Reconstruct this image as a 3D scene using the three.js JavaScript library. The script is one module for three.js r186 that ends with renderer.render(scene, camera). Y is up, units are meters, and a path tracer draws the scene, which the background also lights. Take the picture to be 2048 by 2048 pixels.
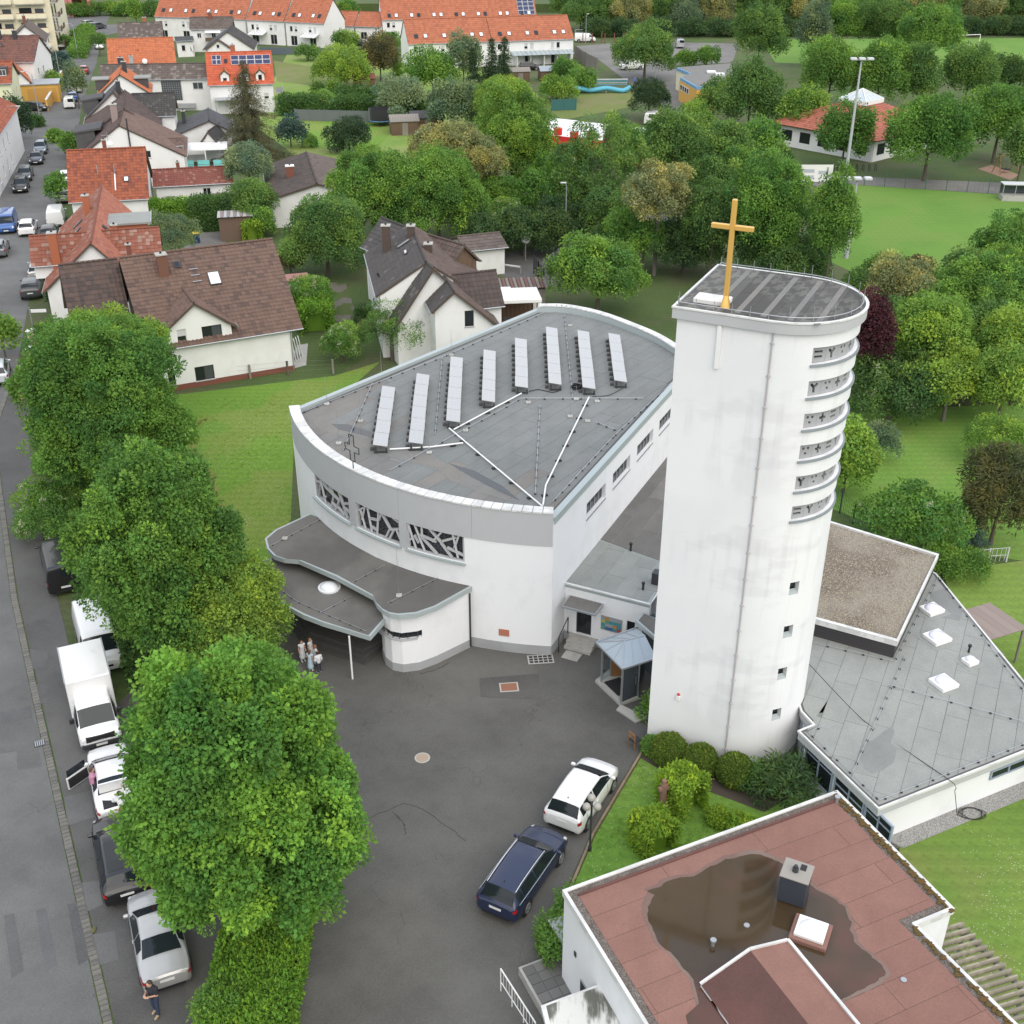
import*as THREE from 'three';
import { mergeGeometries,toCreasedNormals } from 'three/addons/utils/BufferGeometryUtils.js';
import { Brush,Evaluator,SUBTRACTION } from 'three-bvh-csg';
import { MarchingCubes } from 'three/addons/objects/MarchingCubes.js';

// ---------- camera, sky, sun, exposure ----------
const scene=new THREE.Scene();
const camera=new THREE.PerspectiveCamera(47.63,1,0.5,2500);
camera.position.set(0,36,0);
camera.rotation.set(-29*Math.PI/180,0,0);
const renderer=new THREE.WebGLRenderer({ antialias: true });
renderer.setSize(1024,1024);
renderer.toneMapping=THREE.LinearToneMapping;
renderer.toneMappingExposure=1.42;
renderer.shadowMap.enabled=true;
const SKY_LEVEL=1.0;
const sun=new THREE.DirectionalLight(0xfff3e2,1.5);
sun.position.set(55,130,45);
sun.target.position.set(0,0,-70);
sun.castShadow=true;
sun.shadow.radius=110;
sun.shadow.mapSize.set(4096,4096);
Object.assign(sun.shadow.camera,{ left: -180,right: 180,top: 220,bottom: -220,near: 1,far: 500 });
scene.add(sun,sun.target);


// ---------- numbers ----------
function rng(seed) { let s=seed | 0; return ()=>{ s=(s + 0x6d2b79f5) | 0; let t=Math.imul(s ^ (s >>> 15),1 | s); t=(t + Math.imul(t ^ (t >>> 7),61 | t)) ^ t; return ((t ^ (t >>> 14)) >>> 0)/4294967296; }; }
const clamp=(x,a=0,b=1)=>Math.min(b,Math.max(a,x)),lerp=(a,b,t)=>a + (b - a)*t;
const sstep=(a,b,x)=>{ const t=clamp((x - a)/(b - a)); return t*t*(3 - 2*t); };
const hash=(x,y,s)=>{ let h=Math.imul(x,374761393) ^ Math.imul(y,668265263) ^ Math.imul(s,1274126177); h=Math.imul(h ^ (h >>> 13),1274126177); return ((h ^ (h >>> 16)) >>> 0)/4294967296; };
// value noise that repeats every `per` cells
function vnoise(x,y,per,s) {
const xi=Math.floor(x),yi=Math.floor(y),fx=x - xi,fy=y - yi,u=fx*fx*(3 - 2*fx),v=fy*fy*(3 - 2*fy);
const w=(a)=>((a % per) + per) % per;
const a=hash(w(xi),w(yi),s),b=hash(w(xi + 1),w(yi),s),c=hash(w(xi),w(yi + 1),s),d=hash(w(xi + 1),w(yi + 1),s);
return lerp(lerp(a,b,u),lerp(c,d,u),v);
}
function fbm(x,y,per,oct,s) { let t=0,a=.5,n=0; for (let i=0; i < oct; i++) { t += a*vnoise(x,y,per,s + i*17); n += a; x *= 2; y *= 2; per *= 2; a *= .5; } return t/n; }
// a bank of repeating noise, looked up by every texture
const BANK=[3,6].map((oct,b)=>{ const a=new Float32Array(512*512); let lo=9,hi=-9; for (let i=0; i < a.length; i++) { const q=fbm((i % 512)/128,Math.floor(i/512)/128,4,oct,900 + b*50); a[i]=q; lo=Math.min(lo,q); hi=Math.max(hi,q); } return a; });
function fb(u,v,kx,ky,oct,s) {
const a=BANK[oct > 3 ? 1 : 0],x=(u*kx + hash(s,1,5))*512,y=(v*ky + hash(s,2,5))*512,xi=Math.floor(x),yi=Math.floor(y),fx=x - xi,fy=y - yi,x0=xi & 511,x1=(xi + 1) & 511,y0=(yi & 511) << 9,y1=((yi + 1) & 511) << 9;
return lerp(lerp(a[y0 + x0],a[y0 + x1],fx),lerp(a[y1 + x0],a[y1 + x1],fx),fy);
}
const toS=(c)=>c <= .0031308 ? c*12.92 : 1.055*Math.pow(c,1/2.4) - .055;

// ---------- textures: 1 uv unit is 1 metre ----------
const SRGB=new Uint8Array(4097).map((_,i)=>255*toS(i/4096) + .5);
function tex(px,metres,fn,srgb=true) {
const d=new Uint8Array(px*px*4);
for (let y=0; y < px; y++) for (let x=0; x < px; x++) {
const c=fn(x/px,y/px),o=(y*px + x)*4;
for (let k=0; k < 3; k++) { const q=Array.isArray(c) ? c[k] : c; d[o + k]=srgb ? SRGB[clamp(q)*4096 | 0] : 255*clamp(q); }
d[o + 3]=255;
}
const t=new THREE.DataTexture(d,px,px);
t.wrapS=t.wrapT=THREE.RepeatWrapping; t.magFilter=THREE.LinearFilter; t.minFilter=THREE.LinearMipmapLinearFilter; t.generateMipmaps=true;
if (srgb) t.colorSpace=THREE.SRGBColorSpace;
t.repeat.set(1/metres,1/metres); t.needsUpdate=true;
return t;
}
const tint=(c,k)=>[c[0]*k,c[1]*k,c[2]*k];
const mixc=(a,b,t)=>[lerp(a[0],b[0],t),lerp(a[1],b[1],t),lerp(a[2],b[2],t)];
function std(o) { return new THREE.MeshStandardMaterial(o); }
const lin=(r,g,b)=>new THREE.Color().setRGB(r,g,b);
function flat(r,g,b,rough=.7,extra={}) { return std({ color: lin(r,g,b),roughness: rough,...extra }); }

// ---------- sky: bright broken overcast with a few bluish gaps ----------
{
const W=1024,Hh=512,d=new Float32Array(W*Hh*4);
for (let y=0; y < Hh; y++) for (let x=0; x < W; x++) {
const up=((y + .5)/Hh - .5)*Math.PI,o=(y*W + x)*4,az=(x/W)*Math.PI*2,sy=Math.sin(up);
const k=1/(Math.max(sy,0) + .22),px=Math.cos(up)*Math.cos(az)*k*2.2 + 40,py=Math.cos(up)*Math.sin(az)*k*2.2 + 40;
const n=fbm(px,py,256,6,5),m=fbm(px*.5 + 9,py*.5,256,3,31);
const gap=sstep(.50,.36,n*.7 + m*.3),body=lerp(.72,1.22,fbm(px*1.6,py*1.6,256,5,77));
let c=mixc([1.04*body,1.05*body,1.08*body],[.46,.60,.86],gap*.75);
if (sy < .12) c=mixc(c,[.92,.95,.98],sstep(.12,0,sy));
if (sy < 0) c=mixc([.92,.95,.98],[.3,.31,.28],sstep(0,-.06,sy));
for (let q=0; q < 3; q++) d[o + q]=c[q]*SKY_LEVEL;
d[o + 3]=1;
}
const t=new THREE.DataTexture(d,W,Hh,THREE.RGBAFormat,THREE.FloatType);
t.mapping=THREE.EquirectangularReflectionMapping; t.magFilter=THREE.LinearFilter; t.wrapS=THREE.RepeatWrapping; t.needsUpdate=true;
scene.background=t; scene.environment=t;
}

// ---------- geometry helpers ----------
const V3=(x,y,z)=>new THREE.Vector3(x,y,z);
function plain(g,color) {             // non-indexed with position, normal, uv in metres (and colour)
g=g.index ? g.toNonIndexed() : g;
for (const k of Object.keys(g.attributes)) if (!['position','normal','color'].includes(k)) g.deleteAttribute(k);
if (!g.attributes.normal) g.computeVertexNormals();
const p=g.attributes.position,uv=new Float32Array(p.count*2);
for (let i=0; i < p.count; i += 3) {
const ax=p.getX(i),ay=p.getY(i),az=p.getZ(i),bx_=p.getX(i + 1) - ax,by=p.getY(i + 1) - ay,bz=p.getZ(i + 1) - az,cx=p.getX(i + 2) - ax,cy=p.getY(i + 2) - ay,cz=p.getZ(i + 2) - az;
const nx=Math.abs(by*cz - bz*cy),ny=Math.abs(bz*cx - bx_*cz),nz=Math.abs(bx_*cy - by*cx);
for (let k=0; k < 3; k++) {
const x=p.getX(i + k),y=p.getY(i + k),z=p.getZ(i + k);
if (ny >= nx && ny >= nz) { uv[(i + k)*2]=x; uv[(i + k)*2 + 1]=-z; } else if (nx >= nz) { uv[(i + k)*2]=z; uv[(i + k)*2 + 1]=y; } else { uv[(i + k)*2]=x; uv[(i + k)*2 + 1]=y; }
}
}
g.setAttribute('uv',new THREE.BufferAttribute(uv,2));
if (color && !g.attributes.color) { const c=new Float32Array(p.count*3); for (let i=0; i < p.count; i++) c.set(color,i*3); g.setAttribute('color',new THREE.BufferAttribute(c,3)); }
return g;
}
const merge=(list)=>list.length === 1 ? plain(list[0]) : mergeGeometries(list.map((g)=>plain(g)));
function bx(x,y,z,w,h,d,ry=0) { const g=new THREE.BoxGeometry(w,h,d); if (ry) g.rotateY(ry); return g.translate(x,y,z); }
// box with chamfered edges (44 triangles)
function cbx(x,y,z,w,h,d,c=.01,ry=0) {
const s=new THREE.Shape(); const a=w/2,b=d/2;
s.moveTo(-a + c,-b); s.lineTo(a - c,-b); s.lineTo(a,-b + c); s.lineTo(a,b - c); s.lineTo(a - c,b); s.lineTo(-a + c,b); s.lineTo(-a,b - c); s.lineTo(-a,-b + c); s.closePath();
const g=new THREE.ExtrudeGeometry(s,{ depth: h - 2*c,bevelEnabled: true,bevelThickness: c,bevelSize: c,bevelOffset: -c,bevelSegments: 1 });
g.translate(0,0,-h/2 + c); g.rotateX(-Math.PI/2); if (ry) g.rotateY(ry);
return g.translate(x,y,z);
}
function cyl(x,y,z,r,h,seg=12,r2=r) { return new THREE.CylinderGeometry(r2,r,h,seg).translate(x,y + h/2,z); }
function rod(a,b,r,seg=6,r2=r) {
const d=b.clone().sub(a),g=new THREE.CylinderGeometry(r2,r,d.length(),seg);
g.applyQuaternion(new THREE.Quaternion().setFromUnitVectors(V3(0,1,0),d.clone().normalize()));
return g.translate((a.x + b.x)/2,(a.y + b.y)/2,(a.z + b.z)/2);
}
function bar(a,b,w,h) {            // square bar between two points, h is the upright side
const d=b.clone().sub(a),L=d.length(),m=new THREE.Matrix4(),x=d.clone().normalize(),z=V3().crossVectors(x,Math.abs(x.y) > .9 ? V3(1,0,0) : V3(0,1,0)).normalize(),y=V3().crossVectors(z,x);
m.makeBasis(x,y,z).setPosition(a.clone().add(b).multiplyScalar(.5));
return new THREE.BoxGeometry(L,h,w).applyMatrix4(m);
}
function tube(pts,r,seg=6,n=0,closed=false) { return new THREE.TubeGeometry(new THREE.CatmullRomCurve3(pts,closed,'catmullrom',.3),n || pts.length*4,r,seg,closed); }
function shapeOf(pts,holes=[]) {
const s=new THREE.Shape(pts.map(([x,y])=>new THREE.Vector2(x,y)));
for (const h of holes) s.holes.push(new THREE.Path(h.map(([x,y])=>new THREE.Vector2(x,y))));
return s;
}
// upright prism over a plan outline [x, z] from y0 to y1
function prism(pts,y0,y1,holes=[]) {
const g=new THREE.ExtrudeGeometry(shapeOf(pts.map(([x,z])=>[x,-z]),holes.map((h)=>h.map(([x,z])=>[x,-z]))),{ depth: y1 - y0,bevelEnabled: false });
return g.rotateX(-Math.PI/2).translate(0,y0,0);
}
function sheet(pts,y) { return new THREE.ShapeGeometry(shapeOf(pts.map(([x,z])=>[x,-z]))).rotateX(-Math.PI/2).translate(0,y,0); }
// plate: outline in a plane's (u, v) axes, thickness t towards -n
function plate(o,u,v,pts,t,holes=[]) {
const n=V3().crossVectors(u,v).normalize(),g=new THREE.ExtrudeGeometry(shapeOf(pts,holes),{ depth: t,bevelEnabled: false });
g.translate(0,0,-t);
return g.applyMatrix4(new THREE.Matrix4().makeBasis(u,v,n).setPosition(o));
}
function clipRect(poly,x0,y0,x1,y1) {     // polygon cut by a rectangle
const cut=(P,inside,cross)=>{ const r=[]; P.forEach((a,i)=>{ const b=P[(i + 1) % P.length],A=inside(a),Bn=inside(b); if (A) r.push(a); if (A !== Bn) r.push(cross(a,b)); }); return r; };
const cx=(X)=>(a,b)=>[X,a[1] + (b[1] - a[1])*(X - a[0])/(b[0] - a[0])],cy=(Y)=>(a,b)=>[a[0] + (b[0] - a[0])*(Y - a[1])/(b[1] - a[1]),Y];
let P=cut(poly,(p)=>p[0] >= x0,cx(x0)); P=cut(P,(p)=>p[0] <= x1,cx(x1)); P=cut(P,(p)=>p[1] >= y0,cy(y0)); return cut(P,(p)=>p[1] <= y1,cy(y1));
}
const area=(P)=>Math.abs(P.reduce((s,a,i)=>{ const b=P[(i + 1) % P.length]; return s + a[0]*b[1] - a[1]*b[0]; },0))/2;
const inPoly=(P,x,y)=>{ let c=false; for (let i=0,j=P.length - 1; i < P.length; j=i++) if ((P[i][1] > y) !== (P[j][1] > y) && x < (P[j][0] - P[i][0])*(y - P[i][1])/(P[j][1] - P[i][1]) + P[i][0]) c=!c; return c; };

function wallLine(pts,t,y0,y1) {           // a wall along a polyline, thickness t to its right
const off=pts.map((p,i)=>{ const a=pts[Math.max(0,i - 1)],b=pts[Math.min(pts.length - 1,i + 1)],L=Math.hypot(b[0] - a[0],b[1] - a[1]); return [p[0] - (b[1] - a[1])/L*t,p[1] + (b[0] - a[0])/L*t]; });
return prism([...pts,...off.reverse()],y0,y1);
}
function insetPoly(Q,d) {                  // outline moved inwards by d
const sg=Q.reduce((s,a,i)=>{ const b=Q[(i + 1) % Q.length]; return s + a[0]*b[1] - a[1]*b[0]; },0) > 0 ? -d : d;
return Q.map((p,i)=>{ const a=Q[(i + Q.length - 1) % Q.length],b=Q[(i + 1) % Q.length],e1=[p[0] - a[0],p[1] - a[1]],e2=[b[0] - p[0],b[1] - p[1]],l1=Math.hypot(...e1),l2=Math.hypot(...e2),n1=[e1[1]/l1,-e1[0]/l1],n2=[e2[1]/l2,-e2[0]/l2],s=1 + n1[0]*n2[0] + n1[1]*n2[1]; return [p[0] + (n1[0] + n2[0])*sg/Math.max(s,.4),p[1] + (n1[1] + n2[1])*sg/Math.max(s,.4)]; });
}
// ---------- objects ----------
const taken={};
function numbered(n) { const k=taken[n]=(taken[n] ?? -1) + 1; return k ? `${n}_${String(k).padStart(3, '0')}` : n; }
function tag(o,label,category,group,kind) { if (label) o.userData.label=label; if (category) o.userData.category=category; if (group) o.userData.group=group; if (kind) o.userData.kind=kind; return o; }
function thing(name,label,category,[x,y,z]=[0,0,0],turn=0,group) {
const o=new THREE.Group(); o.name=numbered(name); o.position.set(x,y,z); o.rotation.y=turn; scene.add(o);
return tag(o,label,category,group);
}
function part(parent,name,geo,mat,kind) {
const m=new THREE.Mesh(Array.isArray(geo) ? merge(geo) : geo.attributes.uv && !geo.index && geo.userData.ready ? geo : plain(geo),mat);
if (parent._off) { if (!m.geometry.userData.ready) m.geometry.translate(-parent._off.x,-parent._off.y,-parent._off.z); m._off=parent._off; }
m.name=name; m.castShadow=m.receiveShadow=true; parent.add(m);
if (kind) m.userData.kind=kind;
return m;
}
// a thing whose parts are written in world coordinates
function place(name,label,category,x,z,group,y=0) { const o=thing(name,label,category,[x,y,z],0,group); o._off=V3(x,y,z); return o; }
function solo(name,label,category,geo,mat,group) { const m=part(scene,numbered(name),geo,mat); return tag(m,label,category,group); }
function struct(name,geo,mat) { const m=part(scene,numbered(name),geo,mat); m.userData.kind='structure'; return m; }
function dup(o,[x,y,z],turn,label,group) { const c=o.clone(); c.name=numbered(o.name.replace(/_\d{3}$/,'')); c.position.set(x,y,z); c.rotation.y=turn; c.userData={ ...o.userData }; if (label) c.userData.label=label; if (group) c.userData.group=group; scene.add(c); return c; }

// ---------- materials ----------
const grain=(u,v,px,s)=>hash(Math.floor(u*px),Math.floor(v*px),s);
function asphaltTex(base,seed,metres=24) {
return tex(1024,metres,(u,v)=>{
const a=fb(u,v,2,2,5,seed),b=fb(u,v,10,10,3,seed + 9),gr=grain(u,v,1024,seed);
const wear=sstep(.56,.72,fb(u,v,1,1,4,seed + 40));
let k=.68 + .48*a + .2*(b - .5) + .34*(gr - .5) + .12*wear;
const cr=Math.abs(fb(u,v,1,1,4,seed + 70) - .5); if (cr < .0016) k *= .80;
return tint(base,k);
});
}
const bumpGrain=tex(512,2,(u,v)=>.5*grain(u,v,512,3) + .5*fb(u,v,15,15,2,8),false);
function asphalt(base,seed) { return std({ map: asphaltTex(base,seed),bumpMap: bumpGrain,bumpScale: .006,roughness: .93 }); }
const M={};
M.road=asphalt([.128,.128,.125],11);
M.roadDark=asphalt([.098,.096,.092],12);
M.lot=asphalt([.104,.101,.092],13);
M.path=asphalt([.17,.163,.153],14);
function grassTex(a,b,dry,seed,daisies,metres=16) {
return tex(1024,metres,(u,v)=>{
const n=fb(u,v,1,1,5,seed),f=fb(u,v,22,22,2,seed + 5),gr=grain(u,v,1024,seed),d=sstep(.55,.75,fb(u,v,1,1,5,seed + 21));
let c=mixc(a,b,clamp(n*1.5 - .25)); c=mixc(c,dry,d*.6);
c=tint(c,.62 + .42*f + .36*gr);
if (daisies && hash(Math.floor(u*512),Math.floor(v*512),seed + 2) > 1 - daisies*sstep(.4,.62,fb(u,v,1,1,4,seed + 60))) c=[.62,.62,.55];
return c;
});
}
const bumpGrass=tex(512,3,(u,v)=>.6*fb(u,v,12,12,3,41) + .4*grain(u,v,512,7),false);
function grass(a,b,dry,seed,daisies=0) { return std({ map: grassTex(a,b,dry,seed,daisies),bumpMap: bumpGrass,bumpScale: .05,roughness: 1 }); }
M.lawn=grass([.112,.232,.022],[.150,.270,.028],[.21,.25,.05],21,.012);
M.lawnDaisy=grass([.125,.225,.032],[.170,.265,.042],[.21,.23,.06],22,.018);
M.lawnDeep=grass([.125,.260,.034],[.165,.300,.044],[.19,.28,.055],23,.006);
M.garden=grass([.140,.240,.038],[.200,.300,.052],[.25,.26,.10],24);
M.field=grass([.105,.222,.028],[.130,.255,.034],[.15,.245,.042],25);
M.rough=grass([.050,.088,.022],[.082,.125,.032],[.10,.10,.05],26);
M.meadow=grass([.12,.165,.035],[.16,.19,.05],[.20,.18,.08],27);
M.dirt=std({ map: tex(512,10,(u,v)=>{ const n=fb(u,v,2,2,5,51),gr=grain(u,v,512,2); return mixc(tint([.16,.145,.12],.7 + .5*gr),[.08,.11,.03],sstep(.55,.7,n)); }),roughness: 1 });
M.gravel=std({ map: tex(512,4,(u,v)=>{ const k=hash(Math.floor(u*128),Math.floor(v*128),4); return tint([.40,.39,.37],.45 + .75*k); }),bumpMap: bumpGrain,bumpScale: .03,roughness: 1 });
M.soil=flat(.075,.06,.045,1);
// painted render: pale with faint patches of grime that have their own outlines
function plasterTex(base,grime,seed,amount,metres=10) {
return tex(512,metres,(u,v)=>{
const n=fb(u,v,1,1,5,seed),st=fb(u,v,5,4,4,seed + 7),gr=grain(u,v,512,seed),m=sstep(.56,.78,n*.55 + st*.45)*amount;
return tint(mixc(base,grime,m),.96 + .05*gr);
});
}
M.white=std({ map: plasterTex([.80,.81,.82],[.62,.63,.63],61,.25),roughness: .88 });
M.towerWhite=std({ map: tex(1024,12,(u,v)=>{
const n=fb(u,v,1,2,6,71),s2=fb(u,v,2,6,5,75),wisp=sstep(.60,.74,n*.5 + s2*.5),blot=sstep(.5,.8,fb(u,v,1,1,5,78)),gr=grain(u,v,1024,5);
return tint(mixc(mixc([.79,.80,.81],[.73,.74,.755],blot*.6),[.60,.60,.62],wisp*.35 + .28*sstep(.55,.8,fb(u,v,11,1,5,79))*sstep(.4,.7,fb(u,v,1,2,5,81))),.95 + .06*gr);
}),bumpMap: bumpGrain,bumpScale: .004,roughness: .92 });
M.houseWhite=std({ map: plasterTex([.79,.79,.78],[.66,.65,.62],62,.35),roughness: .9 });
M.cream=std({ map: plasterTex([.74,.68,.50],[.60,.54,.40],63,.4),roughness: .9 });
M.paleYellow=std({ map: plasterTex([.72,.73,.50],[.6,.6,.45],64,.4),roughness: .9 });
M.ochre=flat(.62,.36,.08,.85);
M.greyBand=std({ map: plasterTex([.46,.47,.48],[.40,.41,.42],65,.3),roughness: .8 });
M.plinth=std({ map: plasterTex([.36,.37,.38],[.28,.28,.28],66,.5),roughness: .9 });
M.concrete=std({ map: plasterTex([.42,.41,.38],[.26,.25,.22],67,.45,6),roughness: .95 });
M.bluegrey=flat(.37,.42,.42,.5,{ metalness: .05 });
M.zinc=flat(.42,.44,.46,.42,{ metalness: .6 });
M.steel=flat(.5,.51,.52,.35,{ metalness: .75 });
M.darkSteel=flat(.06,.065,.07,.5,{ metalness: .4 });
M.black=flat(.018,.018,.019,.55);
M.rubber=flat(.02,.02,.021,.85);
M.whitePaint=flat(.78,.78,.77,.45);
M.coping=std({ map: tex(512,4,(u,v)=>{ const n=fb(u,v,2,2,4,91); return mixc([.70,.70,.68],[.44,.44,.42],sstep(.55,.75,n)*.5); }),roughness: .6,metalness: .1 });
M.gold=flat(.80,.48,.13,.34,{ metalness: .4 });
M.wood=flat(.30,.15,.06,.6);
M.woodGrey=std({ map: tex(512,4,(u,v)=>tint([.23,.21,.185],.6 + .7*fb(u,v,10,1,3,93)),true),roughness: .95 });
M.woodBrown=std({ map: tex(512,4,(u,v)=>tint([.13,.085,.055],.6 + .7*fb(u,v,10,1,3,94)),true),roughness: .9 });
M.brick=flat(.36,.12,.06,.9);
M.redBrown=flat(.20,.075,.05,.9);
M.glass=new THREE.MeshPhysicalMaterial({ color: lin(.018,.022,.026),roughness: .06,metalness: 0,specularIntensity: 1 });
M.glassGrey=new THREE.MeshPhysicalMaterial({ color: lin(.07,.08,.09),roughness: .08 });
M.blind=flat(.55,.56,.57,.7);
M.dome=new THREE.MeshPhysicalMaterial({ color: lin(.66,.66,.74),roughness: .18,clearcoat: .6 });
M.acrylic=new THREE.MeshPhysicalMaterial({ color: lin(.75,.76,.77),roughness: .2,clearcoat: .5 });
function bitumenTex(base,alt,seed,metres=12) {
return tex(512,metres,(u,v)=>{
const n=fb(u,v,1,1,5,seed),b=fb(u,v,6,6,4,seed + 4),gr=grain(u,v,512,seed);
const c=mixc(base,alt,sstep(.48,.7,n)*.7);
return tint(c,.78 + .2*b + .26*gr);
});
}
const bit=(base,alt,seed,rough=.9)=>std({ map: bitumenTex(base,alt,seed),bumpMap: bumpGrain,bumpScale: .004,roughness: rough });
M.bitBlue=bit([.168,.178,.172],[.188,.196,.190],101);
M.bitTan=bit([.188,.178,.162],[.168,.170,.164],102);
M.bitGreen=bit([.275,.286,.268],[.252,.264,.248],103);
M.bitDark=bit([.108,.103,.095],[.155,.148,.135],104);
M.bitBrown=bit([.135,.128,.118],[.17,.163,.15],105);
M.bitRed=bit([.232,.122,.096],[.210,.108,.085],106);
M.bitRedDark=bit([.125,.055,.045],[.085,.045,.038],107);
M.bitTower=std({ map: tex(1024,7,(u,v)=>{
const n=fb(u,v,1,1,6,111),li=sstep(.52,.66,fb(u,v,9,9,4,115))*sstep(.36,.6,n),gr=grain(u,v,1024,6);
return tint(mixc([.085,.083,.078],[.22,.22,.19],li*.42),.75 + .5*gr);
}),roughness: .95 });
M.seam=flat(.10,.10,.098,.85);
M.puddle=new THREE.MeshPhysicalMaterial({ map: tex(512,14,(u,v)=>{ const n=fb(u,v,1,1,5,121),m=fb(u,v,1,1,5,126); return tint(mixc([.095,.043,.028],[.044,.036,.017],sstep(.52,.72,m)*.75),.55 + .9*n); }),roughness: .06,specularIntensity: 1 });
M.puddleRim=std({ map: bitumenTex([.165,.105,.088],[.20,.15,.125],127),roughness: .95 });
M.moss=std({ map: tex(256,2,(u,v)=>mixc([.07,.075,.02],[.13,.06,.02],fb(u,v,5,5,3,131))),roughness: 1 });

// ---------- the ground ----------
struct('ground',[sheet([[-700,40],[700,40],[700,-1300],[-700,-1300]],0)],M.rough);
// streets: the near carriageway and, past the bend, the long street between the houses
struct('street',[sheet([[-10.5,-19],[-14.6,-27.3],[-21.8,-41.8],[-28.2,-54.7],[-32.7,-64.7],[-38.0,-76.5],[-41,-90],[-46.2,-107],[-48.5,-115.6],[-54.4,-136.7],[-60.6,-159],[-66.6,-183],[-76,-214.8],[-88,-260.8],[-101,-306.4],[-118,-372],[-131,-372],[-114,-313],[-103,-271.6],[-92,-230.4],[-82,-193],[-74,-163.4],[-66,-135],[-60,-112],[-60,-19]],.012)],M.road);
struct('side_street',[sheet([[-101,-306],[-99,-316],[-40,-333],[-41,-341],[-112,-330]],.008)],M.road);
struct('parking_lane',[sheet([[-9.9,-19],[-14.15,-27.3],[-21.35,-41.8],[-27.75,-54.7],[-32.3,-64.7],[-37.6,-76.5],[-40.4,-88],[-38.6,-92.5],[-36.2,-79],[-30,-64],[-19,-41],[-11,-27],[-9,-19]],.016)],M.roadDark);
struct('forecourt',[sheet([[-9.2,-20],[-12.5,-30],[-20,-44],[-15.4,-56],[-12,-57],[-3,-53],[2.2,-52],[8,-49.5],[6.4,-42.2],[5.9,-41.8],[3.4,-36.7],[2,-33],[.9,-31.6],[1.6,-30],[2.2,-20]],.008)],M.lot);
struct('car_park',[sheet([[18.54,-267.65],[23.16,-229.82],[31.07,-188.17],[33.18,-189.16],[31.34,-204.19],[31.28,-229.82],[34.48,-258.48],[46.88,-262.08],[53.38,-292.32],[29.38,-296.85],[14.62,-287.92]],.008)],M.path);
struct('lane',[sheet([[-2.2,-121.5],[2.6,-123.8],[8.5,-128.6],[18,-140],[22,-139],[14,-122],[7.9,-113],[4,-111],[-1,-114]],.010)],M.roadDark);
struct('drive',[sheet([[-19.65,-112.02],[-16.59,-112.02],[-14.78,-104.40],[-14.85,-99.47],[-16.48,-99.47]],.006)],M.dirt);
// lawns
struct('church_lawn',[sheet([[-26.45,-83.81],[-14.50,-87.70],[-10.99,-90.82],[-15.80,-76.27],[-14,-64],[-14.4,-56],[-17,-50],[-19,-50],[-28,-66],[-34,-79],[-34.5,-82]],.006)],M.lawn);
struct('tower_lawn',[sheet([[5.95,-41.4],[8.5,-40.6],[13,-39.2],[13.6,-37.6],[11.8,-33.5],[1.5,-29.5],[1.1,-31.6],[2.15,-32.8],[3.55,-36.5]],.030)],M.lawnDeep);
struct('soil_bed',[sheet([[5.95,-41.4],[6.5,-42.6],[9.8,-41.2],[12.6,-41.6],[13.1,-39.4],[11,-37.9],[8.4,-39.4],[7.0,-40.4]],.036)],M.soil);
struct('side_lawn',[prism([[16.2,-35.7],[23.2,-39.0],[40,-47],[46,-20],[14,-20],[13.8,-28]],-.05,.4)],M.lawnDaisy);
struct('gravel_strip',[prism([[15.6,-36.0],[30,-42.9],[30.3,-42.1],[16.25,-35.4]],.1,.412)],M.gravel);
struct('back_garden',[sheet([[20.51,-65.48],[22.50,-73.15],[24.56,-80.28],[39.48,-82.34],[70,-70],[60,-50],[25.30,-60.50]],.006)],M.lawnDeep);
struct('rear_garden',[sheet([[25.21,-57.74],[30.46,-58.97],[45,-44],[26,-42],[23.2,-43.4]],.010)],M.garden);
const pitch=[[39.54,-152.06],[43.5,-153.2],[62.9,-147.4],[110,-134],[110,-95],[43.43,-114.30],[35.18,-114.30],[33,-120]];
struct('sports_field',[sheet(pitch,.008)],M.field);
struct('field_path',[sheet([[37.34,-160.90],[44.56,-158.04],[54.29,-155.82],[110,-146],[110,-139],[62.80,-147.65],[43.38,-153.33],[39.54,-152.06],[37.06,-155.82]],.010)],M.path);
struct('far_field',[sheet([[56,-262],[60,-300],[200,-306],[200,-240],[110,-262],[90,-254]],.006)],M.field);
struct('allotment_lawn',[sheet([[-50,-275],[-8,-262],[-4,-240],[-2,-200],[-14,-165],[-30,-168],[-40,-190],[-44,-212]],.006)],M.garden);
struct('meadow',[sheet([[6.67,-205.34],[12.38,-221.54],[22.54,-225.61],[21.33,-210.09],[8.28,-197.49]],.012)],M.meadow);
struct('garden_strip',[sheet([[-51.18,-264.74],[-24.63,-241.30],[-22.85,-222.39],[-45.46,-236.84]],.012)],M.meadow);
struct('garden_strip',[sheet([[-42.92,-224.35],[-24.56,-226.35],[-23.74,-214.84],[-40.92,-214.84]],.014)],M.lawn);
struct('garden_strip',[sheet([[-35.29,-197.87],[-18.35,-193.25],[-19.73,-177.85],[-32.49,-174.03]],.012)],M.lawn);
struct('railway_bank',[prism([[-400,-372],[400,-350],[400,-420],[-400,-440]],-1,2.2)],M.rough);
struct('gutter_bed',[wallLine([[-10.75,-19],[-14.9,-27.3],[-22.1,-41.8],[-28.5,-54.7],[-33.0,-64.7],[-38.3,-76.5],[-41.1,-88]],-1.1,-.02,.006)],M.roadDark);
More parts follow.
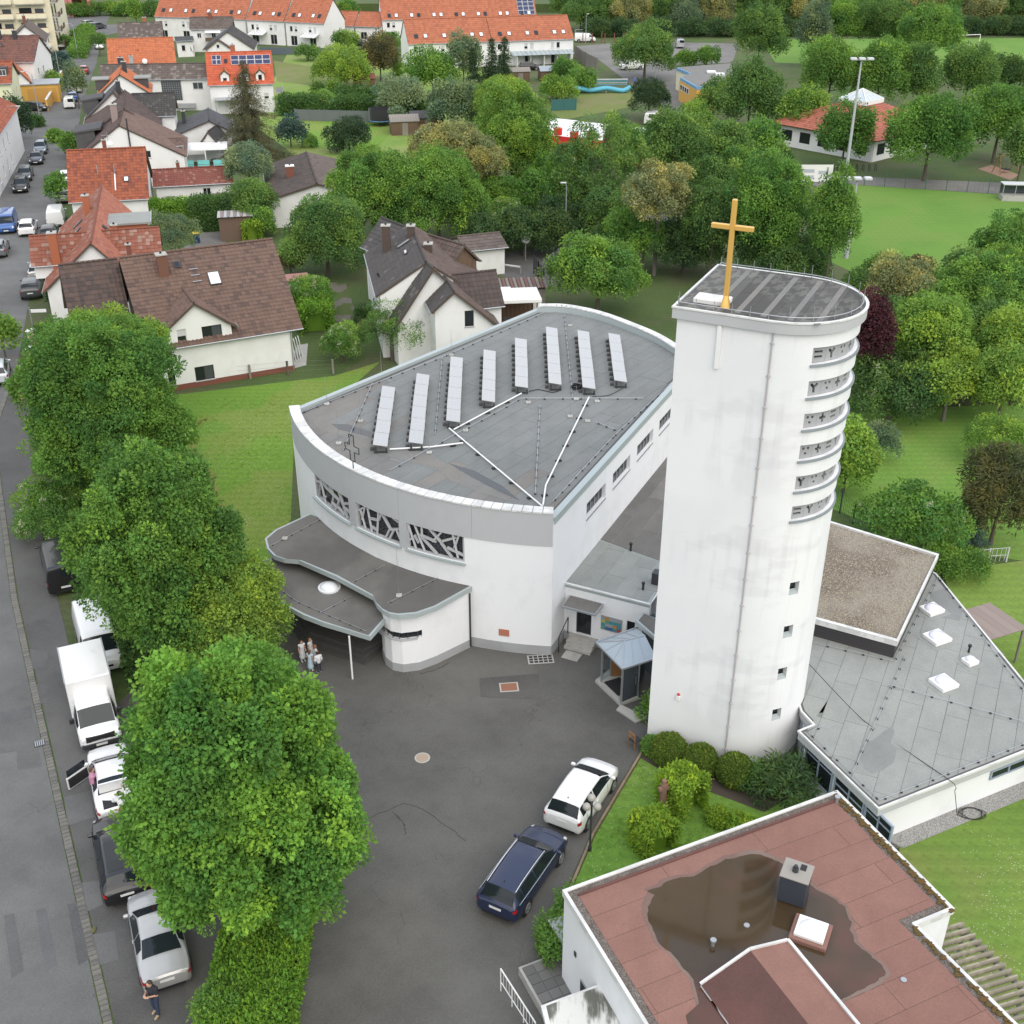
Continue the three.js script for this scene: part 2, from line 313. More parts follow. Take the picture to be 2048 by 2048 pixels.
// gutter of laid stones between carriageway and parking lane: the nearest 300 stones singly
{
const g1=thing('gutter','strip of pale stone slabs between the road and the parking lane','gutter');
const path=[[-10.2,-19],[-14.38,-27.3],[-21.6,-41.8],[-28.0,-54.7],[-32.5,-64.7],[-37.8,-76.5],[-40.6,-88]],far=[],r=rng(9);
const stoneMat=[0,1,2].map((k)=>std({ map: tex(128,.8,(u,v)=>tint([[.155,.148,.133],[.138,.133,.124],[.175,.165,.146]][k],.7 + .5*fb(u,v,2,2,3,140 + k)),true),roughness: .95 }));
const geo=[0,1,2].map((k)=>plain(cbx(0,.012,0,.30 + .01*k,.05,.21 + .012*k,.008))); geo.forEach((q)=>{ q.userData.ready=true; });
let made=0,d=0;
for (let i=0; i + 1 < path.length; i++) {
const [ax,az]=path[i],[bx2,bz]=path[i + 1],L=Math.hypot(bx2 - ax,bz - az),ry=Math.atan2(bx2 - ax,bz - az);
for (; d < L; d += .245) {
const x=lerp(ax,bx2,d/L) + (r() - .5)*.012,z=lerp(az,bz,d/L),k=Math.floor(r()*3);
if (made++ < 300) { const m=part(g1,'paving_stone',geo[k],stoneMat[Math.floor(r()*3)]); m.position.set(x,(r() - .5)*.006,z); m.rotation.y=ry + (r() - .5)*.03; }
else far.push(geo[k].clone().rotateY(ry).translate(x,(r() - .5)*.006,z));
}
d -= L;
}
part(g1,'paving_stones_beyond',far,stoneMat[0],'stuff');
}
function asphaltPatch(pts,mat) { struct('asphalt_patch',[sheet(pts,.021)],mat); }
M.patchA=asphalt([.112,.113,.113],15); M.patchB=asphalt([.124,.124,.121],16); M.patchC=asphalt([.110,.111,.112],17);
asphaltPatch([[-24.97,-44.73],[-23.65,-45.24],[-23.26,-44.31],[-24.61,-43.82]],M.patchA);
asphaltPatch([[-25.44,-50.00],[-24.44,-49.81],[-23.89,-48.56],[-24.66,-48.18]],M.patchB);
asphaltPatch([[-24.01,-46.99],[-23.43,-46.90],[-22.93,-45.49],[-23.28,-45.41]],M.patchB);
asphaltPatch([[-17.53,-33.88],[-16.76,-34.00],[-16.24,-32.74],[-16.88,-32.30]],M.patchB);
asphaltPatch([[-16.21,-31.27],[-15.37,-31.43],[-14.85,-30.09],[-15.58,-29.79]],M.patchB);
asphaltPatch([[-19.87,-38.84],[-18.84,-39.26],[-18.13,-37.62],[-19.09,-37.09]],M.patchB);
asphaltPatch([[-24.61,-43.82],[-23.18,-44.23],[-21.56,-40.85],[-22.58,-40.63],[-23.11,-41.91],[-23.82,-41.76]],M.patchB);
for (let i=0; i < 3; i++) asphaltPatch([[-19.87,-32.19],[-19.52,-32.30],[-18.14,-29.59],[-18.46,-29.25]].map(([x,z])=>[x + i*1.15 - .1,z - i*.28]),i % 2 ? M.patchC : M.patchA);
asphaltPatch([[-1.66,-47.48],[1.37,-47.87],[1.44,-45.78],[-1.56,-45.96]],asphalt([.092,.088,.081],18));
// cracks in the forecourt and the parking lane: thin dark ribbons of filler
function crack(pts,w) { const c=new THREE.CatmullRomCurve3(pts.map(([x,z])=>V3(x,0,z))).getPoints(50).map((p,i)=>[p.x + (hash(i,1,3) - .5)*.09,p.z + (hash(i,2,3) - .5)*.09]); struct('asphalt_crack',[wallLine(c,w,.0,.0225)],M.tar ??= flat(.066,.063,.059,.9)); }
crack([[-6.48,-37.42],[-5.50,-38.02],[-4.57,-38.43],[-1.93,-36.26]],.022); crack([[-5.20,-37.95],[-4.66,-37.22],[-4.52,-36.57]],.016); crack([[-4.70,-47.87],[-3.89,-48.26],[-3.20,-48.86]],.03);
M.worn=grass([.17,.20,.035],[.21,.22,.05],[.25,.22,.09],28);
{ const track=(pts,w)=>struct('worn_track',[wallLine(new THREE.CatmullRomCurve3(pts.map(([x,z])=>V3(x,0,z))).getPoints(40).map((p,i)=>[p.x + (hash(i,4,3) - .5)*.5,p.z + (hash(i,5,3) - .5)*.5]),w,-.02,.0095)],M.worn); track([[-22.60,-79.36],[-23.43,-77.75],[-23.42,-76.04]],.35); track([[-23.45,-77.28],[-21.68,-73.08],[-19.93,-69.22],[-18.95,-66.16],[-17.81,-63.31]],.6); }

// ---------- flat roofs: every sheet of roofing felt is a piece of its own ----------
function sheetRoof(parent,poly,y,deg,width,len,mats,seed,pick,name='roofing_sheet') {
const a=deg*Math.PI/180,c=Math.cos(a),s=Math.sin(a),r=rng(seed),P=poly.map(([x,z])=>[x*c + z*s,-x*s + z*c]);
const us=P.map((p)=>p[0]),vs=P.map((p)=>p[1]),u0=Math.min(...us),u1=Math.max(...us),v0=Math.min(...vs),v1=Math.max(...vs),back=([u,v])=>[u*c - v*s,u*s + v*c];
for (let v=v0; v < v1; v += width) for (let u=u0 - r()*len; u < u1;) {
const L=len*(.75 + .5*r()),q=clipRect(P,u + .008,v + .008,Math.min(u + L,u1 + .1) - .008,v + width - .008);
const Q=q.filter((p,i)=>{ const n=q[(i + 1) % q.length]; return Math.hypot(p[0] - n[0],p[1] - n[1]) > .004; });
if (Q.length > 2 && area(Q) > .06) { const W=Q.map(back),cx=W.reduce((t,p)=>t + p[0],0)/W.length,cz=W.reduce((t,p)=>t + p[1],0)/W.length; part(parent,name,[prism(W,y + r()*.003,y + .008 + r()*.004)],pick ? pick(cx,cz,r) : mats[Math.floor(r()*mats.length)]); }
u += L;
}
}
const varied=(m,ks)=>ks.map((k)=>{ const n=m.clone(); n.color=lin(k,k,k); return n; });
const arcPts=(cx,cz,r,a0,a1,n)=>Array.from({ length: n + 1 },(_,i)=>{ const a=(a0 + (a1 - a0)*i/n)*Math.PI/180; return [cx + r*Math.cos(a),cz + r*Math.sin(a)]; });
const arcBlock=(cx,cz,r0,r1,a0,a1,y0,y1,n=Math.max(1,Math.ceil(Math.abs(a1 - a0)/1.6)))=>prism([...arcPts(cx,cz,r1,a0,a1,n),...arcPts(cx,cz,r0,a0,a1,n).reverse()],y0,y1);
// ---------- church nave ----------
const FC=[3.30,-66.14],FR_=16.7,FR=[2.05,-49.5],FL=[-13.0,-62.3],RL=[1.95,-80.5],RR=[11.8,-70.0];
const rearLine=new THREE.CatmullRomCurve3([RL,[3.6,-80.45],[5.1,-79.75],[6.55,-78.6],[8.5,-76.3],[9.85,-74.4],[10.75,-72.6],RR].map(([x,z])=>V3(x,0,z))).getPoints(28).map((p)=>[p.x,p.z]);
const church=place('church','white church with curved front wall and grey flat roof carrying solar panels','church',-1,-64);
{
const W3=[110,121.5],W2=[123.1,134],W1=[136,149.3],A0=94.4,A1=166.8;
const arc=(r0,r1,a0,a1,y0,y1)=>arcBlock(FC[0],FC[1],r0,r1,a0,a1,y0,y1);
part(church,'front_wall',[arc(FR_ - .4,FR_,A0,A1,.3,5.08),arc(FR_ - .4,FR_,A0,W3[0],5.08,6.66),arc(FR_ - .4,FR_,W1[1],A1,5.08,6.66),arc(FR_ - .4,FR_ - .02,A0,A1,6.66,8.46)],M.white);
part(church,'pier',[arc(FR_ - .4,FR_ + .05,W3[1],W2[0],5.08,6.66)],M.greyBand);
part(church,'pier',[arc(FR_ - .4,FR_ + .05,W2[1],W1[0],5.08,6.66)],M.greyBand);
// parapet band of grey sheet metal, in panels
const cuts=[A0,108.5,123,137.5,152,A1];
for (let i=0; i < 5; i++) part(church,'parapet_panel',[arc(FR_ - .02,FR_ + .045,cuts[i] + .02,cuts[i + 1] - .02,6.62,8.47)],M.greyBand);
part(church,'plinth',[arc(FR_ - .3,FR_ + .035,A0,A1,0,.58)],M.plinth);
const nC=41,cop=[1,.93,.97].map((k)=>{ const m=M.coping.clone(); m.color=lin(k,k,k); return m; }),rc=rng(4);
for (let i=0; i < nC; i++) part(church,'coping_slab',[arcBlock(FC[0],FC[1],FR_ - .52,FR_ + .09,lerp(A0,A1,i/nC) + .06,lerp(A0,A1,(i + 1)/nC) - .06,8.475 + rc()*.006,8.56 + rc()*.01,1)],cop[i % 3]);
// side and rear walls
const right=(t)=>[FR[0] + (RR[0] - FR[0])*t,FR[1] + (RR[1] - FR[1])*t];
const rl=Math.hypot(RR[0] - FR[0],RR[1] - FR[1]),rdir=V3((RR[0] - FR[0])/rl,0,(RR[1] - FR[1])/rl);
const sideWins=[[4.35,2.75],[8.2,2.75],[12.1,2.75],[16.0,2.75]],hole=([s,w])=>[[s,5.9],[s + w,5.9],[s + w,6.85],[s,6.85]];
part(church,'side_wall',[plate(V3(FR[0],0,FR[1]),rdir,V3(0,1,0),[[0,.3],[rl,.3],[rl,8.0],[0,8.0]],.35,sideWins.map(hole))],M.white);
part(church,'plinth',[plate(V3(FR[0] + .02,0,FR[1] + .02),rdir,V3(0,1,0),[[0,0],[2,0],[2,.58],[0,.58]],.2)],M.plinth);
const rn=V3(-rdir.z,0,rdir.x);
for (const [s,w] of sideWins) {
const o=V3(FR[0],0,FR[1]).addScaledVector(rdir,s).addScaledVector(rn,-.2),fr=[];
for (let k=0; k <= 5; k++) fr.push(plate(o,rdir,V3(0,1,0),[[k*w/5 - (k ? .03 : 0),5.9],[k*w/5 + (k < 5 ? .03 : 0),5.9],[k*w/5 + (k < 5 ? .03 : 0),6.85],[k*w/5 - (k ? .03 : 0),6.85]],.06));
fr.push(plate(o,rdir,V3(0,1,0),[[.03,5.9],[w - .03,5.9],[w - .03,5.96],[.03,5.96]],.055),plate(o,rdir,V3(0,1,0),[[.03,6.79],[w - .03,6.79],[w - .03,6.85],[.03,6.85]],.055));
const win=part(church,'clerestory_window',fr,M.zinc);
for (let k=0; k < 5; k++) part(win,'pane',[plate(o.clone().addScaledVector(rn,-.03),rdir,V3(0,1,0),[[k*w/5 + .032,5.965],[(k + 1)*w/5 - .032,5.965],[(k + 1)*w/5 - .032,6.785],[k*w/5 + .032,6.785]],.02)],M.glass);
part(win,'sill',[plate(V3(FR[0],0,FR[1]).addScaledVector(rdir,s).addScaledVector(rn,.05),rdir,V3(0,1,0),[[-.03,5.85],[w + .03,5.85],[w + .03,5.895],[-.03,5.895]],.28)],M.zinc);
}
part(church,'side_wall',[wallLine([FL,RL],.35,0,8.0)],M.white);
part(church,'rear_wall',[wallLine(rearLine,.35,0,8.46)],M.white);
for (let i=0; i < rearLine.length - 1; i++) part(church,'coping_slab',[wallLine([rearLine[i],rearLine[i + 1]].map(([x,z])=>[x + .05,z - .06]),.5,8.475,8.56)],cop[i % 3]);
part(church,'rear_upstand',[wallLine(rearLine.map(([x,z])=>[x - .14,z + .34]),.12,8.0,8.44)],M.bluegrey);
// roof deck and its edge metal
const deck=[...arcPts(FC[0],FC[1],FR_ - .42,A0,A1,30),...rearLine.map(([x,z])=>[x - .2,z + .35])];
part(church,'roof_deck',[prism(deck,7.7,8.06)],M.seam);
const edgeL=wallLine([[FL[0] + .42,FL[1] - .2],[RL[0] - .02,RL[1] + .35]],.1,8.0,8.3);
part(church,'roof_edge',[wallLine([FL,RL].map(([x,z])=>[x - .06,z - .04]),.34,7.9,8.26)],M.bluegrey);
part(church,'roof_edge',[wallLine([RR,FR].map(([x,z])=>[x + .05,z + .02]),.34,7.86,8.24)],M.bluegrey);
const bl=varied(M.bitBlue,[.96,1,1.03,1.0]),tn=varied(M.bitTan,[.96,.92,1]);
const inDeck=[...arcPts(FC[0],FC[1],FR_ - .5,A0 + 1.1,A1 - 1.2,30),...rearLine.slice(1,-1).map(([x,z])=>[x - .26,z + .42])];
sheetRoof(church,inDeck,8.062,-54,1.0,6.5,bl,31,(x,z,r)=>{ const d=FR_ - Math.hypot(x - FC[0],z - FC[1]); return d < 2.2 + 1.2*r() ? tn[Math.floor(r()*3)] : bl[Math.floor(r()*4)]; });
// tracery of the front windows: slanting concrete bars in front of dark leaded glass
const onArc=(deg,y,dr=0)=>{ const a=deg*Math.PI/180; return V3(FC[0] + (FR_ + dr)*Math.cos(a),y,FC[1] + (FR_ + dr)*Math.sin(a)); };
[W3,W2,W1].forEach(([a,b],wi)=>{
const P=(s,t,dr)=>onArc(lerp(b,a,s),lerp(5.08,6.66,t),dr),pane=[];
const win=part(church,'tracery_window',[arc(FR_ - .16,FR_ - .05,a,b,5.085,5.16),arc(FR_ - .16,FR_ - .05,a,b,6.59,6.655),arc(FR_ - .16,FR_ - .05,a,a + .35,5.165,6.585),arc(FR_ - .16,FR_ - .05,b - .35,b,5.165,6.585)],M.greyBand);
const lines=[
[[0,.95,.14,.05],[.0,.30,.10,.42],[.13,1,.30,0],[.20,.30,.12,.55],[.26,.98,.26,.55],[.26,.55,.52,.02],[.22,.62,.52,.52],[.40,1,.62,.50],[.62,1,.45,.5],[.60,.52,.78,.0],[.62,.6,.85,.85],[.70,.4,1,.22],[.80,1,.88,.1],[.90,.95,.82,.45]],
[[0,.62,.2,.9],[.08,.7,.18,0],[.2,.95,.1,.35],[.26,1,.34,.0],[.30,.55,.52,.62],[.52,1,.46,0],[.52,.62,.60,1],[.60,.95,.78,.45],[.78,.5,.66,0],[.78,.45,.98,.60],[.86,.5,.74,.0],[.34,.25,.48,.2],[.98,.85,.84,.95],[.9,.55,1,.1]],
[[.0,.6,.17,.75],[.17,1,.30,0],[.17,.7,.06,.1],[.20,.85,.40,.7],[.30,.3,.22,.05],[.46,1,.56,.62],[.40,.72,.72,.58],[.56,.62,.47,0],[.50,.30,.62,.22],[.72,1,.90,.0],[.72,.58,.60,.1],[.80,.55,.98,.72],[.64,.3,.84,.12],[.98,.35,.86,.42]]][wi];
for (const [x0,y0,x1,y1] of lines) part(win,'tracery_bar',[bar(P(x0,clamp(y0,.06,.95),-.10),P(x1,clamp(y1,.06,.95),-.10),.13,.105)],M.greyBand);
const q=arc(FR_ - .36,FR_ - .30,a,b,5.085,6.655); part(win,'pane',[q],M.leaded ??= std({ map: tex(512,2,(u,v)=>{ const k=hash(Math.floor(u*26),Math.floor(v*12 + hash(Math.floor(u*26),1,2)*5),6),l=(u*26) % 1 < .16 || ((v*12 + hash(Math.floor(u*26),1,2)*5) % 1) < .07; return l ? [.16,.16,.17] : tint([.022,.024,.034],.5 + k); }),roughness: .25 }));
part(win,'sill',[arc(FR_ - .05,FR_ + .16,a - .25,b + .25,4.98,5.06)],M.bluegrey);
});
part(church,'plaque',[arc(FR_ + .005,FR_ + .035,101.9,103.8,.98,1.38)],flat(.42,.16,.10,.8));
// drum and canopies by the door
const up=[[-11.6,-58.0],[-13.2,-56.2],[-13.62,-55.2],[-13.3,-54.15],[-12.8,-53.4],[-12.2,-53.05],[-11.4,-52.92],[-9.2,-51.3],[-7.05,-49.4],[-6.78,-48.66],[-6.43,-48.14],[-6.06,-47.83],[-5.58,-47.7],[-4.7,-47.85],[-3.78,-48.45],[-2.05,-50.3],...arcPts(FC[0],FC[1],FR_ - .1,109,149,20)];
const shrink=(P,d)=>{ const cx=P.reduce((t,p)=>t + p[0],0)/P.length,cz=P.reduce((t,p)=>t + p[1],0)/P.length; return P.map(([x,z])=>{ const L=Math.hypot(x - cx,z - cz); return [x - (x - cx)/L*d,z - (z - cz)/L*d]; }); };
part(church,'upper_canopy',[prism(up,3.47,3.74)],M.bluegrey);
part(church,'canopy_roofing',[prism(shrink(up,.14),3.70,3.748)],M.bitDark);
const drum=[[-2.2,-50.2],[-3.9,-48.75],[-4.75,-48.2],[-5.55,-48.02],[-6.1,-48.2],[-6.5,-48.65],[-6.72,-49.35],[-6.6,-50.1],[-7.6,-51.6],[-6.4,-52.2],[-2.4,-50.6]];
part(church,'drum_wall',[prism(drum,.5,1.98),prism(drum,2.42,3.475),prism(shrink(drum,.22),1.98,2.42)],M.white);
part(church,'drum_plinth',[prism(shrink(drum,-.03),0,.5)],M.plinth);
part(church,'drum_wall',[prism([[-2.2,-50.2],[-3.9,-48.75],[-4.55,-48.33],[-4.6,-49.2],[-2.5,-50.7]],1.985,2.415)],M.white);
const slit=part(church,'slit_window',[prism(shrink(drum,.18),2.0,2.4)],M.glass);
for (let k=0; k < 9; k++) { const t=k/8,i=Math.min(7.999,2 + t*5),a=drum[Math.floor(i)],b=drum[Math.floor(i) + 1],f=i % 1; part(slit,'glazing_bar',[bx(lerp(a[0],b[0],f)*.985 - .08,2.2,lerp(a[1],b[1],f) - .08,.035,.42,.035)],M.darkSteel); }
part(slit,'sill',[prism(drum.slice(2,8).map(([x,z])=>[x - .02,z + .05]).concat(drum.slice(2,8).reverse().map(([x,z])=>[x + .02,z - .12])),1.93,1.985)],M.greyBand);
part(church,'downpipe',[rod(V3(-2.18,.1,-50.15),V3(-2.18,3.4,-50.15),.05,10)],M.darkSteel);
const low=[[-14.3,-53.6],[-13.4,-52.0],[-12.5,-50.75],[-11.6,-49.75],[-10.56,-48.9],[-9.5,-48.25],[-8.4,-47.72],[-7.0,-47.02],[-6.2,-49.0],[-6.6,-50.3],[-9,-53],[-12.2,-55.3]];
part(church,'lower_canopy',[prism(low,2.66,2.93)],M.bluegrey);
part(church,'canopy_roofing',[prism(shrink(low,.13),2.90,2.938)],M.bitDark);
part(church,'canopy_ceiling',[prism(shrink(low,.3),2.63,2.657)],M.whitePaint);
part(church,'canopy_skylight',[new THREE.SphereGeometry(.5,20,8,0,Math.PI*2,0,Math.PI/2).scale(1,.5,1).translate(-9.6,2.98,-51.4),cyl(-9.6,2.92,-51.4,.6,.1,20)],M.acrylic);
for (const [x,z] of [[-8.1,-47.45],[-12.35,-50.9]]) part(church,'column',[cyl(x,0,z,.048,2.64,12)],M.whitePaint);
part(church,'porch_wall',[prism([[-12.4,-57.0],[-7.2,-52.4],[-7.6,-51.9],[-12.9,-56.4]],0,3.36)],M.woodBrown);
[[0,.17],[.35,.34],[.7,.51]].forEach(([d,h],i)=>part(church,'step',[prism([[-13.6 + d,-55.0 - d*.3],[-11.0 + d*.3,-50.2 - d],[-7.6 - d*.2,-48.6 - d],[-6.6,-50.4],[-8,-52.5],[-12.5,-56.4]],i*.17 - .01,h)],M.lotStep ??= asphalt([.072,.070,.066],19)));
// lightning protection: wires on little blocks, and air rods
const wire=(pts,y,step)=>{
const g=[],b=[]; for (let i=0; i + 1 < pts.length; i++) { const a=pts[i],c=pts[i + 1],L=Math.hypot(c[0] - a[0],c[1] - a[1]); g.push(rod(V3(a[0],y,a[1]),V3(c[0],y,c[1]),.018,5)); for (let d=.3; d < L; d += step) b.push(bx(lerp(a[0],c[0],d/L),y - .04,lerp(a[1],c[1],d/L),.10,.08,.10)); }
const w=part(church,'conductor_wire',g,M.steel); part(w,'wire_holder',b,M.darkSteel,'stuff');
};
const k=8.17;
wire([[-12.40,-62.19],[-4.05,-71.70],[2.26,-79.70]],k,1.0);
wire([[-8.65,-66.70],[-9.24,-57.17]],k,.9); wire([[-4.55,-71.00],[-4.33,-59.26]],k,.9); wire([[3.74,-79.10],[3.65,-64.35]],k,.9);
wire([[1.66,-63.31],[1.19,-52.17]],k,.9); wire([[0.56,-64.35],[7.92,-64.35]],k,1.1); wire([[0.56,-64.35],[-6.47,-54.78]],k,1.2);
wire([[2.05,-51.33],[5.69,-59.00],[9.89,-66.76]],k,.9); wire([[4.77,-60.99],[5.89,-59.88]],k,.6);
const rods=[[[-8.74,-61.15],2.6],[[-8.22,-68.16],1.6],[[-9.63,-58.20],2.0],[[-11.03,-63.60],1.8],[[-3.97,-71.57],1.8],[[4.07,-77.17],1.0],[[0.98,-63.83],1.6],[[-2.64,-59.88],.8],[[-4.52,-57.02],1.6],[[3.39,-61.80],1.1],[[4.37,-61.15],1.0],[[3.86,-64.35],.9],[[5.10,-64.00],.9]];
for (const [[x,z],h] of rods) { const a=part(church,'air_rod',[rod(V3(x,8.07,z),V3(x,8.07 + h,z),.016,5,.008)],M.steel); part(a,'rod_foot',[cbx(x,8.12,z,.3,.09,.3,.02)],M.concrete); }
for (const a of [[-5.73,-49.40],[-12.50,-55.14]]) { const q=part(church,'air_rod',[rod(V3(a[0],3.75,a[1]),V3(a[0],a[0] > -8 ? 6.6 : 4.2,a[1]),.014,5,.008)],M.steel); part(q,'rod_foot',[cbx(a[0],3.79,a[1],.3,.08,.3,.02)],M.concrete); }
const cw=(pts,y)=>{ const g=[],b=[]; for (let i=0; i + 1 < pts.length; i++) { const p=pts[i],c=pts[i + 1],L=Math.hypot(c[0] - p[0],c[1] - p[1]); g.push(rod(V3(p[0],y,p[1]),V3(c[0],y,c[1]),.014,5)); for (let d=.2; d < L; d += .7) b.push(bx(lerp(p[0],c[0],d/L),y - .03,lerp(p[1],c[1],d/L),.08,.06,.08)); } const w=part(church,'conductor_wire',g,M.steel); part(w,'wire_holder',b,M.darkSteel,'stuff'); };
cw([[-13.17,-54.26],[-10.88,-57.22]],3.81); cw([[-8.24,-50.61],[-6.72,-52.33]],3.81); cw([[-6.25,-48.66],[-3.58,-51.29]],3.81); cw([[-9.75,-49.01],[-8.34,-50.52]],3.0); cw([[-13.87,-53.15],[-11.11,-50.08],[-7.21,-47.37]],3.0);
// stains and standing water, sheets of their own outline
const blob=(name,u,y,mat)=>part(church,name,[sheet(u,y)],mat);
blob('water_film',[[-10.38,-60.85],[-9.43,-60.76],[-7.63,-59.44],[-7.35,-58.67],[-8.89,-59.59],[-9.88,-60.06]],8.082,M.wet ??= new THREE.MeshPhysicalMaterial({ color: lin(.05,.055,.06),roughness: .12 }));
blob('water_film',[[-3.38,-55.77],[-2.04,-54.94],[-0.54,-53.21],[0.41,-51.56],[-0.78,-52.69],[-2.40,-54.53]],8.082,M.wet);
blob('dry_stain',[[-11.98,-61.66],[-10.72,-61.34],[-7.92,-59.13],[-6.24,-57.78],[-4.10,-56.47],[-2.76,-54.53],[-4.29,-55.35],[-7.16,-56.76],[-9.49,-59.13],[-10.94,-60.06]],8.078,M.bitTan);
blob('dry_stain',[[-4.31,-55.63],[-2.77,-54.80],[-0.90,-52.69],[0.06,-51.44],[-1.49,-52.31],[-3.22,-53.73]],8.079,M.bitTan);
}
// paved half circle against the church wall
{
const t=place('paved_apron','grey paved half circle in the lawn against the church side wall','paving',-13.9,-61.5),mats=[.85,1,1.15].map((k)=>flat(.22*k,.21*k,.20*k,.95)),r=rng(8);
for (let i=0; i < 6; i++) for (let j=0; j < 9; j++) { const R=.35 + i*.22,a0=92 + j*19; part(t,'paving_stone',[arcBlock(-13.4,-61.3,R,R + .205,a0 + .7,a0 + 18.3,-.01,.03 + r()*.008,2)],mats[Math.floor(r()*3)]); }
}
// ---------- solar panels ----------
{
const cell=std({ map: tex(512,.83,(u,v)=>{ const l=(u*6) % 1 < .035 || (v*2) % 1 < .02,gr=fb(u,v,3,3,3,3); return l ? [.55,.55,.55] : tint([.425,.425,.415],.92 + .16*gr); }),roughness: .18,metalness: .15 });
const panelGeo=plain(cbx(0,0,0,.80,.045,1.60,.006)); panelGeo.userData.ready=true;
const rows=[[-7.84,-65.3,5],[-5.9,-67.28,6],[-3.9,-70.15,6],[-1.82,-71.35,5],[.23,-73.5,5],[2.36,-75.66,6],[4.48,-74.98,6],[6.53,-74.4,5]],r=rng(77);
rows.forEach(([x,z,n],i)=>{
const t=thing('solar_array',['row of five solar panels beside the parapet with the outline cross','row of six solar panels, second from the parapet with the outline cross','row of six solar panels above the bend of the white conduit','row of five solar panels, fourth from the parapet with the outline cross','row of five solar panels where the long conduit ends','row of six solar panels with a black cable at its foot','row of six solar panels beside the coiled black cable','row of five solar panels nearest the bell tower'][i],'solar panels',[x + .36,8.07,z],(i - 4)*-.009,'solar panel rows on the church roof');
for (let k=0; k < n; k++) { const m=part(t,'solar_panel',panelGeo,cell); m.position.set((r() - .5)*.02,.44,k*1.655 + .82); m.rotation.z=-.16 + (r() - .5)*.02; }
const tray=[]; for (let k=0; k <= n; k++) tray.push(bx(-.25,.2,k*1.655 + .02,.1,.42,.08),bx(.32,.16,k*1.655 + .02,.1,.26,.08),bx(.02,.09,k*1.655 + .02,.75,.06,.1));
part(t,'frame',tray,M.darkSteel);
for (let k=0; k < n*2; k++) part(t,'ballast_block',[cbx(-.48 + (r() - .5)*.05,.08,k*.83 + .4,.22,.16,.2,.02)],M.lotStep);
});
// white conduits on feet
const y=8.2,conduit=(label,pts)=>{
const t=place('conduit',label,'conduit',pts[0][0],pts[0][1],'white conduits crossing the church roof',8.07);
const g=[]; for (let i=0; i + 1 < pts.length; i++) { const a=pts[i],b=pts[i + 1],L=Math.hypot(b[0] - a[0],b[1] - a[1]); g.push(rod(V3(a[0],y,a[1]),V3(b[0],y,b[1]),.045,8)); for (let d=1.2; d < L; d += 1.9) part(t,'conduit_foot',[cbx(lerp(a[0],b[0],d/L),8.115,lerp(a[1],b[1],d/L),.34,.08,.2,.02,.4)],M.rubber); }
part(t,'pipe',g,M.whitePaint);
};
conduit('white conduit running from the roof corner to the third solar row',[[1.51,-50.75],[-3.57,-59.98]]);
conduit('white conduit running from the roof corner to the seventh solar row',[[1.55,-50.87],[1.74,-53.00],[4.63,-64.40]]);
conduit('white conduit between the third and fifth solar rows',[[-3.30,-59.82],[0.57,-65.00]]);
conduit('white conduit at the foot of the first two solar rows',[[-6.70,-57.25],[-4.42,-57.55],[-2.71,-58.05]]);
const coil=[]; for (let i=0; i <= 60; i++) { const a=i/60*Math.PI*10,q=.26 + .05*Math.sin(i*1.7); coil.push(V3(3.93,-65.90).set(Math.cos(a)*q,.05 + i*.003,Math.sin(a)*q)); }
const cc=thing('coiled_cable','coil of black cable lying beside the seventh solar row','cable',[...[3.94,-66.02].slice(0,1),8.08,[3.94,-66.02][1]]);
part(cc,'cable_coil',tube(coil,.03,5,200),M.rubber);
solo('roof_cable','black cable snaking between two solar rows','cable',[tube([V3([1.00,-65.49][0],8.12,[1.00,-65.49][1]),V3([1.64,-65.78][0],8.12,[1.64,-65.78][1]),V3([2.49,-65.34][0],8.12,[2.49,-65.34][1]),V3([3.04,-65.78][0],8.12,[3.04,-65.78][1])],.025,5)],M.rubber);
solo('roof_cable','black cable running from the coil to the last solar row','cable',[tube([V3([4.86,-64.70][0],8.12,[4.86,-64.70][1]),V3([5.86,-64.88][0],8.12,[5.86,-64.88][1]),V3([6.79,-65.96][0],8.12,[6.79,-65.96][1])],.02,5)],M.rubber);
// outline cross on the parapet
const cr=thing('outline_cross','black metal outline of a cross standing on the church parapet','cross',[-8.3,8.55,-54.2],0),a=133*Math.PI/180,ux=-Math.sin(a),uz=Math.cos(a),o=[[.18,0],[.18,.55],[.55,.55],[.55,.9],[.18,.9],[.18,1.5],[-.18,1.5],[-.18,.9],[-.55,.9],[-.55,.55],[-.18,.55],[-.18,0]],g=[];
o.forEach((p,i)=>{ const q=o[(i + 1) % o.length]; g.push(rod(V3(p[0]*ux,.45 + p[1],p[0]*uz),V3(q[0]*ux,.45 + q[1],q[0]*uz),.028,6)); });
part(cr,'outline',g,M.darkSteel); part(cr,'stand',[rod(V3(0,-.02,0),V3(0,.46,0),.03,6)],M.darkSteel);
}

// ---------- bell tower ----------
const TO=[6.35,-42.58],TA=[.902,.432],TB=[.432,-.902],tw=(a,b)=>[TO[0] + a*TA[0] + b*TB[0],TO[1] + a*TA[1] + b*TB[1]];
const SB=3.6,RT=2.8,TC=tw(SB,RT);
const tcirc=(phi,r)=>{ const f=phi*Math.PI/180; return [TC[0] + r*(Math.cos(f)*TA[0] + Math.sin(f)*TB[0]),TC[1] + r*(Math.cos(f)*TA[1] + Math.sin(f)*TB[1])]; };
function dPlan(off,n=40) { const P=[tw(-off,-off),tw(SB,-off)]; for (let i=1; i < n; i++) P.push(tcirc(-90 + 180*i/n,RT + off)); P.push(tw(SB,2*RT + off),tw(-off,2*RT + off)); return P; }
const tower=place('bell_tower','tall white bell tower with rounded end, slotted belfry openings and flat roof','tower',TC[0] - 1,TC[1] - .5);
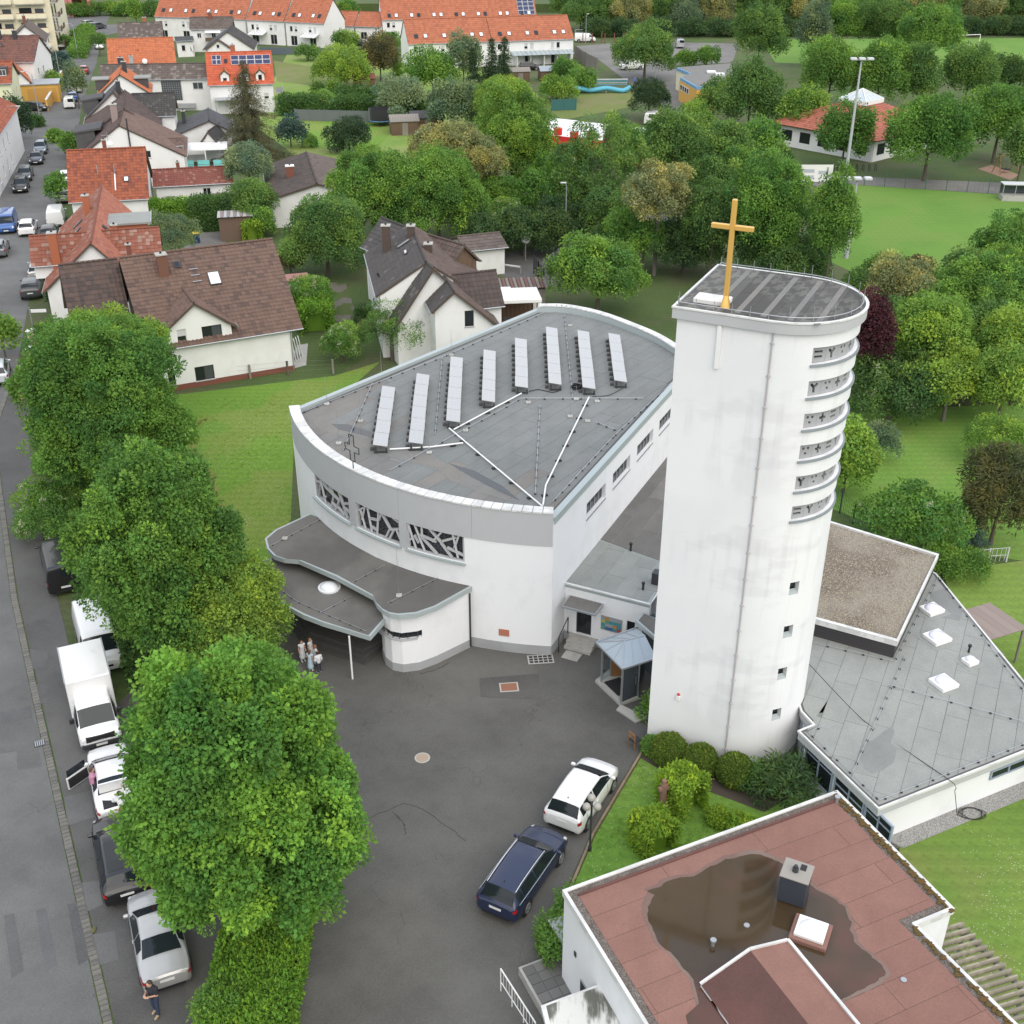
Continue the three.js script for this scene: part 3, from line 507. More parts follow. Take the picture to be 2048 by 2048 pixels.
{
const ev=new Evaluator(); ev.attributes=['position','normal','uv'];
const brush=(g)=>{ const b=new Brush(plain(g)); b.updateMatrixWorld(); return b; };
const sector=(p0,p1,r0,r1,y0,y1,n=20)=>{ const P=[]; for (let i=0; i <= n; i++) P.push(tcirc(lerp(p0,p1,i/n),r1)); for (let i=n; i >= 0; i--) P.push(tcirc(lerp(p0,p1,i/n),r0)); return prism(P,y0,y1); };
let body=brush(prism(dPlan(0),0,20.95));
const slots=[19.72,18.38,17.03,15.69,14.33,12.98],wins=[9.36,7.16,4.93,2.68];
for (const y of slots) body=ev.evaluate(body,brush(sector(-55.5,62,RT - 1.9,RT + .3,y,y + .66)),SUBTRACTION);
const wf=-43.2*Math.PI/180,wo=V3(Math.cos(wf)*TA[0] + Math.sin(wf)*TB[0],0,Math.cos(wf)*TA[1] + Math.sin(wf)*TB[1]),wry=Math.atan2(wo.x,wo.z);
for (const y of wins) { const p=tcirc(-43.2,RT); body=ev.evaluate(body,brush(bx(p[0],y + .3,p[1],.46,.6,.64,wry)),SUBTRACTION); }
body.geometry.deleteAttribute('normal');
const bodyGeo=toCreasedNormals(body.geometry.index ? body.geometry.toNonIndexed() : body.geometry,.5);
part(tower,'shaft',bodyGeo,M.towerWhite);
part(tower,'plinth',[prism(dPlan(.035),0,.42)],M.plinth);
// belfry screens: white slabs pierced by bars, forks, dots and crosses
const R=(x,y,w,h)=>[[x,y],[x + w,y],[x + w,y + h],[x,y + h]];
const glyph={
bars: [R(-.17,.36,.34,.1),R(-.17,.16,.34,.1)],
fork: [[[-.05,.08],[.05,.08],[.05,.28],[.17,.42],[.10,.5],[0,.38],[-.10,.5],[-.17,.42],[-.05,.28]]],
dots: [R(-.14,.36,.1,.1),R(.06,.36,.1,.1),R(-.04,.14,.1,.1)],
plus: [[[-.05,.1],[.05,.1],[.05,.24],[.16,.24],[.16,.36],[.05,.36],[.05,.5],[-.05,.5],[-.05,.36],[-.16,.36],[-.16,.24],[-.05,.24]]],
};
const order=[0,1,2,2,1,0].map((q)=>Array.from({ length: 9 },(_,k)=>['bars','fork','dots','plus'][(k + q) % 4]));
slots.forEach((y,i)=>{
const sc=part(tower,'belfry_opening',[sector(-56.5,63,RT - .03,RT + .08,y - .1,y - .008)],M.ledge ??= flat(.25,.28,.30,.6));
const N=9,seams=[]; for (let k=1; k < N; k++) { const p=tcirc(lerp(-56.5,63,k/N),RT + .02),q=tcirc(lerp(-56.5,63,k/N),RT + .085); seams.push(bar(V3(p[0],y - .004,p[1]),V3(q[0],y - .004,q[1]),.02,.014)); }
part(sc,'ledge_seam',seams,M.zinc);
order[i].forEach((kind,k)=>{
const a=tcirc(-55.4 + k*13,RT - .14),b=tcirc(-55.4 + (k + 1)*13,RT - .14),L=Math.hypot(b[0] - a[0],b[1] - a[1]),u=V3((b[0] - a[0])/L,0,(b[1] - a[1])/L);
part(sc,'screen_slab',[plate(V3(a[0],y + .02,a[1]),u,V3(0,1,0),[[.004,0],[L - .004,0],[L - .004,.62],[.004,.62]],.12,glyph[kind].map((h)=>h.map(([x,q])=>[x + L/2,q])))],M.plinth);
});
});
for (const y of wins) {
const p=tcirc(-43.2,RT - .26),q=tcirc(-43.2,RT - .05);
const w=part(tower,'window',[bx(p[0],y + .035,p[1],.44,.05,.05,wry),bx(p[0],y + .565,p[1],.44,.05,.05,wry)],M.zinc);
part(w,'pane',[bx(p[0] - wo.x*.03,y + .3,p[1] - wo.z*.03,.455,.59,.02,wry)],M.glass);
const g=new THREE.BoxGeometry(.45,.03,.26).rotateX(.5).rotateY(wry).translate(q[0] - wo.x*.06,y + .07,q[1] - wo.z*.06); part(w,'sill',[g],M.bluegrey);
}
part(tower,'cornice',[prism(dPlan(.17),20.955,21.36)],M.greyBand);
part(tower,'roof_edge',[prism(dPlan(.2),21.365,21.425,[dPlan(.08)])],M.coping);
part(tower,'roof_deck',[prism(dPlan(.08),21.365,21.40)],M.seam);
const tm=varied(M.bitTower,[.8,1,1.15,.9]);
sheetRoof(tower,dPlan(.07),21.402,115.6,.95,9,tm,15,null);
for (let k=1; k < 6; k++) { const a=tw(k*1.0 + .25,.15),b=tw(k*1.0 + .25,5.4); part(tower,'lap_strip',[bar(V3(a[0],21.418,a[1]),V3(b[0],21.418,b[1]),.22,.012)],M.bitTan); }
const ring=dPlan(-.02).map(([x,z])=>V3(x,21.56,z)),rg=[]; ring.forEach((p,i)=>{ const q=ring[(i + 1) % ring.length]; rg.push(rod(p,q,.018,5)); if (i % 4 === 0) rg.push(rod(V3(p.x,21.42,p.z),V3(p.x,21.95,p.z),.014,5)); });
for (let k=0; k < 6; k++) for (const [b] of [[-.02],[5.62]]) { const p=tw(k*.7,b); rg.push(rod(V3(p[0],21.42,p[1]),V3(p[0],21.8,p[1]),.014,5)); }
part(tower,'conductor_rail',rg,M.steel);
const hb=tw(1.05,1.0); part(tower,'roof_hatch',[cbx(hb[0],21.5,hb[1],1.35,.2,.8,.03,-.447)],M.coping);
const dp=tcirc(-87,RT + .05),dg=[rod(V3(dp[0],.1,dp[1]),V3(dp[0],21.3,dp[1]),.035,8)]; for (let y=1; y < 21; y += 1.3) dg.push(bx(dp[0],y,dp[1],.12,.04,.12,.4));
part(tower,'downpipe',dg,flat(.44,.42,.42,.6));
const st=tw(1.72,-.07); part(tower,'wall_strip',[bx(st[0],20.05,st[1],.16,1.75,.12,-.447)],M.whitePaint);
const al=tw(1.35,-.06); const alarm=part(tower,'alarm_box',[cbx(al[0],3.1,al[1],.2,.26,.1,.02,-.447)],M.whitePaint); part(alarm,'beacon',[new THREE.SphereGeometry(.07,10,6).translate(al[0],3.3,al[1])],flat(.5,.02,.015,.3));
}
{ // gilded cross
const p=tw(1.68,.55),c=thing('gold_cross','gilded metal cross standing on the bell tower roof','cross',[p[0],21.41,p[1]],-.447);
part(c,'upright',[cbx(0,2.3,0,.18,3.6,.18,.02)],M.gold); part(c,'crossbar',[cbx(-.445,3.08,0,.71,.18,.18,.02),cbx(.445,3.08,0,.71,.18,.18,.02)],M.gold);
part(c,'foot',[new THREE.CylinderGeometry(.11,.22,.5,4).rotateY(Math.PI/4).translate(0,.25,0)],M.gold);
}

// ---------- sacristy wing between nave and tower ----------
{
const t=place('sacristy_wing','low white wing with grey felt roof joining church and bell tower','building',5,-53),h=3.5;
const plan=[[2.35,-51.25],[6.95,-49.05],[7.4,-50.1],[8.3,-47.6],[10,-48.6],[14.5,-50.5],[17.5,-62],[12.4,-68.5],[11.2,-68.9]];
const u=V3(.902,0,.432),o=V3(2.35,0,-51.25),L=5.1;
part(t,'front_wall',[plate(o,u,V3(0,1,0),[[0,0],[L,0],[L,h - .25],[0,h - .25]],.3,[[[1.15,.55],[2.0,.55],[2.0,2.55],[1.15,2.55]],[[3.95,1.35],[4.4,1.35],[4.4,2.15],[3.95,2.15]]])],M.white);
part(t,'wall',[prism([[2.6,-51.6],[6.7,-49.6],[7.3,-50.4],[9.5,-49.3],[14.2,-50.8],[17.2,-61.8],[12.3,-68.2],[11.3,-68.6]],0,h - .25)],M.white);
part(t,'plinth',[plate(o.clone().add(V3(-.012,0,.028)),u,V3(0,1,0),[[0,0],[1.1,0],[1.1,.5],[0,.5]],.02),plate(o.clone().add(V3(-.012,0,.028)),u,V3(0,1,0),[[2.05,0],[L,0],[L,.5],[2.05,.5]],.02)],M.plinth);
const P=(s,y,d=0)=>V3(2.35 + .902*s - .432*d,y,-51.25 + .432*s + .902*d);
const door=part(t,'door',[plate(P(1.15,.55,-.12),u,V3(0,1,0),[[0,0],[.85,0],[.85,2],[0,2]],.05)],M.glass);
part(door,'door_frame',[plate(P(1.15,.55,-.08),u,V3(0,1,0),[[.002,.002],[.07,.002],[.07,1.998],[.002,1.998]],.08),plate(P(1.15,.55,-.08),u,V3(0,1,0),[[.78,.002],[.848,.002],[.848,1.998],[.78,1.998]],.08)],M.black);
const win=part(t,'window',[plate(P(3.95,1.35,-.1),u,V3(0,1,0),[[.002,.002],[.448,.002],[.448,.06],[.002,.06]],.06),plate(P(3.95,1.35,-.1),u,V3(0,1,0),[[.002,.74],[.448,.74],[.448,.798],[.002,.798]],.06)],M.darkSteel);
part(win,'pane',[plate(P(3.95,1.35,-.14),u,V3(0,1,0),[[.002,.062],[.448,.062],[.448,.738],[.002,.738]],.02)],M.glass);
part(t,'fascia',[prism(plan,h - .25,h)],M.bluegrey);
part(t,'roof_edge',[wallLine([[2.33,-51.2],[6.98,-48.98],[7.45,-50.05]],.1,h,h + .08)],M.coping);
sheetRoof(t,[[2.55,-51.3],[6.9,-49.2],[7.35,-50.2],[8.2,-49.6],[8.6,-52.6],[4.6,-55.6]],h + .003,-64,1.0,4.5,varied(M.bitGreen,[.92,1,.96]),5);
sheetRoof(t,[[4.65,-55.65],[8.65,-52.65],[8.8,-48.3],[14.4,-50.7],[17.3,-62],[12.3,-68.3],[11.2,-68.8]],h + .003,-64,1.0,6,varied(M.bitBrown,[.9,1,1.1]),6);
part(t,'vent_pipe',[cyl([6.46,-54.25][0],h,[6.46,-54.25][1],.06,.45,10),cyl([6.46,-54.25][0],h + .4,[6.46,-54.25][1],.09,.1,10)],M.black);
part(t,'vent_pipe',[cyl([6.75,-50.36][0],h,[6.75,-50.36][1],.06,.4,10),cyl([6.75,-50.36][0],h + .36,[6.75,-50.36][1],.09,.1,10)],M.black);
part(t,'roof_unit',[cbx(7.55,h + .35,-51.0,.5,.7,.5,.02,-.447)],M.darkSteel);
for (let k=0; k < 3; k++) part(t,'step',[plate(P(.85,.17*k,.3*(3 - k)),u,V3(0,1,0),[[0,0],[1.5,0],[1.5,.17],[0,.17]],.3*(3 - k) - .002)],M.concrete);
part(t,'mat',[plate(P(1.05,.004,1.7),u,V3(0,1,0),[[0,.01],[.9,.01],[.9,.04],[0,.04]],.7)],M.concrete);
const hr=[]; for (const d of [.15,1.35]) hr.push(rod(P(.75,d < 1 ? .5 : .02,d),P(.75,d < 1 ? 1.5 : 1.0,d),.025,8)); hr.push(rod(P(.75,1.5,.15),P(.75,1.0,1.35),.025,8)); part(t,'handrail',hr,M.black);
part(t,'door_canopy',[plate(P(.75,2.72,1.15),u,V3(0,1,0),[[0,0],[1.9,0],[1.9,.1],[0,.1]],1.15)],M.zinc);
part(t,'door_canopy_roofing',[plate(P(.83,2.82,1.07),u,V3(0,1,0),[[0,.001],[1.74,.001],[1.74,.012],[0,.012]],1.0)],M.bitBrown);
part(t,'wall_lamp',[cbx(P(2.55,2.3,.05).x,2.3,P(2.55,2.3,.05).z,.1,.12,.1,.02)],M.whitePaint);
// abstract painted panel on the wall
const mural=part(t,'wall_picture',[plate(P(2.55,1.25,.05),u,V3(0,1,0),[[0,0],[1.15,0],[1.15,.85],[0,.85]],.045)],M.zinc);
const cols=[[.42,.42,.12],[.06,.26,.32],[.45,.08,.05],[.50,.24,.04],[.12,.30,.22],[.30,.34,.36],[.05,.14,.30]],r=rng(5); let x=.04;
for (let i=0; i < 5; i++) { let y=.04; for (let j=0; j < 4; j++) { const c=cols[Math.floor(r()*7)]; part(mural,'painted_field',[plate(P(2.55,1.25,.062),u,V3(0,1,0),[[x,y],[x + .2,y + (r() - .5)*.04],[x + .2,y + .18],[x,y + .18]],.01)],flat(...c,.6)); y += .197; } x += .214; }
// low link and glass porch by the tower
part(t,'link_roof',[prism([[6.6,-49.0],[6.2,-48.3],[7.4,-46.2],[8.0,-46.5],[8.4,-47.6]],2.75,3.0)],M.bluegrey);
part(t,'link_roofing',[prism([[6.7,-48.9],[6.35,-48.3],[7.4,-46.4],[7.85,-46.6],[8.2,-47.6]],2.99,3.012)],M.bitBrown);
part(t,'link_wall',[prism([[6.6,-48.6],[6.95,-48.0],[7.3,-47.4],[8.2,-47.6],[7.2,-49.3]],0,2.75)],M.glassGrey);
}
{
const t=place('glass_porch','glass roofed entrance porch with steel posts beside the bell tower','porch',5.8,-46.6);
const A=[4.15,-47.05],B=[5.27,-44.85],C=[7.0,-45.75],D=[6.3,-48.3],h=2.55,ridge0=V3(5.5,3.0,-46.55),ridge1=V3(6.55,3.0,-47.0),v=(p,y=h)=>V3(p[0],y,p[1]);
const tri=(...q)=>{ const g=new THREE.BufferGeometry(); const pos=[]; for (let i=1; i + 1 < q.length; i++) for (const p of [q[0],q[i],q[i + 1]]) pos.push(p.x,p.y,p.z); g.setAttribute('position',new THREE.Float32BufferAttribute(pos,3)); g.computeVertexNormals(); return g; };
const pm=new THREE.MeshPhysicalMaterial({ color: lin(.36,.42,.46),roughness: .25,clearcoat: .4,side: THREE.DoubleSide });
const split=(a,b,c,d,n)=>{ for (let i=0; i < n; i++) { const f=(x,y,s)=>x.clone().lerp(y,s),q=[f(a,b,i/n),f(a,b,(i + 1)/n),f(d,c,(i + 1)/n),f(d,c,i/n)]; part(t,'roof_pane',[tri(...q)],pm); } };
split(v(A),v(B),ridge0,ridge0,3); split(v(B),v(C),ridge1,ridge0,3); split(v(D),v(A),ridge0,ridge1,3);
const g=[bar(v(A),v(B),.07,.1),bar(v(B),v(C),.07,.1),bar(v(C),v(D),.07,.1),bar(v(D),v(A),.07,.1),bar(ridge0,ridge1,.06,.05),bar(v(A),ridge0,.05,.05),bar(v(B),ridge0,.05,.05)];
for (const k of [1/3,2/3]) { g.push(bar(v(A).lerp(v(B),k),ridge0,.035,.04),bar(v(B).lerp(v(C),k),ridge0.clone().lerp(ridge1,k),.035,.04),bar(v(D).lerp(v(A),k),ridge1.clone().lerp(ridge0,k),.035,.04)); }
part(t,'roof_frame',g,M.zinc); 
for (const p of [[4.5,-47.0],[5.35,-45.3],[6.2,-45.85],[5.0,-47.5]]) part(t,'post',[bx(p[0],h/2,p[1],.08,h,.08,.4)],M.zinc);
part(t,'glass_screen',[bar(v([4.5,-47.0],1.3),v([5.0,-47.5],1.3),.02,2.2)],new THREE.MeshPhysicalMaterial({ color: lin(.8,.85,.85),transmission: 1,roughness: .02,thickness: 0 }));
part(t,'glass_screen',[bar(v([5.35,-45.3],1.3),v([6.2,-45.85],1.3),.02,2.2)],M.glassGrey);
part(t,'notice_board',[bar(v([6.1,-45.7],1.45),v([6.6,-46.9],1.45),.05,1.6)],M.darkSteel);
const r=rng(3); for (let i=0; i < 8; i++) { const k=.12 + (i % 4)*.25,y=i < 4 ? 1.85 : 1.2,c=v([6.1,-45.7],y).lerp(v([6.6,-46.9],y),k).add(V3(-.03,0,-.012)); part(t,'poster',[bx(c.x,c.y,c.z,.02,.42 + r()*.12,.24,-.4)],flat(...[[.7,.7,.68],[.55,.28,.10],[.12,.3,.45],[.62,.55,.3]][i % 4],.6)); }
part(t,'doorway',[bar(v([5.0,-47.5],1.1),v([6.25,-47.6],1.1),.08,2.1)],M.wood);
part(t,'platform',[prism([[4.2,-47.15],[5.3,-45.25],[6.25,-45.75],[6.5,-47.6],[5.2,-48.3]],0,.16)],M.concrete);
part(t,'door_mat',[prism([[4.62,-46.95],[5.25,-45.85],[6.0,-46.25],[5.45,-47.35]],.161,.185)],M.rubber);
part(t,'ramp',[prism([[5.35,-45.3],[6.55,-44.25],[5.95,-43.95],[5.1,-44.9]],0,.09)],M.concrete);
}

// ---------- parish hall ----------
{
const h=2.65,t=place('parish_hall','low parish hall with wide grey felt roof and rooflights beside the bell tower','building',18,-43);
const P=[[13.07,-42.30],[13.06,-41.54],[13.40,-40.61],[12.62,-40.18],[14.85,-35.27],[30.5,-42.3],[29.2,-39.9],[31.5,-43.2],[24.04,-43.80],[22.95,-53.30],[18.5,-57.5],[13,-49]].filter((_,i)=>i !== 5 && i !== 6);
const p4=P[4],pe=[22.10,-38.77],dx=pe[0] - p4[0],dz=pe[1] - p4[1],k=16/Math.hypot(dx,dz); P[5]=[p4[0] + dx*k,p4[1] + dz*k];
P.splice(6,0,[P[5][0] + 1.5,P[5][1] - 3]); P[7]=[24.55,-39.26];
const inset=insetPoly,sgn=1;
part(t,'wall',[prism(inset(P,sgn*.28),0,h - .34)],M.white);
part(t,'fascia',[prism(inset(P,sgn*.04),h - .42,h - .06)],M.greyBand);
part(t,'roof_edge',[prism(P,h - .07,h + .04,[inset(P,sgn*.09)])],M.coping);
part(t,'roof_deck',[prism(inset(P,sgn*.09),h - .1,h)],M.seam);
sheetRoof(t,inset(P,sgn*.2),h + .002,-64.5,1.0,3.2,varied(M.bitGreen,[.97,1,1.02,.985]),12);
// windows: glazed doors towards the little garden, one strip window towards the lawn
const wallRun=(a,b,list)=>{ const L=Math.hypot(b[0] - a[0],b[1] - a[1]),u=V3((b[0] - a[0])/L,0,(b[1] - a[1])/L),n=V3(-u.z,0,u.x); for (const [s,y,w,hh,kind] of list) {
const o=V3(a[0],0,a[1]).addScaledVector(u,s).addScaledVector(n,-.2),f=[],q=(x0,y0,x1,y1)=>[[x0,y0],[x1,y0],[x1,y1],[x0,y1]],N=Math.max(1,Math.round(w/.95));
f.push(plate(o,u,V3(0,1,0),q(0,y,w,y + .07),.1),plate(o,u,V3(0,1,0),q(0,y + hh - .07,w,y + hh),.1)); for (let i=0; i <= N; i++) f.push(plate(o,u,V3(0,1,0),q(clamp(i*w/N - .035,0,w - .07),y + .071,clamp(i*w/N + .035,.07,w),y + hh - .071),.1));
if (hh > 1.2) f.push(plate(o.clone().addScaledVector(n,-.01),u,V3(0,1,0),q(.036,y + hh*.72,w - .036,y + hh*.72 + .06),.08));
const win=part(t,kind,f,M.frameBlue ??= flat(.30,.36,.44,.5)); for (let i=0; i < N; i++) part(win,'pane',[plate(o.clone().addScaledVector(n,-.04),u,V3(0,1,0),q(i*w/N + .036,y + .072,(i + 1)*w/N - .036,y + hh - .072),.05)],M.glass);
if (hh > 1.6 && kind === 'window') for (let i=0; i < N; i++) if (i % 2 === 0) part(win,'curtain',[plate(o.clone().addScaledVector(n,-.035),u,V3(0,1,0),q(i*w/N + .06,y + .1,i*w/N + .22,y + hh*.7),.008)],M.blind);
} };
wallRun(P[3],P[4],[[.45,.75,1.9,1.5,'window'],[2.5,.1,1.9,2.15,'glazed_door'],[4.5,.75,1.6,1.5,'window']]);
wallRun(P[1],P[3],[[.2,.1,.8,2.1,'glazed_door']]);
wallRun(P[4],P[5],[[6.6,1.45,3.2,.5,'window']]);
// clerestory block with gravel roof
const G=[[14.49,-47.48],[18.39,-45.37],[22.96,-53.44],[17.29,-57.56]];
const gI=G.map(([x,z],i)=>{ const cx=(G[0][0] + G[2][0])/2,cz=(G[0][1] + G[2][1])/2,L=Math.hypot(x - cx,z - cz); return [x - (x - cx)/L*.22,z - (z - cz)/L*.22]; });
part(t,'clerestory_wall',[prism(gI,h,3.55)],M.cladding ??= std({ map: tex(256,1.2,(u,v)=>tint([.050,.047,.05],(v*8) % 1 < .12 ? .45 : .8 + .4*fb(u,v,12,2,3,6))),roughness: .7 }));
part(t,'clerestory_edge',[prism(G,3.5,3.80,[gI])],M.coping);
part(t,'clerestory_roof',[prism(gI,3.5,3.68)],M.gravelRoof ??= std({ map: tex(1024,9,(u,v)=>{ const k=hash(Math.floor(u*500),Math.floor(v*500),4),n=fb(u,v,1,1,6,8); return tint(mixc([.24,.20,.155],[.38,.34,.28],sstep(.4,.7,n)),.45 + .9*k*k + .15*n); }),bumpMap: bumpGrain,bumpScale: .03,roughness: 1 }));
{ // loose pebbles on it
const r=rng(2),peb=new THREE.InstancedMesh(new THREE.IcosahedronGeometry(.026,0),flat(.38,.34,.28,1),9000),m=new THREE.Matrix4(),u=new THREE.Vector2(),col=new THREE.Color(); peb.name='pebbles'; peb.userData.kind='stuff';
for (let i=0; i < 9000; i++) { const a=r(),b=r(),x=lerp(lerp(gI[0][0],gI[1][0],a),lerp(gI[3][0],gI[2][0],a),b),z=lerp(lerp(gI[0][1],gI[1][1],a),lerp(gI[3][1],gI[2][1],a),b),s=.5 + r(); m.makeScale(s,s*.7,s*1.2).setPosition(x - t.position.x,3.69,z - t.position.z); peb.setMatrixAt(i,m); const c=.6 + .6*r(); peb.setColorAt(i,col.setRGB(c,c*.97,c*.9)); }
peb.castShadow=peb.receiveShadow=true; t.add(peb);
}
// rooflights
for (const [x,z,s,w] of [[21.55,-49.64,1,.86],[21.02,-47.15,1.05,1],[21.97,-45.20,.62,.6],[20.15,-43.49,1,1]]) {
const g=part(t,'rooflight',[cbx(x,h + .12,z,s,.22,w,.03,.447)],M.whitePaint);
part(g,'dome',[new THREE.SphereGeometry(1,20,8,0,Math.PI*2,0,Math.PI/2).scale(s*.42,.16,w*.42).rotateY(.447).translate(x,h + .225,z)],M.dome);
part(t,'rooflight_flashing',[cbx(x,h + .018,z,s + .45,.012,w + .45,.004,.447)],M.bitGreen);
}
part(t,'vent_pipe',[cyl([22.21,-46.05][0],h,[22.21,-46.05][1],.05,.42,10),cyl([22.21,-46.05][0],h + .36,[22.21,-46.05][1],.09,.1,10)],M.black);
const patch=[[16.89,-40.49],[16.90,-40.11],[16.52,-39.38],[16.64,-38.95],[16.30,-38.10],[15.69,-37.62],[15.17,-37.39],[14.90,-37.75],[14.92,-38.38],[15.29,-39.23],[15.86,-39.60],[16.39,-40.11]];
part(t,'damp_patch',[sheet(patch,h + .017)],M.bitDamp ??= bit([.21,.215,.205],[.19,.195,.185],109,.6));
part(t,'damp_patch',[sheet([[21.94,-51.29],[22.93,-51.83],[23.24,-49.84],[22.70,-48.75],[21.91,-49.04]],h + .017)],M.bitDamp);
// lightning wires
const wl=(pts)=>{ const g=[],b=[]; for (let i=0; i + 1 < pts.length; i++) { const a=pts[i],c=pts[i + 1],L=Math.hypot(c[0] - a[0],c[1] - a[1]); g.push(rod(V3(a[0],h + .1,a[1]),V3(c[0],h + .1,c[1]),.014,5)); for (let d=.3; d < L; d += .85) b.push(bx(lerp(a[0],c[0],d/L),h + .05,lerp(a[1],c[1],d/L),.085,.08,.085)); } const w=part(t,'conductor_wire',g,M.steel); part(w,'wire_holder',b,M.darkSteel,'stuff'); };
wl([[19.01,-45.67],[14.34,-37.40]]); wl([[17.53,-43.43],[22.86,-40.73]]); wl([[14.41,-46.95],[18.35,-45.23],[22.90,-52.82],[23.71,-42.94]]);
const q=inset(P,sgn*.35); wl([q[2],q[3],q[4],q[5]]);
part(t,'loose_cable',[tube([V3([13.34,-43.75][0],4.2,[13.34,-43.75][1]),V3([15.72,-40.87][0],h + .05,[15.72,-40.87][1]),V3([18.32,-36.88][0],h + .06,[18.32,-36.88][1]),V3([18.44,-36.72][0],2.4,[18.44,-36.72][1] + .1),V3([19.08,-37.17][0],.5,[19.08,-37.17][1])],.016,5,60)],M.black);
const lp=[]; for (let i=0; i <= 50; i++) { const a=i/50*Math.PI*6; lp.push(V3([19.80,-37.37][0] + Math.cos(a)*(.5 + .12*Math.sin(i)),.43 + i*.001,[19.80,-37.37][1] + Math.sin(a)*.35)); }
part(t,'cable_loop',tube(lp,.016,5,160),M.black);
const ps=thing('pergola','small flat brown roofed pergola behind the parish hall','pergola',[[24.33,-49.32][0],0,[24.33,-49.32][1]],.42);
for (let i=0; i < 6; i++) part(ps,'roof_board',[bx(-1.25 + i*.5,2.2,0,.49,.05,2.6)],[flat(.27,.215,.185,.8),flat(.25,.20,.175,.8)][i % 2]);
for (const [a,b] of [[-1.4,-1.15],[1.4,-1.15],[-1.4,1.15],[1.4,1.15]]) part(ps,'post',[bx(a,1.08,b,.1,2.16,.1)],M.woodGrey);
}

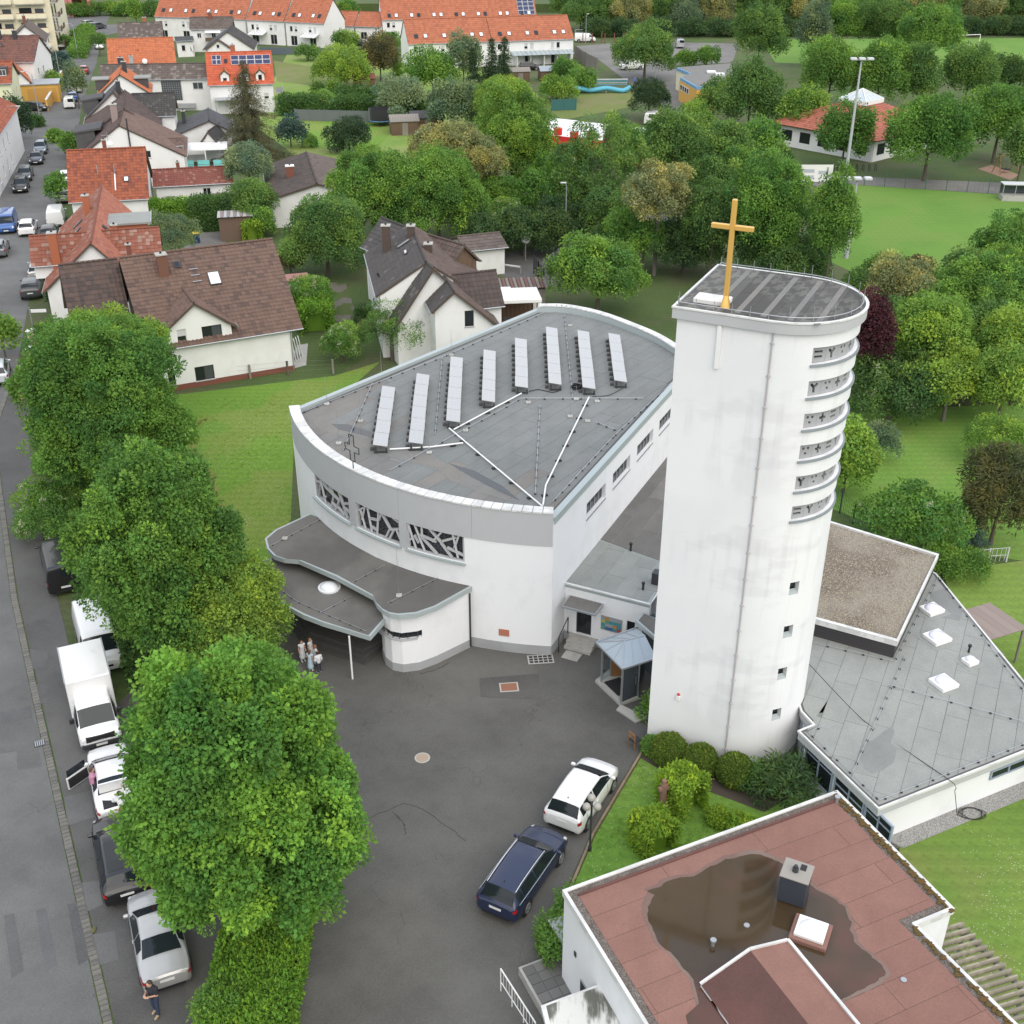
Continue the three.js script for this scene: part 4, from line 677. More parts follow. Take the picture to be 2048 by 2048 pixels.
// ---------- flat-roofed house with red felt roof ----------
{
const h=4.8,t=place('rectory','white flat roofed house with red felt roof holding a rain puddle','house',9,-26);
const A=[1.75,-29.00],B=[12.58,-34.02],C=[15.17,-28.17],D=[13.67,-27.50],E1=[15.71,-23.41],F1=[4.06,-23.69];
const ext=(p,q,d)=>{ const L=Math.hypot(q[0] - p[0],q[1] - p[1]); return [q[0] + (q[0] - p[0])/L*d,q[1] + (q[1] - p[1])/L*d]; };
const Ee=ext(D,E1,3.5),Fe=ext(A,F1,3.5),P=[A,Fe,Ee,D,C,B];
const inner=(d)=>insetPoly(P,d);
part(t,'wall',[prism(inner(.06),0,h - .1)],M.white);
part(t,'roof_edge',[prism(P,h - .22,h + .06,[inner(.12)])],M.coping);
part(t,'edge_gravel',[prism(inner(.12),h - .2,h - .005)],std({ map: tex(256,1.6,(u,v)=>{ const k=hash(Math.floor(u*60),Math.floor(v*60),3); return tint(mixc([.22,.20,.18],[.14,.11,.09],fb(u,v,2,2,4,5)),.4 + .9*k); }),bumpMap: bumpGrain,bumpScale: .02,roughness: 1 }));
const rd=varied(M.bitRed,[.97,1,1.025,.985]);
const dir=Math.atan2(B[1] - A[1],B[0] - A[0])*180/Math.PI;
sheetRoof(t,inner(.42),h - .003,dir,1.05,3.6,rd,9);
part(t,'felt_upstand',[bar(V3(...[inner(.42)[0][0],h + .03,inner(.42)[0][1]]),V3(inner(.42)[5][0],h + .03,inner(.42)[5][1]),.10,.06)],M.bitRedDark);
// rain puddle with a dried rim
const pud=[[4.84,-28.89],[5.59,-29.34],[6.71,-29.81],[7.89,-30.52],[8.93,-30.74],[9.65,-30.28],[10.15,-29.69],[10.70,-29.00],[11.26,-28.44],[11.41,-27.68],[11.40,-26.84],[11.86,-26.23],[12.12,-25.69],[11.84,-25.26],[11.20,-24.97],[10.38,-24.55],[8.51,-23.16],[6.22,-23.16],[5.88,-25.06],[5.51,-25.94],[4.96,-26.84],[4.65,-27.90]];
const smooth=(Q,k)=>new THREE.CatmullRomCurve3(Q.map(([x,z])=>V3(x,0,z)),true).getPoints(140).map((p,i)=>{ const cx=8.6,cz=-26.5,n=1 + k + .05*(vnoise(i*.16,3 + k*9,999,4) - .5) + .035*(vnoise(i*.55,7,999,5) - .5) + .012*(hash(i,3,9) - .5); return [cx + (p.x - cx)*n,cz + (p.z - cz)*n]; });
part(t,'puddle_rim',[sheet(smooth(pud,.045),h + .012)],M.puddleRim);
part(t,'puddle',[sheet(smooth(pud,0),h + .017)],M.puddle);
part(t,'puddle',[sheet([[5.41,-23.96],[5.95,-24.46],[6.35,-24.50],[6.68,-23.16],[5.46,-23.16]],h + .02)],M.puddle);
// moss along the eastern edge
const mg=[],r=rng(14); for (let i=0; i < 260; i++) { const k=r(),e=i < 200 ? [B,C] : [D,E1],L=Math.hypot(e[1][0] - e[0][0],e[1][1] - e[0][1]),s=.03 + r()*.06,d=.1 + r()*r()*.3; const nx=-(e[1][1] - e[0][1])/L,nz=(e[1][0] - e[0][0])/L; mg.push(new THREE.IcosahedronGeometry(s,0).scale(1.4,.5,1.4).translate(lerp(e[0][0],e[1][0],k) + nx*d,h + .03,lerp(e[0][1],e[1][1],k) + nz*d)); }
part(t,'moss',mg,M.moss,'stuff');
// vent box, dome light, pipes
const vb=part(t,'vent_box',[cbx(9.75,h + .62,-28.75,.92,1.15,.86,.02,-.45)],flat(.045,.052,.066,.5,{ metalness: .2 }));
part(vb,'cover',[cbx(9.75,h + 1.22,-28.75,1.0,.07,.94,.02,-.45)],flat(.30,.28,.25,.9)); part(vb,'flue',[cyl(9.68,h + 1.25,-28.72,.11,.16,12),cyl(9.68,h + 1.38,-28.72,.06,.14,10)],M.darkSteel); part(vb,'hatch',[bx(10.0,h + 1.26,-28.86,.2,.02,.28,-.45)],M.black);
const dl=part(t,'dome_light',[cbx(9.98,h + .1,-27.1,1.25,.2,1.15,.03,-.45)],M.bitRed); part(dl,'frame',[cbx(9.98,h + .26,-27.1,.98,.13,.9,.02,-.45)],M.whitePaint); part(dl,'dome',[new THREE.SphereGeometry(1,20,8,0,Math.PI*2,0,Math.PI/2).scale(.40,.1,.36).rotateY(-.45).translate(9.98,h + .325,-27.1)],M.acrylic);
for (const [x,z,hh] of [[6.65,-26.64,.28],[12.41,-33.40,.28]]) part(t,'vent_pipe',[cyl(x,h,z,.06,hh,12),cyl(x,h + hh - .04,z,.105,.06,12)],M.zinc);
part(t,'drain',[cyl([7.92,-27.47][0],h + .018,[7.92,-27.47][1],.1,.03,14)],M.zinc); part(t,'drain',[cyl([12.57,-25.28][0],h + .012,[12.57,-25.28][1],.1,.03,14)],M.zinc);
// stair head with a folded roof
const S=(u,v)=>{ const p=[9.01,-26.41],ex=[.908,-.419],ez=[.419,.908]; return [p[0] + ex[0]*u + ez[0]*v,p[1] + ex[1]*u + ez[1]*v]; };
const q=(u,v,y)=>{ const p=S(u,v); return V3(p[0],y,p[1]); };
const quad=(a,b,c,d)=>{ const g=new THREE.BufferGeometry(); g.setAttribute('position',new THREE.Float32BufferAttribute([a,b,c,a,c,d].flatMap((p)=>[p.x,p.y,p.z]),3)); g.computeVertexNormals(); return g; };
const hd=part(t,'stair_head',[prism([S(0,0),S(0,8),S(-3.3,8),S(-3.3,0)],h - .1,h + .02),quad(q(-1.5,0,5.6),q(0,0,5.3),q(0,0,4.7),q(-1.5,0,4.7)),quad(q(-3.3,0,4.9),q(-1.5,0,5.6),q(-1.5,0,4.7),q(-3.3,0,4.7))],M.white);
part(hd,'roof_slope',[quad(q(0,0,5.32),q(-1.5,0,5.62),q(-1.5,8,5.62),q(0,8,5.32))],M.bitRed);
part(hd,'roof_slope',[quad(q(-1.5,0,5.62),q(-3.3,0,4.92),q(-3.3,8,4.92),q(-1.5,8,5.62))],M.bitRedDark);
part(hd,'roof_edge',[bar(q(.02,0,5.36),q(.02,8,5.36),.1,.08),bar(q(0,0,5.36),q(-1.5,0,5.67),.08,.08),bar(q(-1.5,0,5.67),q(-3.32,0,4.96),.08,.08)],M.coping);
// left face: small window, entrance slab
const la=[.419,.908],lw=(s,y,d=0)=>V3(A[0] + .06 + la[0]*s - .908*d,y,A[1] + .05 + la[1]*s + .419*d);
const w=part(t,'window',[bx(lw(1.75,1.75,.03).x,1.75,lw(1.75,1.75,.03).z,.06,.6,.5,Math.atan2(la[0],la[1]))],M.zinc); part(w,'pane',[bx(lw(1.75,1.75,.062).x,1.75,lw(1.75,1.75,.062).z,.02,.5,.4,Math.atan2(la[0],la[1]))],M.glass);
part(t,'house_number',[bx(lw(1.0,2.75,.02).x,2.75,lw(1.0,2.75,.02).z,.03,.22,.14,Math.atan2(la[0],la[1]))],M.darkSteel);
part(t,'entrance_canopy',[prism([[0.96,-25.70],[3.14,-26.63],[4.6,-23.2],[1.7,-21.8]],2.85,3.05)],M.coping);
part(t,'canopy_roofing',[prism([[1.13,-25.68],[3.09,-26.51],[4.5,-23.2],[1.8,-22]],3.04,3.058)],std({ map: tex(512,4,(u,v)=>{ const n=fb(u,v,1,1,6,4),s=fb(u,v,6,1,5,9); return mixc([.62,.62,.58],[.12,.12,.10],sstep(.52,.7,n*.5 + s*.5)); }),roughness: .9 }));
}
{ // corrugated lean-to at its east side
const t=place('corrugated_lean_to','lean-to with faded corrugated roof against the red roofed house','lean-to',15.5,-26.5);
const a=[14.85,-28.98],b=[16.30,-29.43],e=[.419,.908],pm=std({ map: tex(256,3,(u,v)=>mixc([.34,.31,.235],[.22,.20,.15],sstep(.45,.7,fb(u,v,2,2,5,3))),true),roughness: .9 });
const N=30; for (let i=0; i < N; i++) { const k=i/N*8.4,x0=a[0] + e[0]*k,z0=a[1] + e[1]*k,g=new THREE.CylinderGeometry(.17,.17,Math.hypot(b[0] - a[0],b[1] - a[1]),8,1,true,0,Math.PI).scale(1,1,.5).rotateZ(Math.PI/2); g.rotateY(-Math.atan2(b[1] - a[1],b[0] - a[0])); part(t,'corrugation',[g.translate((x0 + x0 + b[0] - a[0])/2,2.62,(z0 + z0 + b[1] - a[1])/2)],pm); }
part(t,'beam',[bar(V3(b[0] - .1,2.5,b[1]),V3(b[0] - .1 + e[0]*8.4,2.5,b[1] + e[1]*8.4),.12,.14)],M.woodGrey);
for (const k of [.2,3,6]) part(t,'post',[bx(b[0] - .1 + e[0]*k,1.2,b[1] + e[1]*k,.1,2.45,.1)],M.woodGrey);
}
{ // entrance steps: slabs, stair, white railing, low walls
const t=place('entrance_terrace','slabbed entrance terrace with steps below the white canopy','terrace',.5,-26.5),e=[.419,.908],f=[.908,-.419],o=[1.37,-29.81],P=(u,v)=>[o[0] + f[0]*u + e[0]*v,o[1] + f[1]*u + e[1]*v],r=rng(6),mats=[.85,1,1.12].map((k)=>flat(.155*k,.15*k,.142*k,.95));
part(t,'base',[prism([P(-1.2,-.1),P(1.1,-.1),P(1.1,6),P(-1.2,6)],0,.42)],M.concrete);
for (let i=0; i < 5; i++) for (let j=0; j < 7; j++) part(t,'slab',[prism([P(-1.1 + i*.43,j*.43),P(-.69 + i*.43,j*.43),P(-.69 + i*.43,.41 + j*.43),P(-1.1 + i*.43,.41 + j*.43)],.424,.455 + r()*.006)],mats[Math.floor(r()*3)]);
for (let k=0; k < 4; k++) part(t,'step',[prism([P(-1.9,2.8 + k*.3),P(-1.2,2.8 + k*.3),P(-1.2,3.1 + k*.3),P(-1.9,3.1 + k*.3)],0,.4 - k*.1)],M.concrete);
const w=place('low_wall','pale rendered low wall at the corner of the red roofed house','wall',[1.72,-30.39][0],[1.72,-30.39][1]),q=[1.70,-29.93]; part(w,'wall',[prism([[q[0] - .3,q[1] - .9],[q[0] + .2,q[1] - 1.1],[q[0] + .75,q[1] + .1],[q[0] + .25,q[1] + .3]],0,1.2)],M.concrete); part(w,'cap',[prism([[q[0] - .36,q[1] - .94],[q[0] + .22,q[1] - 1.16],[q[0] + .81,q[1] + .1],[q[0] + .25,q[1] + .36]],1.2,1.26)],M.plinth);
const rl=place('stair_railing','white metal railing beside the entrance steps','railing',[-0.12,-28.47][0],[-0.12,-28.47][1]); const a=V3([-0.41,-28.70][0],0,[-0.41,-28.70][1]),b=V3([0.82,-26.71][0],0,[0.82,-26.71][1]);
part(rl,'rail',[rod(a.clone().setY(1.2),b.clone().setY(.85),.03,8),rod(a.clone().setY(.5),b.clone().setY(.15),.02,8)],M.whitePaint); for (let k=0; k <= 12; k++) { const p=a.clone().lerp(b,k/12); part(rl,'baluster',[rod(p.clone().setY(k % 4 ? .5 - .35*k/12 : 0),p.clone().setY(1.2 - .35*k/12),k % 4 ? .01 : .025,6)],M.whitePaint); }
}
// kerb along the front garden: stones
{
const t=place('garden_kerb','sandstone coloured kerb between the forecourt and the front garden','kerb',3.4,-36.7),P=[[6.35,-42.5],[5.9,-41.5],[3.45,-36.55],[2.1,-32.85],[1.0,-31.6],[1.45,-30.2],[1.9,-29.3]],mats=[.9,1.1].map((k)=>flat(.24*k,.18*k,.125*k,.95));
for (let i=0,n=0; i + 1 < P.length; i++) { const [ax,az]=P[i],[bx_,bz]=P[i + 1],L=Math.hypot(bx_ - ax,bz - az),N=Math.max(1,Math.round(L/.98)); for (let k=0; k < N; k++,n++) { const f=(s)=>V3(lerp(ax,bx_,s),.05,lerp(az,bz,s)); part(t,'kerb_stone',[bar(f((k + .008)/N),f((k + .992)/N),.1,.14)],mats[n % 2]); } }
}

// ---------- houses ----------
// tiles of a roof slope in (u along the eave, v up the slope); every tile is modelled, each slope joined into one part
function tileGeo(W,L,tw,th,pal,seed,fine,poly) {
const nx=Math.max(1,Math.round(W/tw)),ny=Math.max(1,Math.round(L/th)),a=W/nx,b=L/ny,pos=[],col=[],r=rng(seed),k=fine ? 4 : 2;
const prof=(s)=>fine ? .028*Math.sin(s*Math.PI*2) : .03*(1 - Math.abs(2*s - 1))*1.4;
const q=(p0,p1,p2,p3,c)=>{ for (const p of [p0,p1,p2,p0,p2,p3]) { pos.push(...p); col.push(...c); } };
for (let j=0; j < ny; j++) for (let i=0; i < nx; i++) {
if (poly && !inPoly(poly,(i + .5)*a,(j + .5)*b)) { r(); r(); continue; }
const patch=vnoise(i*.17 + seed,j*.2,997,seed),c=tint(mixc(pal.c,pal.alt,clamp((r() < pal.p ? .9 : .15*r()) + pal.p*(patch - .5))),.88 + .24*r()),lift=.035,jx=(r() - .5)*.012;
for (let s=0; s < k; s++) {
const u0=i*a + s*a/k + jx,u1=i*a + (s + 1)*a/k + jx,h0=prof(s/k),h1=prof((s + 1)/k),v0=j*b,v1=(j + 1)*b + .02;
q([u0,v0,h0 + lift],[u1,v0,h1 + lift],[u1,v1,h1],[u0,v1,h0],c);
q([u0,v0,-.01],[u1,v0,-.01],[u1,v0,h1 + lift],[u0,v0,h0 + lift],c);
}
}
const g=new THREE.BufferGeometry(); g.setAttribute('position',new THREE.Float32BufferAttribute(pos,3)); g.setAttribute('color',new THREE.Float32BufferAttribute(col,3)); g.computeVertexNormals();
return g;
}
M.tile=std({ vertexColors: true,roughness: .82 });
M.soffit=flat(.10,.075,.055,.9);
const PAL={
brown: { c: [.148,.092,.070],alt: [.095,.062,.052],p: .14 },brownDark: { c: [.095,.062,.052],alt: [.06,.045,.042],p: .3 },red: { c: [.30,.085,.040],alt: [.20,.058,.034],p: .25 },redOld: { c: [.225,.075,.045],alt: [.30,.19,.15],p: .16 },
orange: { c: [.44,.135,.055],alt: [.38,.115,.05],p: .2 },terrace: { c: [.385,.130,.066],alt: [.34,.115,.06],p: .2 },dark: { c: [.050,.046,.045],alt: [.095,.09,.085],p: .12 },slate: { c: [.075,.078,.083],alt: [.06,.06,.065],p: .3 },greyBrown: { c: [.105,.082,.070],alt: [.20,.17,.15],p: .22 },salmon: { c: [.36,.135,.085],alt: [.28,.10,.07],p: .25 },taupe: { c: [.125,.098,.084],alt: [.10,.08,.07],p: .3 },
};
const X=V3(1,0,0),Y=V3(0,1,0),Z=V3(0,0,1);
let roofSeed=300;
function roofPlane(t,m,o,u,v,W,L,pal,opt={}) {
const rot=(w)=>w.clone().transformDirection(m),p=o.clone().applyMatrix4(m),U=rot(u),Vv=rot(v),poly=opt.poly ?? [[0,0],[W,0],[W,L],[0,L]];
const slab=part(t,'roof',[plate(p.clone().addScaledVector(V3().crossVectors(U,Vv),-.012),U,Vv,poly,.13)],opt.under ?? M.soffit);
const g=tileGeo(W,L,opt.tw ?? .34,opt.th ?? .38,pal,roofSeed++,opt.fine,opt.poly);
g.applyMatrix4(new THREE.Matrix4().makeBasis(U,Vv,V3().crossVectors(U,Vv)).setPosition(p));
if (g.attributes.position.count) part(slab,'roof_tiles',g,M.tile,'stuff');
return slab;
}
// a framed window in a wall opening. o: lower left corner on the wall's outer face, u along, n outwards
function windowIn(t,m,o,u,n,w,h,kind='white') {
const rot=(d)=>d.clone().transformDirection(m),U=rot(u),N=rot(n),O=o.clone().applyMatrix4(m).addScaledVector(N,-.09),q=(a,b,c,d)=>[[a,b],[c,b],[c,d],[a,d]],f=.055,dark=kind === 'dark',door=kind === 'door';
const fm=dark ? M.frameDark ??= flat(.035,.03,.028,.5) : M.whitePaint,leaves=door ? 1 : w > .85 ? 2 : 1,g=[plate(O,U,Y,q(0,0,w,f),.06),plate(O,U,Y,q(0,h - f,w,h),.06)];
for (let i=0; i <= leaves; i++) { const c=clamp(i*w/leaves,f/2,w - f/2); g.push(plate(O,U,Y,q(c - f/2,f + .001,c + f/2,h - f - .001),.06)); }
const win=part(t,door ? 'door' : 'window',g,door ? M.woodBrown : fm),back=O.clone().addScaledVector(N,-.025);
for (let i=0; i < leaves; i++) {
const a=i*w/leaves + f/2 + (i ? 0 : f/2),b=(i + 1)*w/leaves - f/2 - (i === leaves - 1 ? f/2 : 0);
part(win,door ? 'door_leaf' : 'pane',[plate(back,U,Y,q(a,f + .001,b,h - f - .001),.02)],kind === 'blind' || kind === 'pale' ? M.blind : door ? M.woodBrown : kind === 'curtain' || kind === 'dark' && i === 1 ? M.glassGrey : M.glass);
}
if (kind === 'half') part(win,'roller_blind',[plate(O.clone().addScaledVector(N,-.005),U,Y,q(f,h*.45,w - f,h - f),.015)],M.blind);
if (!door) part(win,'sill',[plate(o.clone().applyMatrix4(m).addScaledVector(N,.06),U,Y,q(-.04,-.05,w + .04,-.004),.14)],M.plinth);
return win;
}
const ID=new THREE.Matrix4();
// a block with a saddle roof: ridge along x, wf / wb are the half widths of the roof towards +z / -z
function gableBlock(t,m,o) {
const { L,wf,wb=wf,hf,hb=hf,hr,y0=0,ov=.35,og=.3,wall=M.houseWhite,pal,wins=[],tw,th,fine,gutter=true,ends='lr',base,noBack }=o,x0=-L/2 + og,x1=L/2 - og,zf=wf - ov,zb=-(wb - ov),dr=.14;
const yf=hf + (hr - hf)*ov/wf - dr,yb=hb + (hr - hb)*ov/wb - dr,yr=hr - dr - .03,rect=(s,y,w,h)=>[[s,y],[s + w,y],[s + w,y + h],[s,y + h]];
const side={ f: { o: V3(x0,0,zf),u: X,n: Z,len: x1 - x0,poly: [[0,y0],[x1 - x0,y0],[x1 - x0,yf],[0,yf]] },k: { o: V3(x1,0,zb),u: X.clone().negate(),n: Z.clone().negate(),len: x1 - x0,poly: [[0,y0],[x1 - x0,y0],[x1 - x0,yb],[0,yb]] },
r: { o: V3(x1,0,zf - .001),u: Z.clone().negate(),n: X,len: zf - zb,poly: [[.2,y0],[zf - zb - .2,y0],[zf - zb - .2,yb],[zf,yr],[.2,yf]] },l: { o: V3(x0,0,zb),u: Z,n: X.clone().negate(),len: zf - zb,poly: [[.2,y0],[zf - zb - .2,y0],[zf - zb - .2,yf],[-zb,yr],[.2,yb]] } };
for (const k of ['f','k',...ends]) {
const s=side[k],list=wins.filter((w)=>w[0] === k),U=s.u.clone().transformDirection(m);
if (k === 'k' && noBack) continue;
part(t,'wall',[plate(s.o.clone().applyMatrix4(m),U,Y,s.poly,.2,list.map(([,a,y,w,h])=>rect(a,y,w,h)))],wall);
for (const [,a,y,w,h,kind] of list) windowIn(t,m,s.o.clone().addScaledVector(s.u,a).setY(y),s.u,s.n,w,h,kind);
}
if (base) part(t,'plinth',[plate(side.f.o.clone().add(V3(0,0,.02)).applyMatrix4(m),X.clone().transformDirection(m),Y,[[0,0],[x1 - x0,0],[x1 - x0,.45],[0,.45]],.019)],base);
const sf=Math.hypot(wf,hr - hf),sb=Math.hypot(wb,hr - hb);
roofPlane(t,m,V3(-L/2,hf,wf),X,V3(0,hr - hf,-wf).normalize(),L,sf,pal,{ tw,th,fine });
roofPlane(t,m,V3(L/2,hb,-wb),X.clone().negate(),V3(0,hr - hb,wb).normalize(),L,sb,o.palBack ?? pal,{ tw,th,fine });
const rc=[]; for (let i=0,n=Math.max(2,Math.round(L/.4)); i < n; i++) rc.push(new THREE.CylinderGeometry(.11,.12,L/n - .02,6,1,true,0,Math.PI).rotateZ(Math.PI/2).translate(-L/2 + (i + .5)*L/n,hr + .03,0).applyMatrix4(m));
part(t,'ridge_tiles',rc,M.ridgeMats?.[pal.c] ?? ((M.ridgeMats ??= {})[pal.c]=flat(...tint(pal.c,.9),.85)),'stuff');
if (gutter) for (const [z,y] of [[wf + .06,hf - .03],[-wb - .06,hb - .03]]) part(t,'gutter',[rod(V3(-L/2,y,z).applyMatrix4(m),V3(L/2,y,z).applyMatrix4(m),.06,6)],M.zinc);
return { roofAt: (x,side,d)=>{ const s=side > 0,w=s ? wf : wb,he=s ? hf : hb,S=Math.hypot(w,hr - he),k=d/S; return new THREE.Matrix4().makeBasis(s ? X : X.clone().negate(),V3(0,hr - he,s ? -w : w).normalize(),V3(0,w,s ? hr - he : he - hr).normalize()).setPosition(x,hr - (hr - he)*k,(s ? w : -w)*k).premultiply(m); } };
}
// things set on a slope, in its own axes (x along, y up the slope, z out of it)
function skylight(t,M4,w,h,mat=M.glassGrey) { const s=part(t,'skylight',[bx(0,0,.06,w,h,.16).applyMatrix4(M4)],M.darkSteel); part(s,'pane',[bx(0,0,.147,w - .14,h - .16,.012).applyMatrix4(M4)],mat); return s; }
function solarOn(t,M4,n,m,w,h,mat) { for (let i=0; i < n; i++) for (let j=0; j < m; j++) { const s=part(t,'solar_panel',[bx((i - (n - 1)/2)*w,(j - (m - 1)/2)*h,.12,w - .04,h - .04,.04).applyMatrix4(M4)],M.whitePaint); part(s,'cells',[bx((i - (n - 1)/2)*w,(j - (m - 1)/2)*h,.145,w - .12,h - .12,.012).applyMatrix4(M4)],mat ?? (M.pv ??= flat(.035,.045,.10,.2))); } }
function chimney(t,x,z,y0,y1,w,d,mat,cap=M.concrete,ry=0) { const c=part(t,'chimney',[bx(x,(y0 + y1)/2,z,w,y1 - y0,d,ry)],mat); part(c,'chimney_cap',[bx(x,y1 + .05,z,w + .14,.09,d + .14,ry)],cap); part(c,'flue',[cyl(x,y1 + .095,z,.09,.16,8)],M.black); return c; }
// house from ridge ends and eave points given in plan
function house(name,label,o) {
const { r0,r1,hr,e,he,e2,he2=he,wf,wb,extra=.0,group }=o,dx=r1[0] - r0[0],dz=r1[1] - r0[1],L=Math.hypot(dx,dz),a=Math.atan2(dz,dx),cx=(r0[0] + r1[0])/2,cz=(r0[1] + r1[1])/2;
const t=thing(name,label,o.cat ?? 'house',[cx,0,cz],-a,group),loc=([x,z])=>[(x - cx)*Math.cos(a) + (z - cz)*Math.sin(a),-(x - cx)*Math.sin(a) + (z - cz)*Math.cos(a)];
let f=wf,b=wb; for (const [p] of [[e],[e2]]) if (p) { const w=loc(p)[1]; if (w > 0) f ??= w; else b ??= -w; }
f ??= b; b ??= f;
const blk=gableBlock(t,ID,{ ...o,L: L + extra,wf: f,wb: b,hf: he,hb: he2,hr });
return { t,blk,loc,L: L + extra,f,b,roofY: (x,z)=>hr - (hr - he)*Math.abs(z)/(z > 0 ? f : b) };
}
const turnY=(x,z,ry,y=0)=>new THREE.Matrix4().makeRotationY(ry).setPosition(x,y,z);

{ // brown-roofed house nearest the church
const H=house('brown_roofed_house','white house with wide brown tiled roof, roof window and cross gable',{ r0: [-31.08,-89.90],r1: [-19.90,-95.33],hr: 9.1,e: [-17.57,-88.68],he: 3.6,wb: 6.2,og: .9,pal: PAL.brown,tw: .33,th: .36,fine: true,base: M.redBrown,wins: [['f',.5,.5,.55,1.3,'dark'],['f',2.6,.45,1.5,1.2,'dark'],['r',2.5,.9,1.2,1.2,'dark']] });
const { t,L,f }=H,gx=-2.1;   // cross gable flush with the front wall
gableBlock(t,turnY(gx,f - .36 - 2.2,-Math.PI/2),{ L: 5.0,wf: 3.1,hf: 4.55,hr: 6.9,y0: 3.2,ov: .45,og: .3,pal: PAL.brown,tw: .33,th: .36,fine: true,ends: 'r',wins: [['r',1.05,3.85,.75,1.05,'half'],['r',3.0,3.75,1.55,1.1,'dark']],gutter: true });
const c=H.blk.roofAt(.55,1,3.1); skylight(t,c,.95,1.25,M.acrylic);
skylight(t,H.blk.roofAt(-2.0,1,1.35),.5,.6,M.glass);
for (const d of [2.0,2.6,3.2]) part(t,'snow_guard',[bx(0,0,.12,.7,.05,.08).applyMatrix4(H.blk.roofAt(-.85,1,d))],M.zinc);
chimney(t,-3.2,1.5,6.3,9.4,.75,.75,flat(.16,.075,.05,.9));
part(t,'downpipe',[rod(V3(L/2 - 1.0,.1,f - .28),V3(L/2 - 1.0,3.5,f - .28),.05,8)],M.zinc);
}
house('garage_house','lower darker brown tiled extension at the street end of the brown roofed house',{ r0: [-35.74,-89.29],r1: [-31.60,-91.09],hr: 8.7,e: [-25.10,-88.39],he: 3.4,wb: 6,pal: PAL.brownDark,tw: .36,th: .4,fine: true });
{ // red gabled house with dormers
const H=house('red_gabled_house','house with rusty red roof, two brick chimneys, cross gables and flat roofed dormer',{ r0: [-41.60,-118.83],r1: [-36.05,-97.96],hr: 8,e: [-41.98,-102.29],he: 4,e2: [-35.07,-107.96],pal: PAL.redOld,palBack: PAL.salmon,wall: M.houseWhite,wins: [['r',2.2,4.1,1.1,1.1,'white'],['r',4.6,4.1,1.4,1.3,'curtain']] }),{ t,L,f,b }=H;
gableBlock(t,turnY(L/2 - 6.2,2.6,0 - Math.PI/2),{ L: 6.2,wf: 2.3,hf: 5.2,hr: 7.3,y0: 4,pal: PAL.redOld,ends: 'r',og: .2 });
gableBlock(t,turnY(L/2 - 6.0,-2.6,Math.PI/2),{ L: 6.0,wf: 2.4,hf: 5.2,hr: 7.4,y0: 3.6,pal: PAL.redOld,ends: 'r',og: .2 });
part(t,'dormer_wall',[bx(-.6,5.7,-2.6,3.6,2.4,3.4)],M.brick); part(t,'dormer_roof',[bx(-.6,7.0,-2.8,4.0,.18,3.9)],M.bitGreen); part(t,'dormer_edge',[bx(-.6,7.02,-4.78,4.06,.24,.06)],M.bluegrey);
chimney(t,L/2 - 4.2,3.5,4.2,8.0,.7,.7,M.brick); chimney(t,-3.6,1.1,6,8.7,.6,.6,M.brick); chimney(t,L/2 - 7.0,-1.6,6,7.6,.5,.5,M.brick); chimney(t,L/2 - 1.6,-2.9,5,7.2,.4,.4,M.redBrown);
for (const [x,s,d] of [[-2.6,1,2.7],[.4,1,2.7],[1.5,1,3.4]]) skylight(t,H.blk.roofAt(x,s,d),.6,1.2,M.glassGrey); skylight(t,H.blk.roofAt(3.0,-1,1.4),.7,1.2);
}
{
const H=house('red_tiled_house','house with broad red tiled roof, satellite dish and one small roof window',{ r0: [-49.93,-133.23],r1: [-41.54,-135.09],hr: 8.4,e: [-40.14,-129.81],he: 3.9,pal: PAL.red,tw: .36,th: .4,fine: true,wins: [['f',6.2,1.2,1,1.2,'white']] }),{ t,L }=H;
skylight(t,H.blk.roofAt(L*.23,1,4.3),.55,.7,M.acrylic); chimney(t,-L*.02,-.4,7.6,9.3,.4,.4,M.redBrown);
part(t,'antenna',[rod(V3(.35,8.4,0),V3(.35,10.2,0),.03,5),rod(V3(-.3,9.9,.05),V3(1.0,9.9,.05),.02,4),rod(V3(-.1,9.6,.05),V3(.8,9.6,.05),.02,4)],M.steel);
part(t,'satellite_dish',[new THREE.SphereGeometry(.42,12,6,0,Math.PI*2,0,.8).rotateX(1.2).translate(.55,8.95,.25)],M.whitePaint);
for (const x of [-L*.12,L*.09]) part(t,'vent_pipe',[rod(V3(x,6.2,2.6),V3(x,7.2,2.6),.06,8)],M.zinc); part(t,'flashing',[bx(0,0,.05,.12,2.2,.03).applyMatrix4(H.blk.roofAt(L*.09,1,4.6))],M.whitePaint);
}
{
const H=house('long_outbuilding','long low white outbuilding with dark red tiled roof behind the hedge',{ r0: [-42.67,-139.86],r1: [-33.72,-142.05],hr: 4.8,e: [-33.57,-138.85],he: 3.5,wb: 2,pal: { c: [.20,.058,.04],alt: [.28,.15,.11],p: .15 },tw: .36,th: .4,fine: true,wins: [['f',.95,1.2,1.1,1.1,'pale'],['f',5.3,2.0,.9,1.0,'white'],['f',5.4,.05,.95,1.3,'white'],['f',4.0,.4,.7,1.1,'white']] });
part(H.t,'lean_to_roof',[new THREE.BoxGeometry(4.6,.1,2.4).rotateX(.25).translate(4.2,2.0,H.f + .8)],M.bitTan);
chimney(H.t,-1.6,-.6,4.4,5.4,.4,.4,M.redBrown);
}
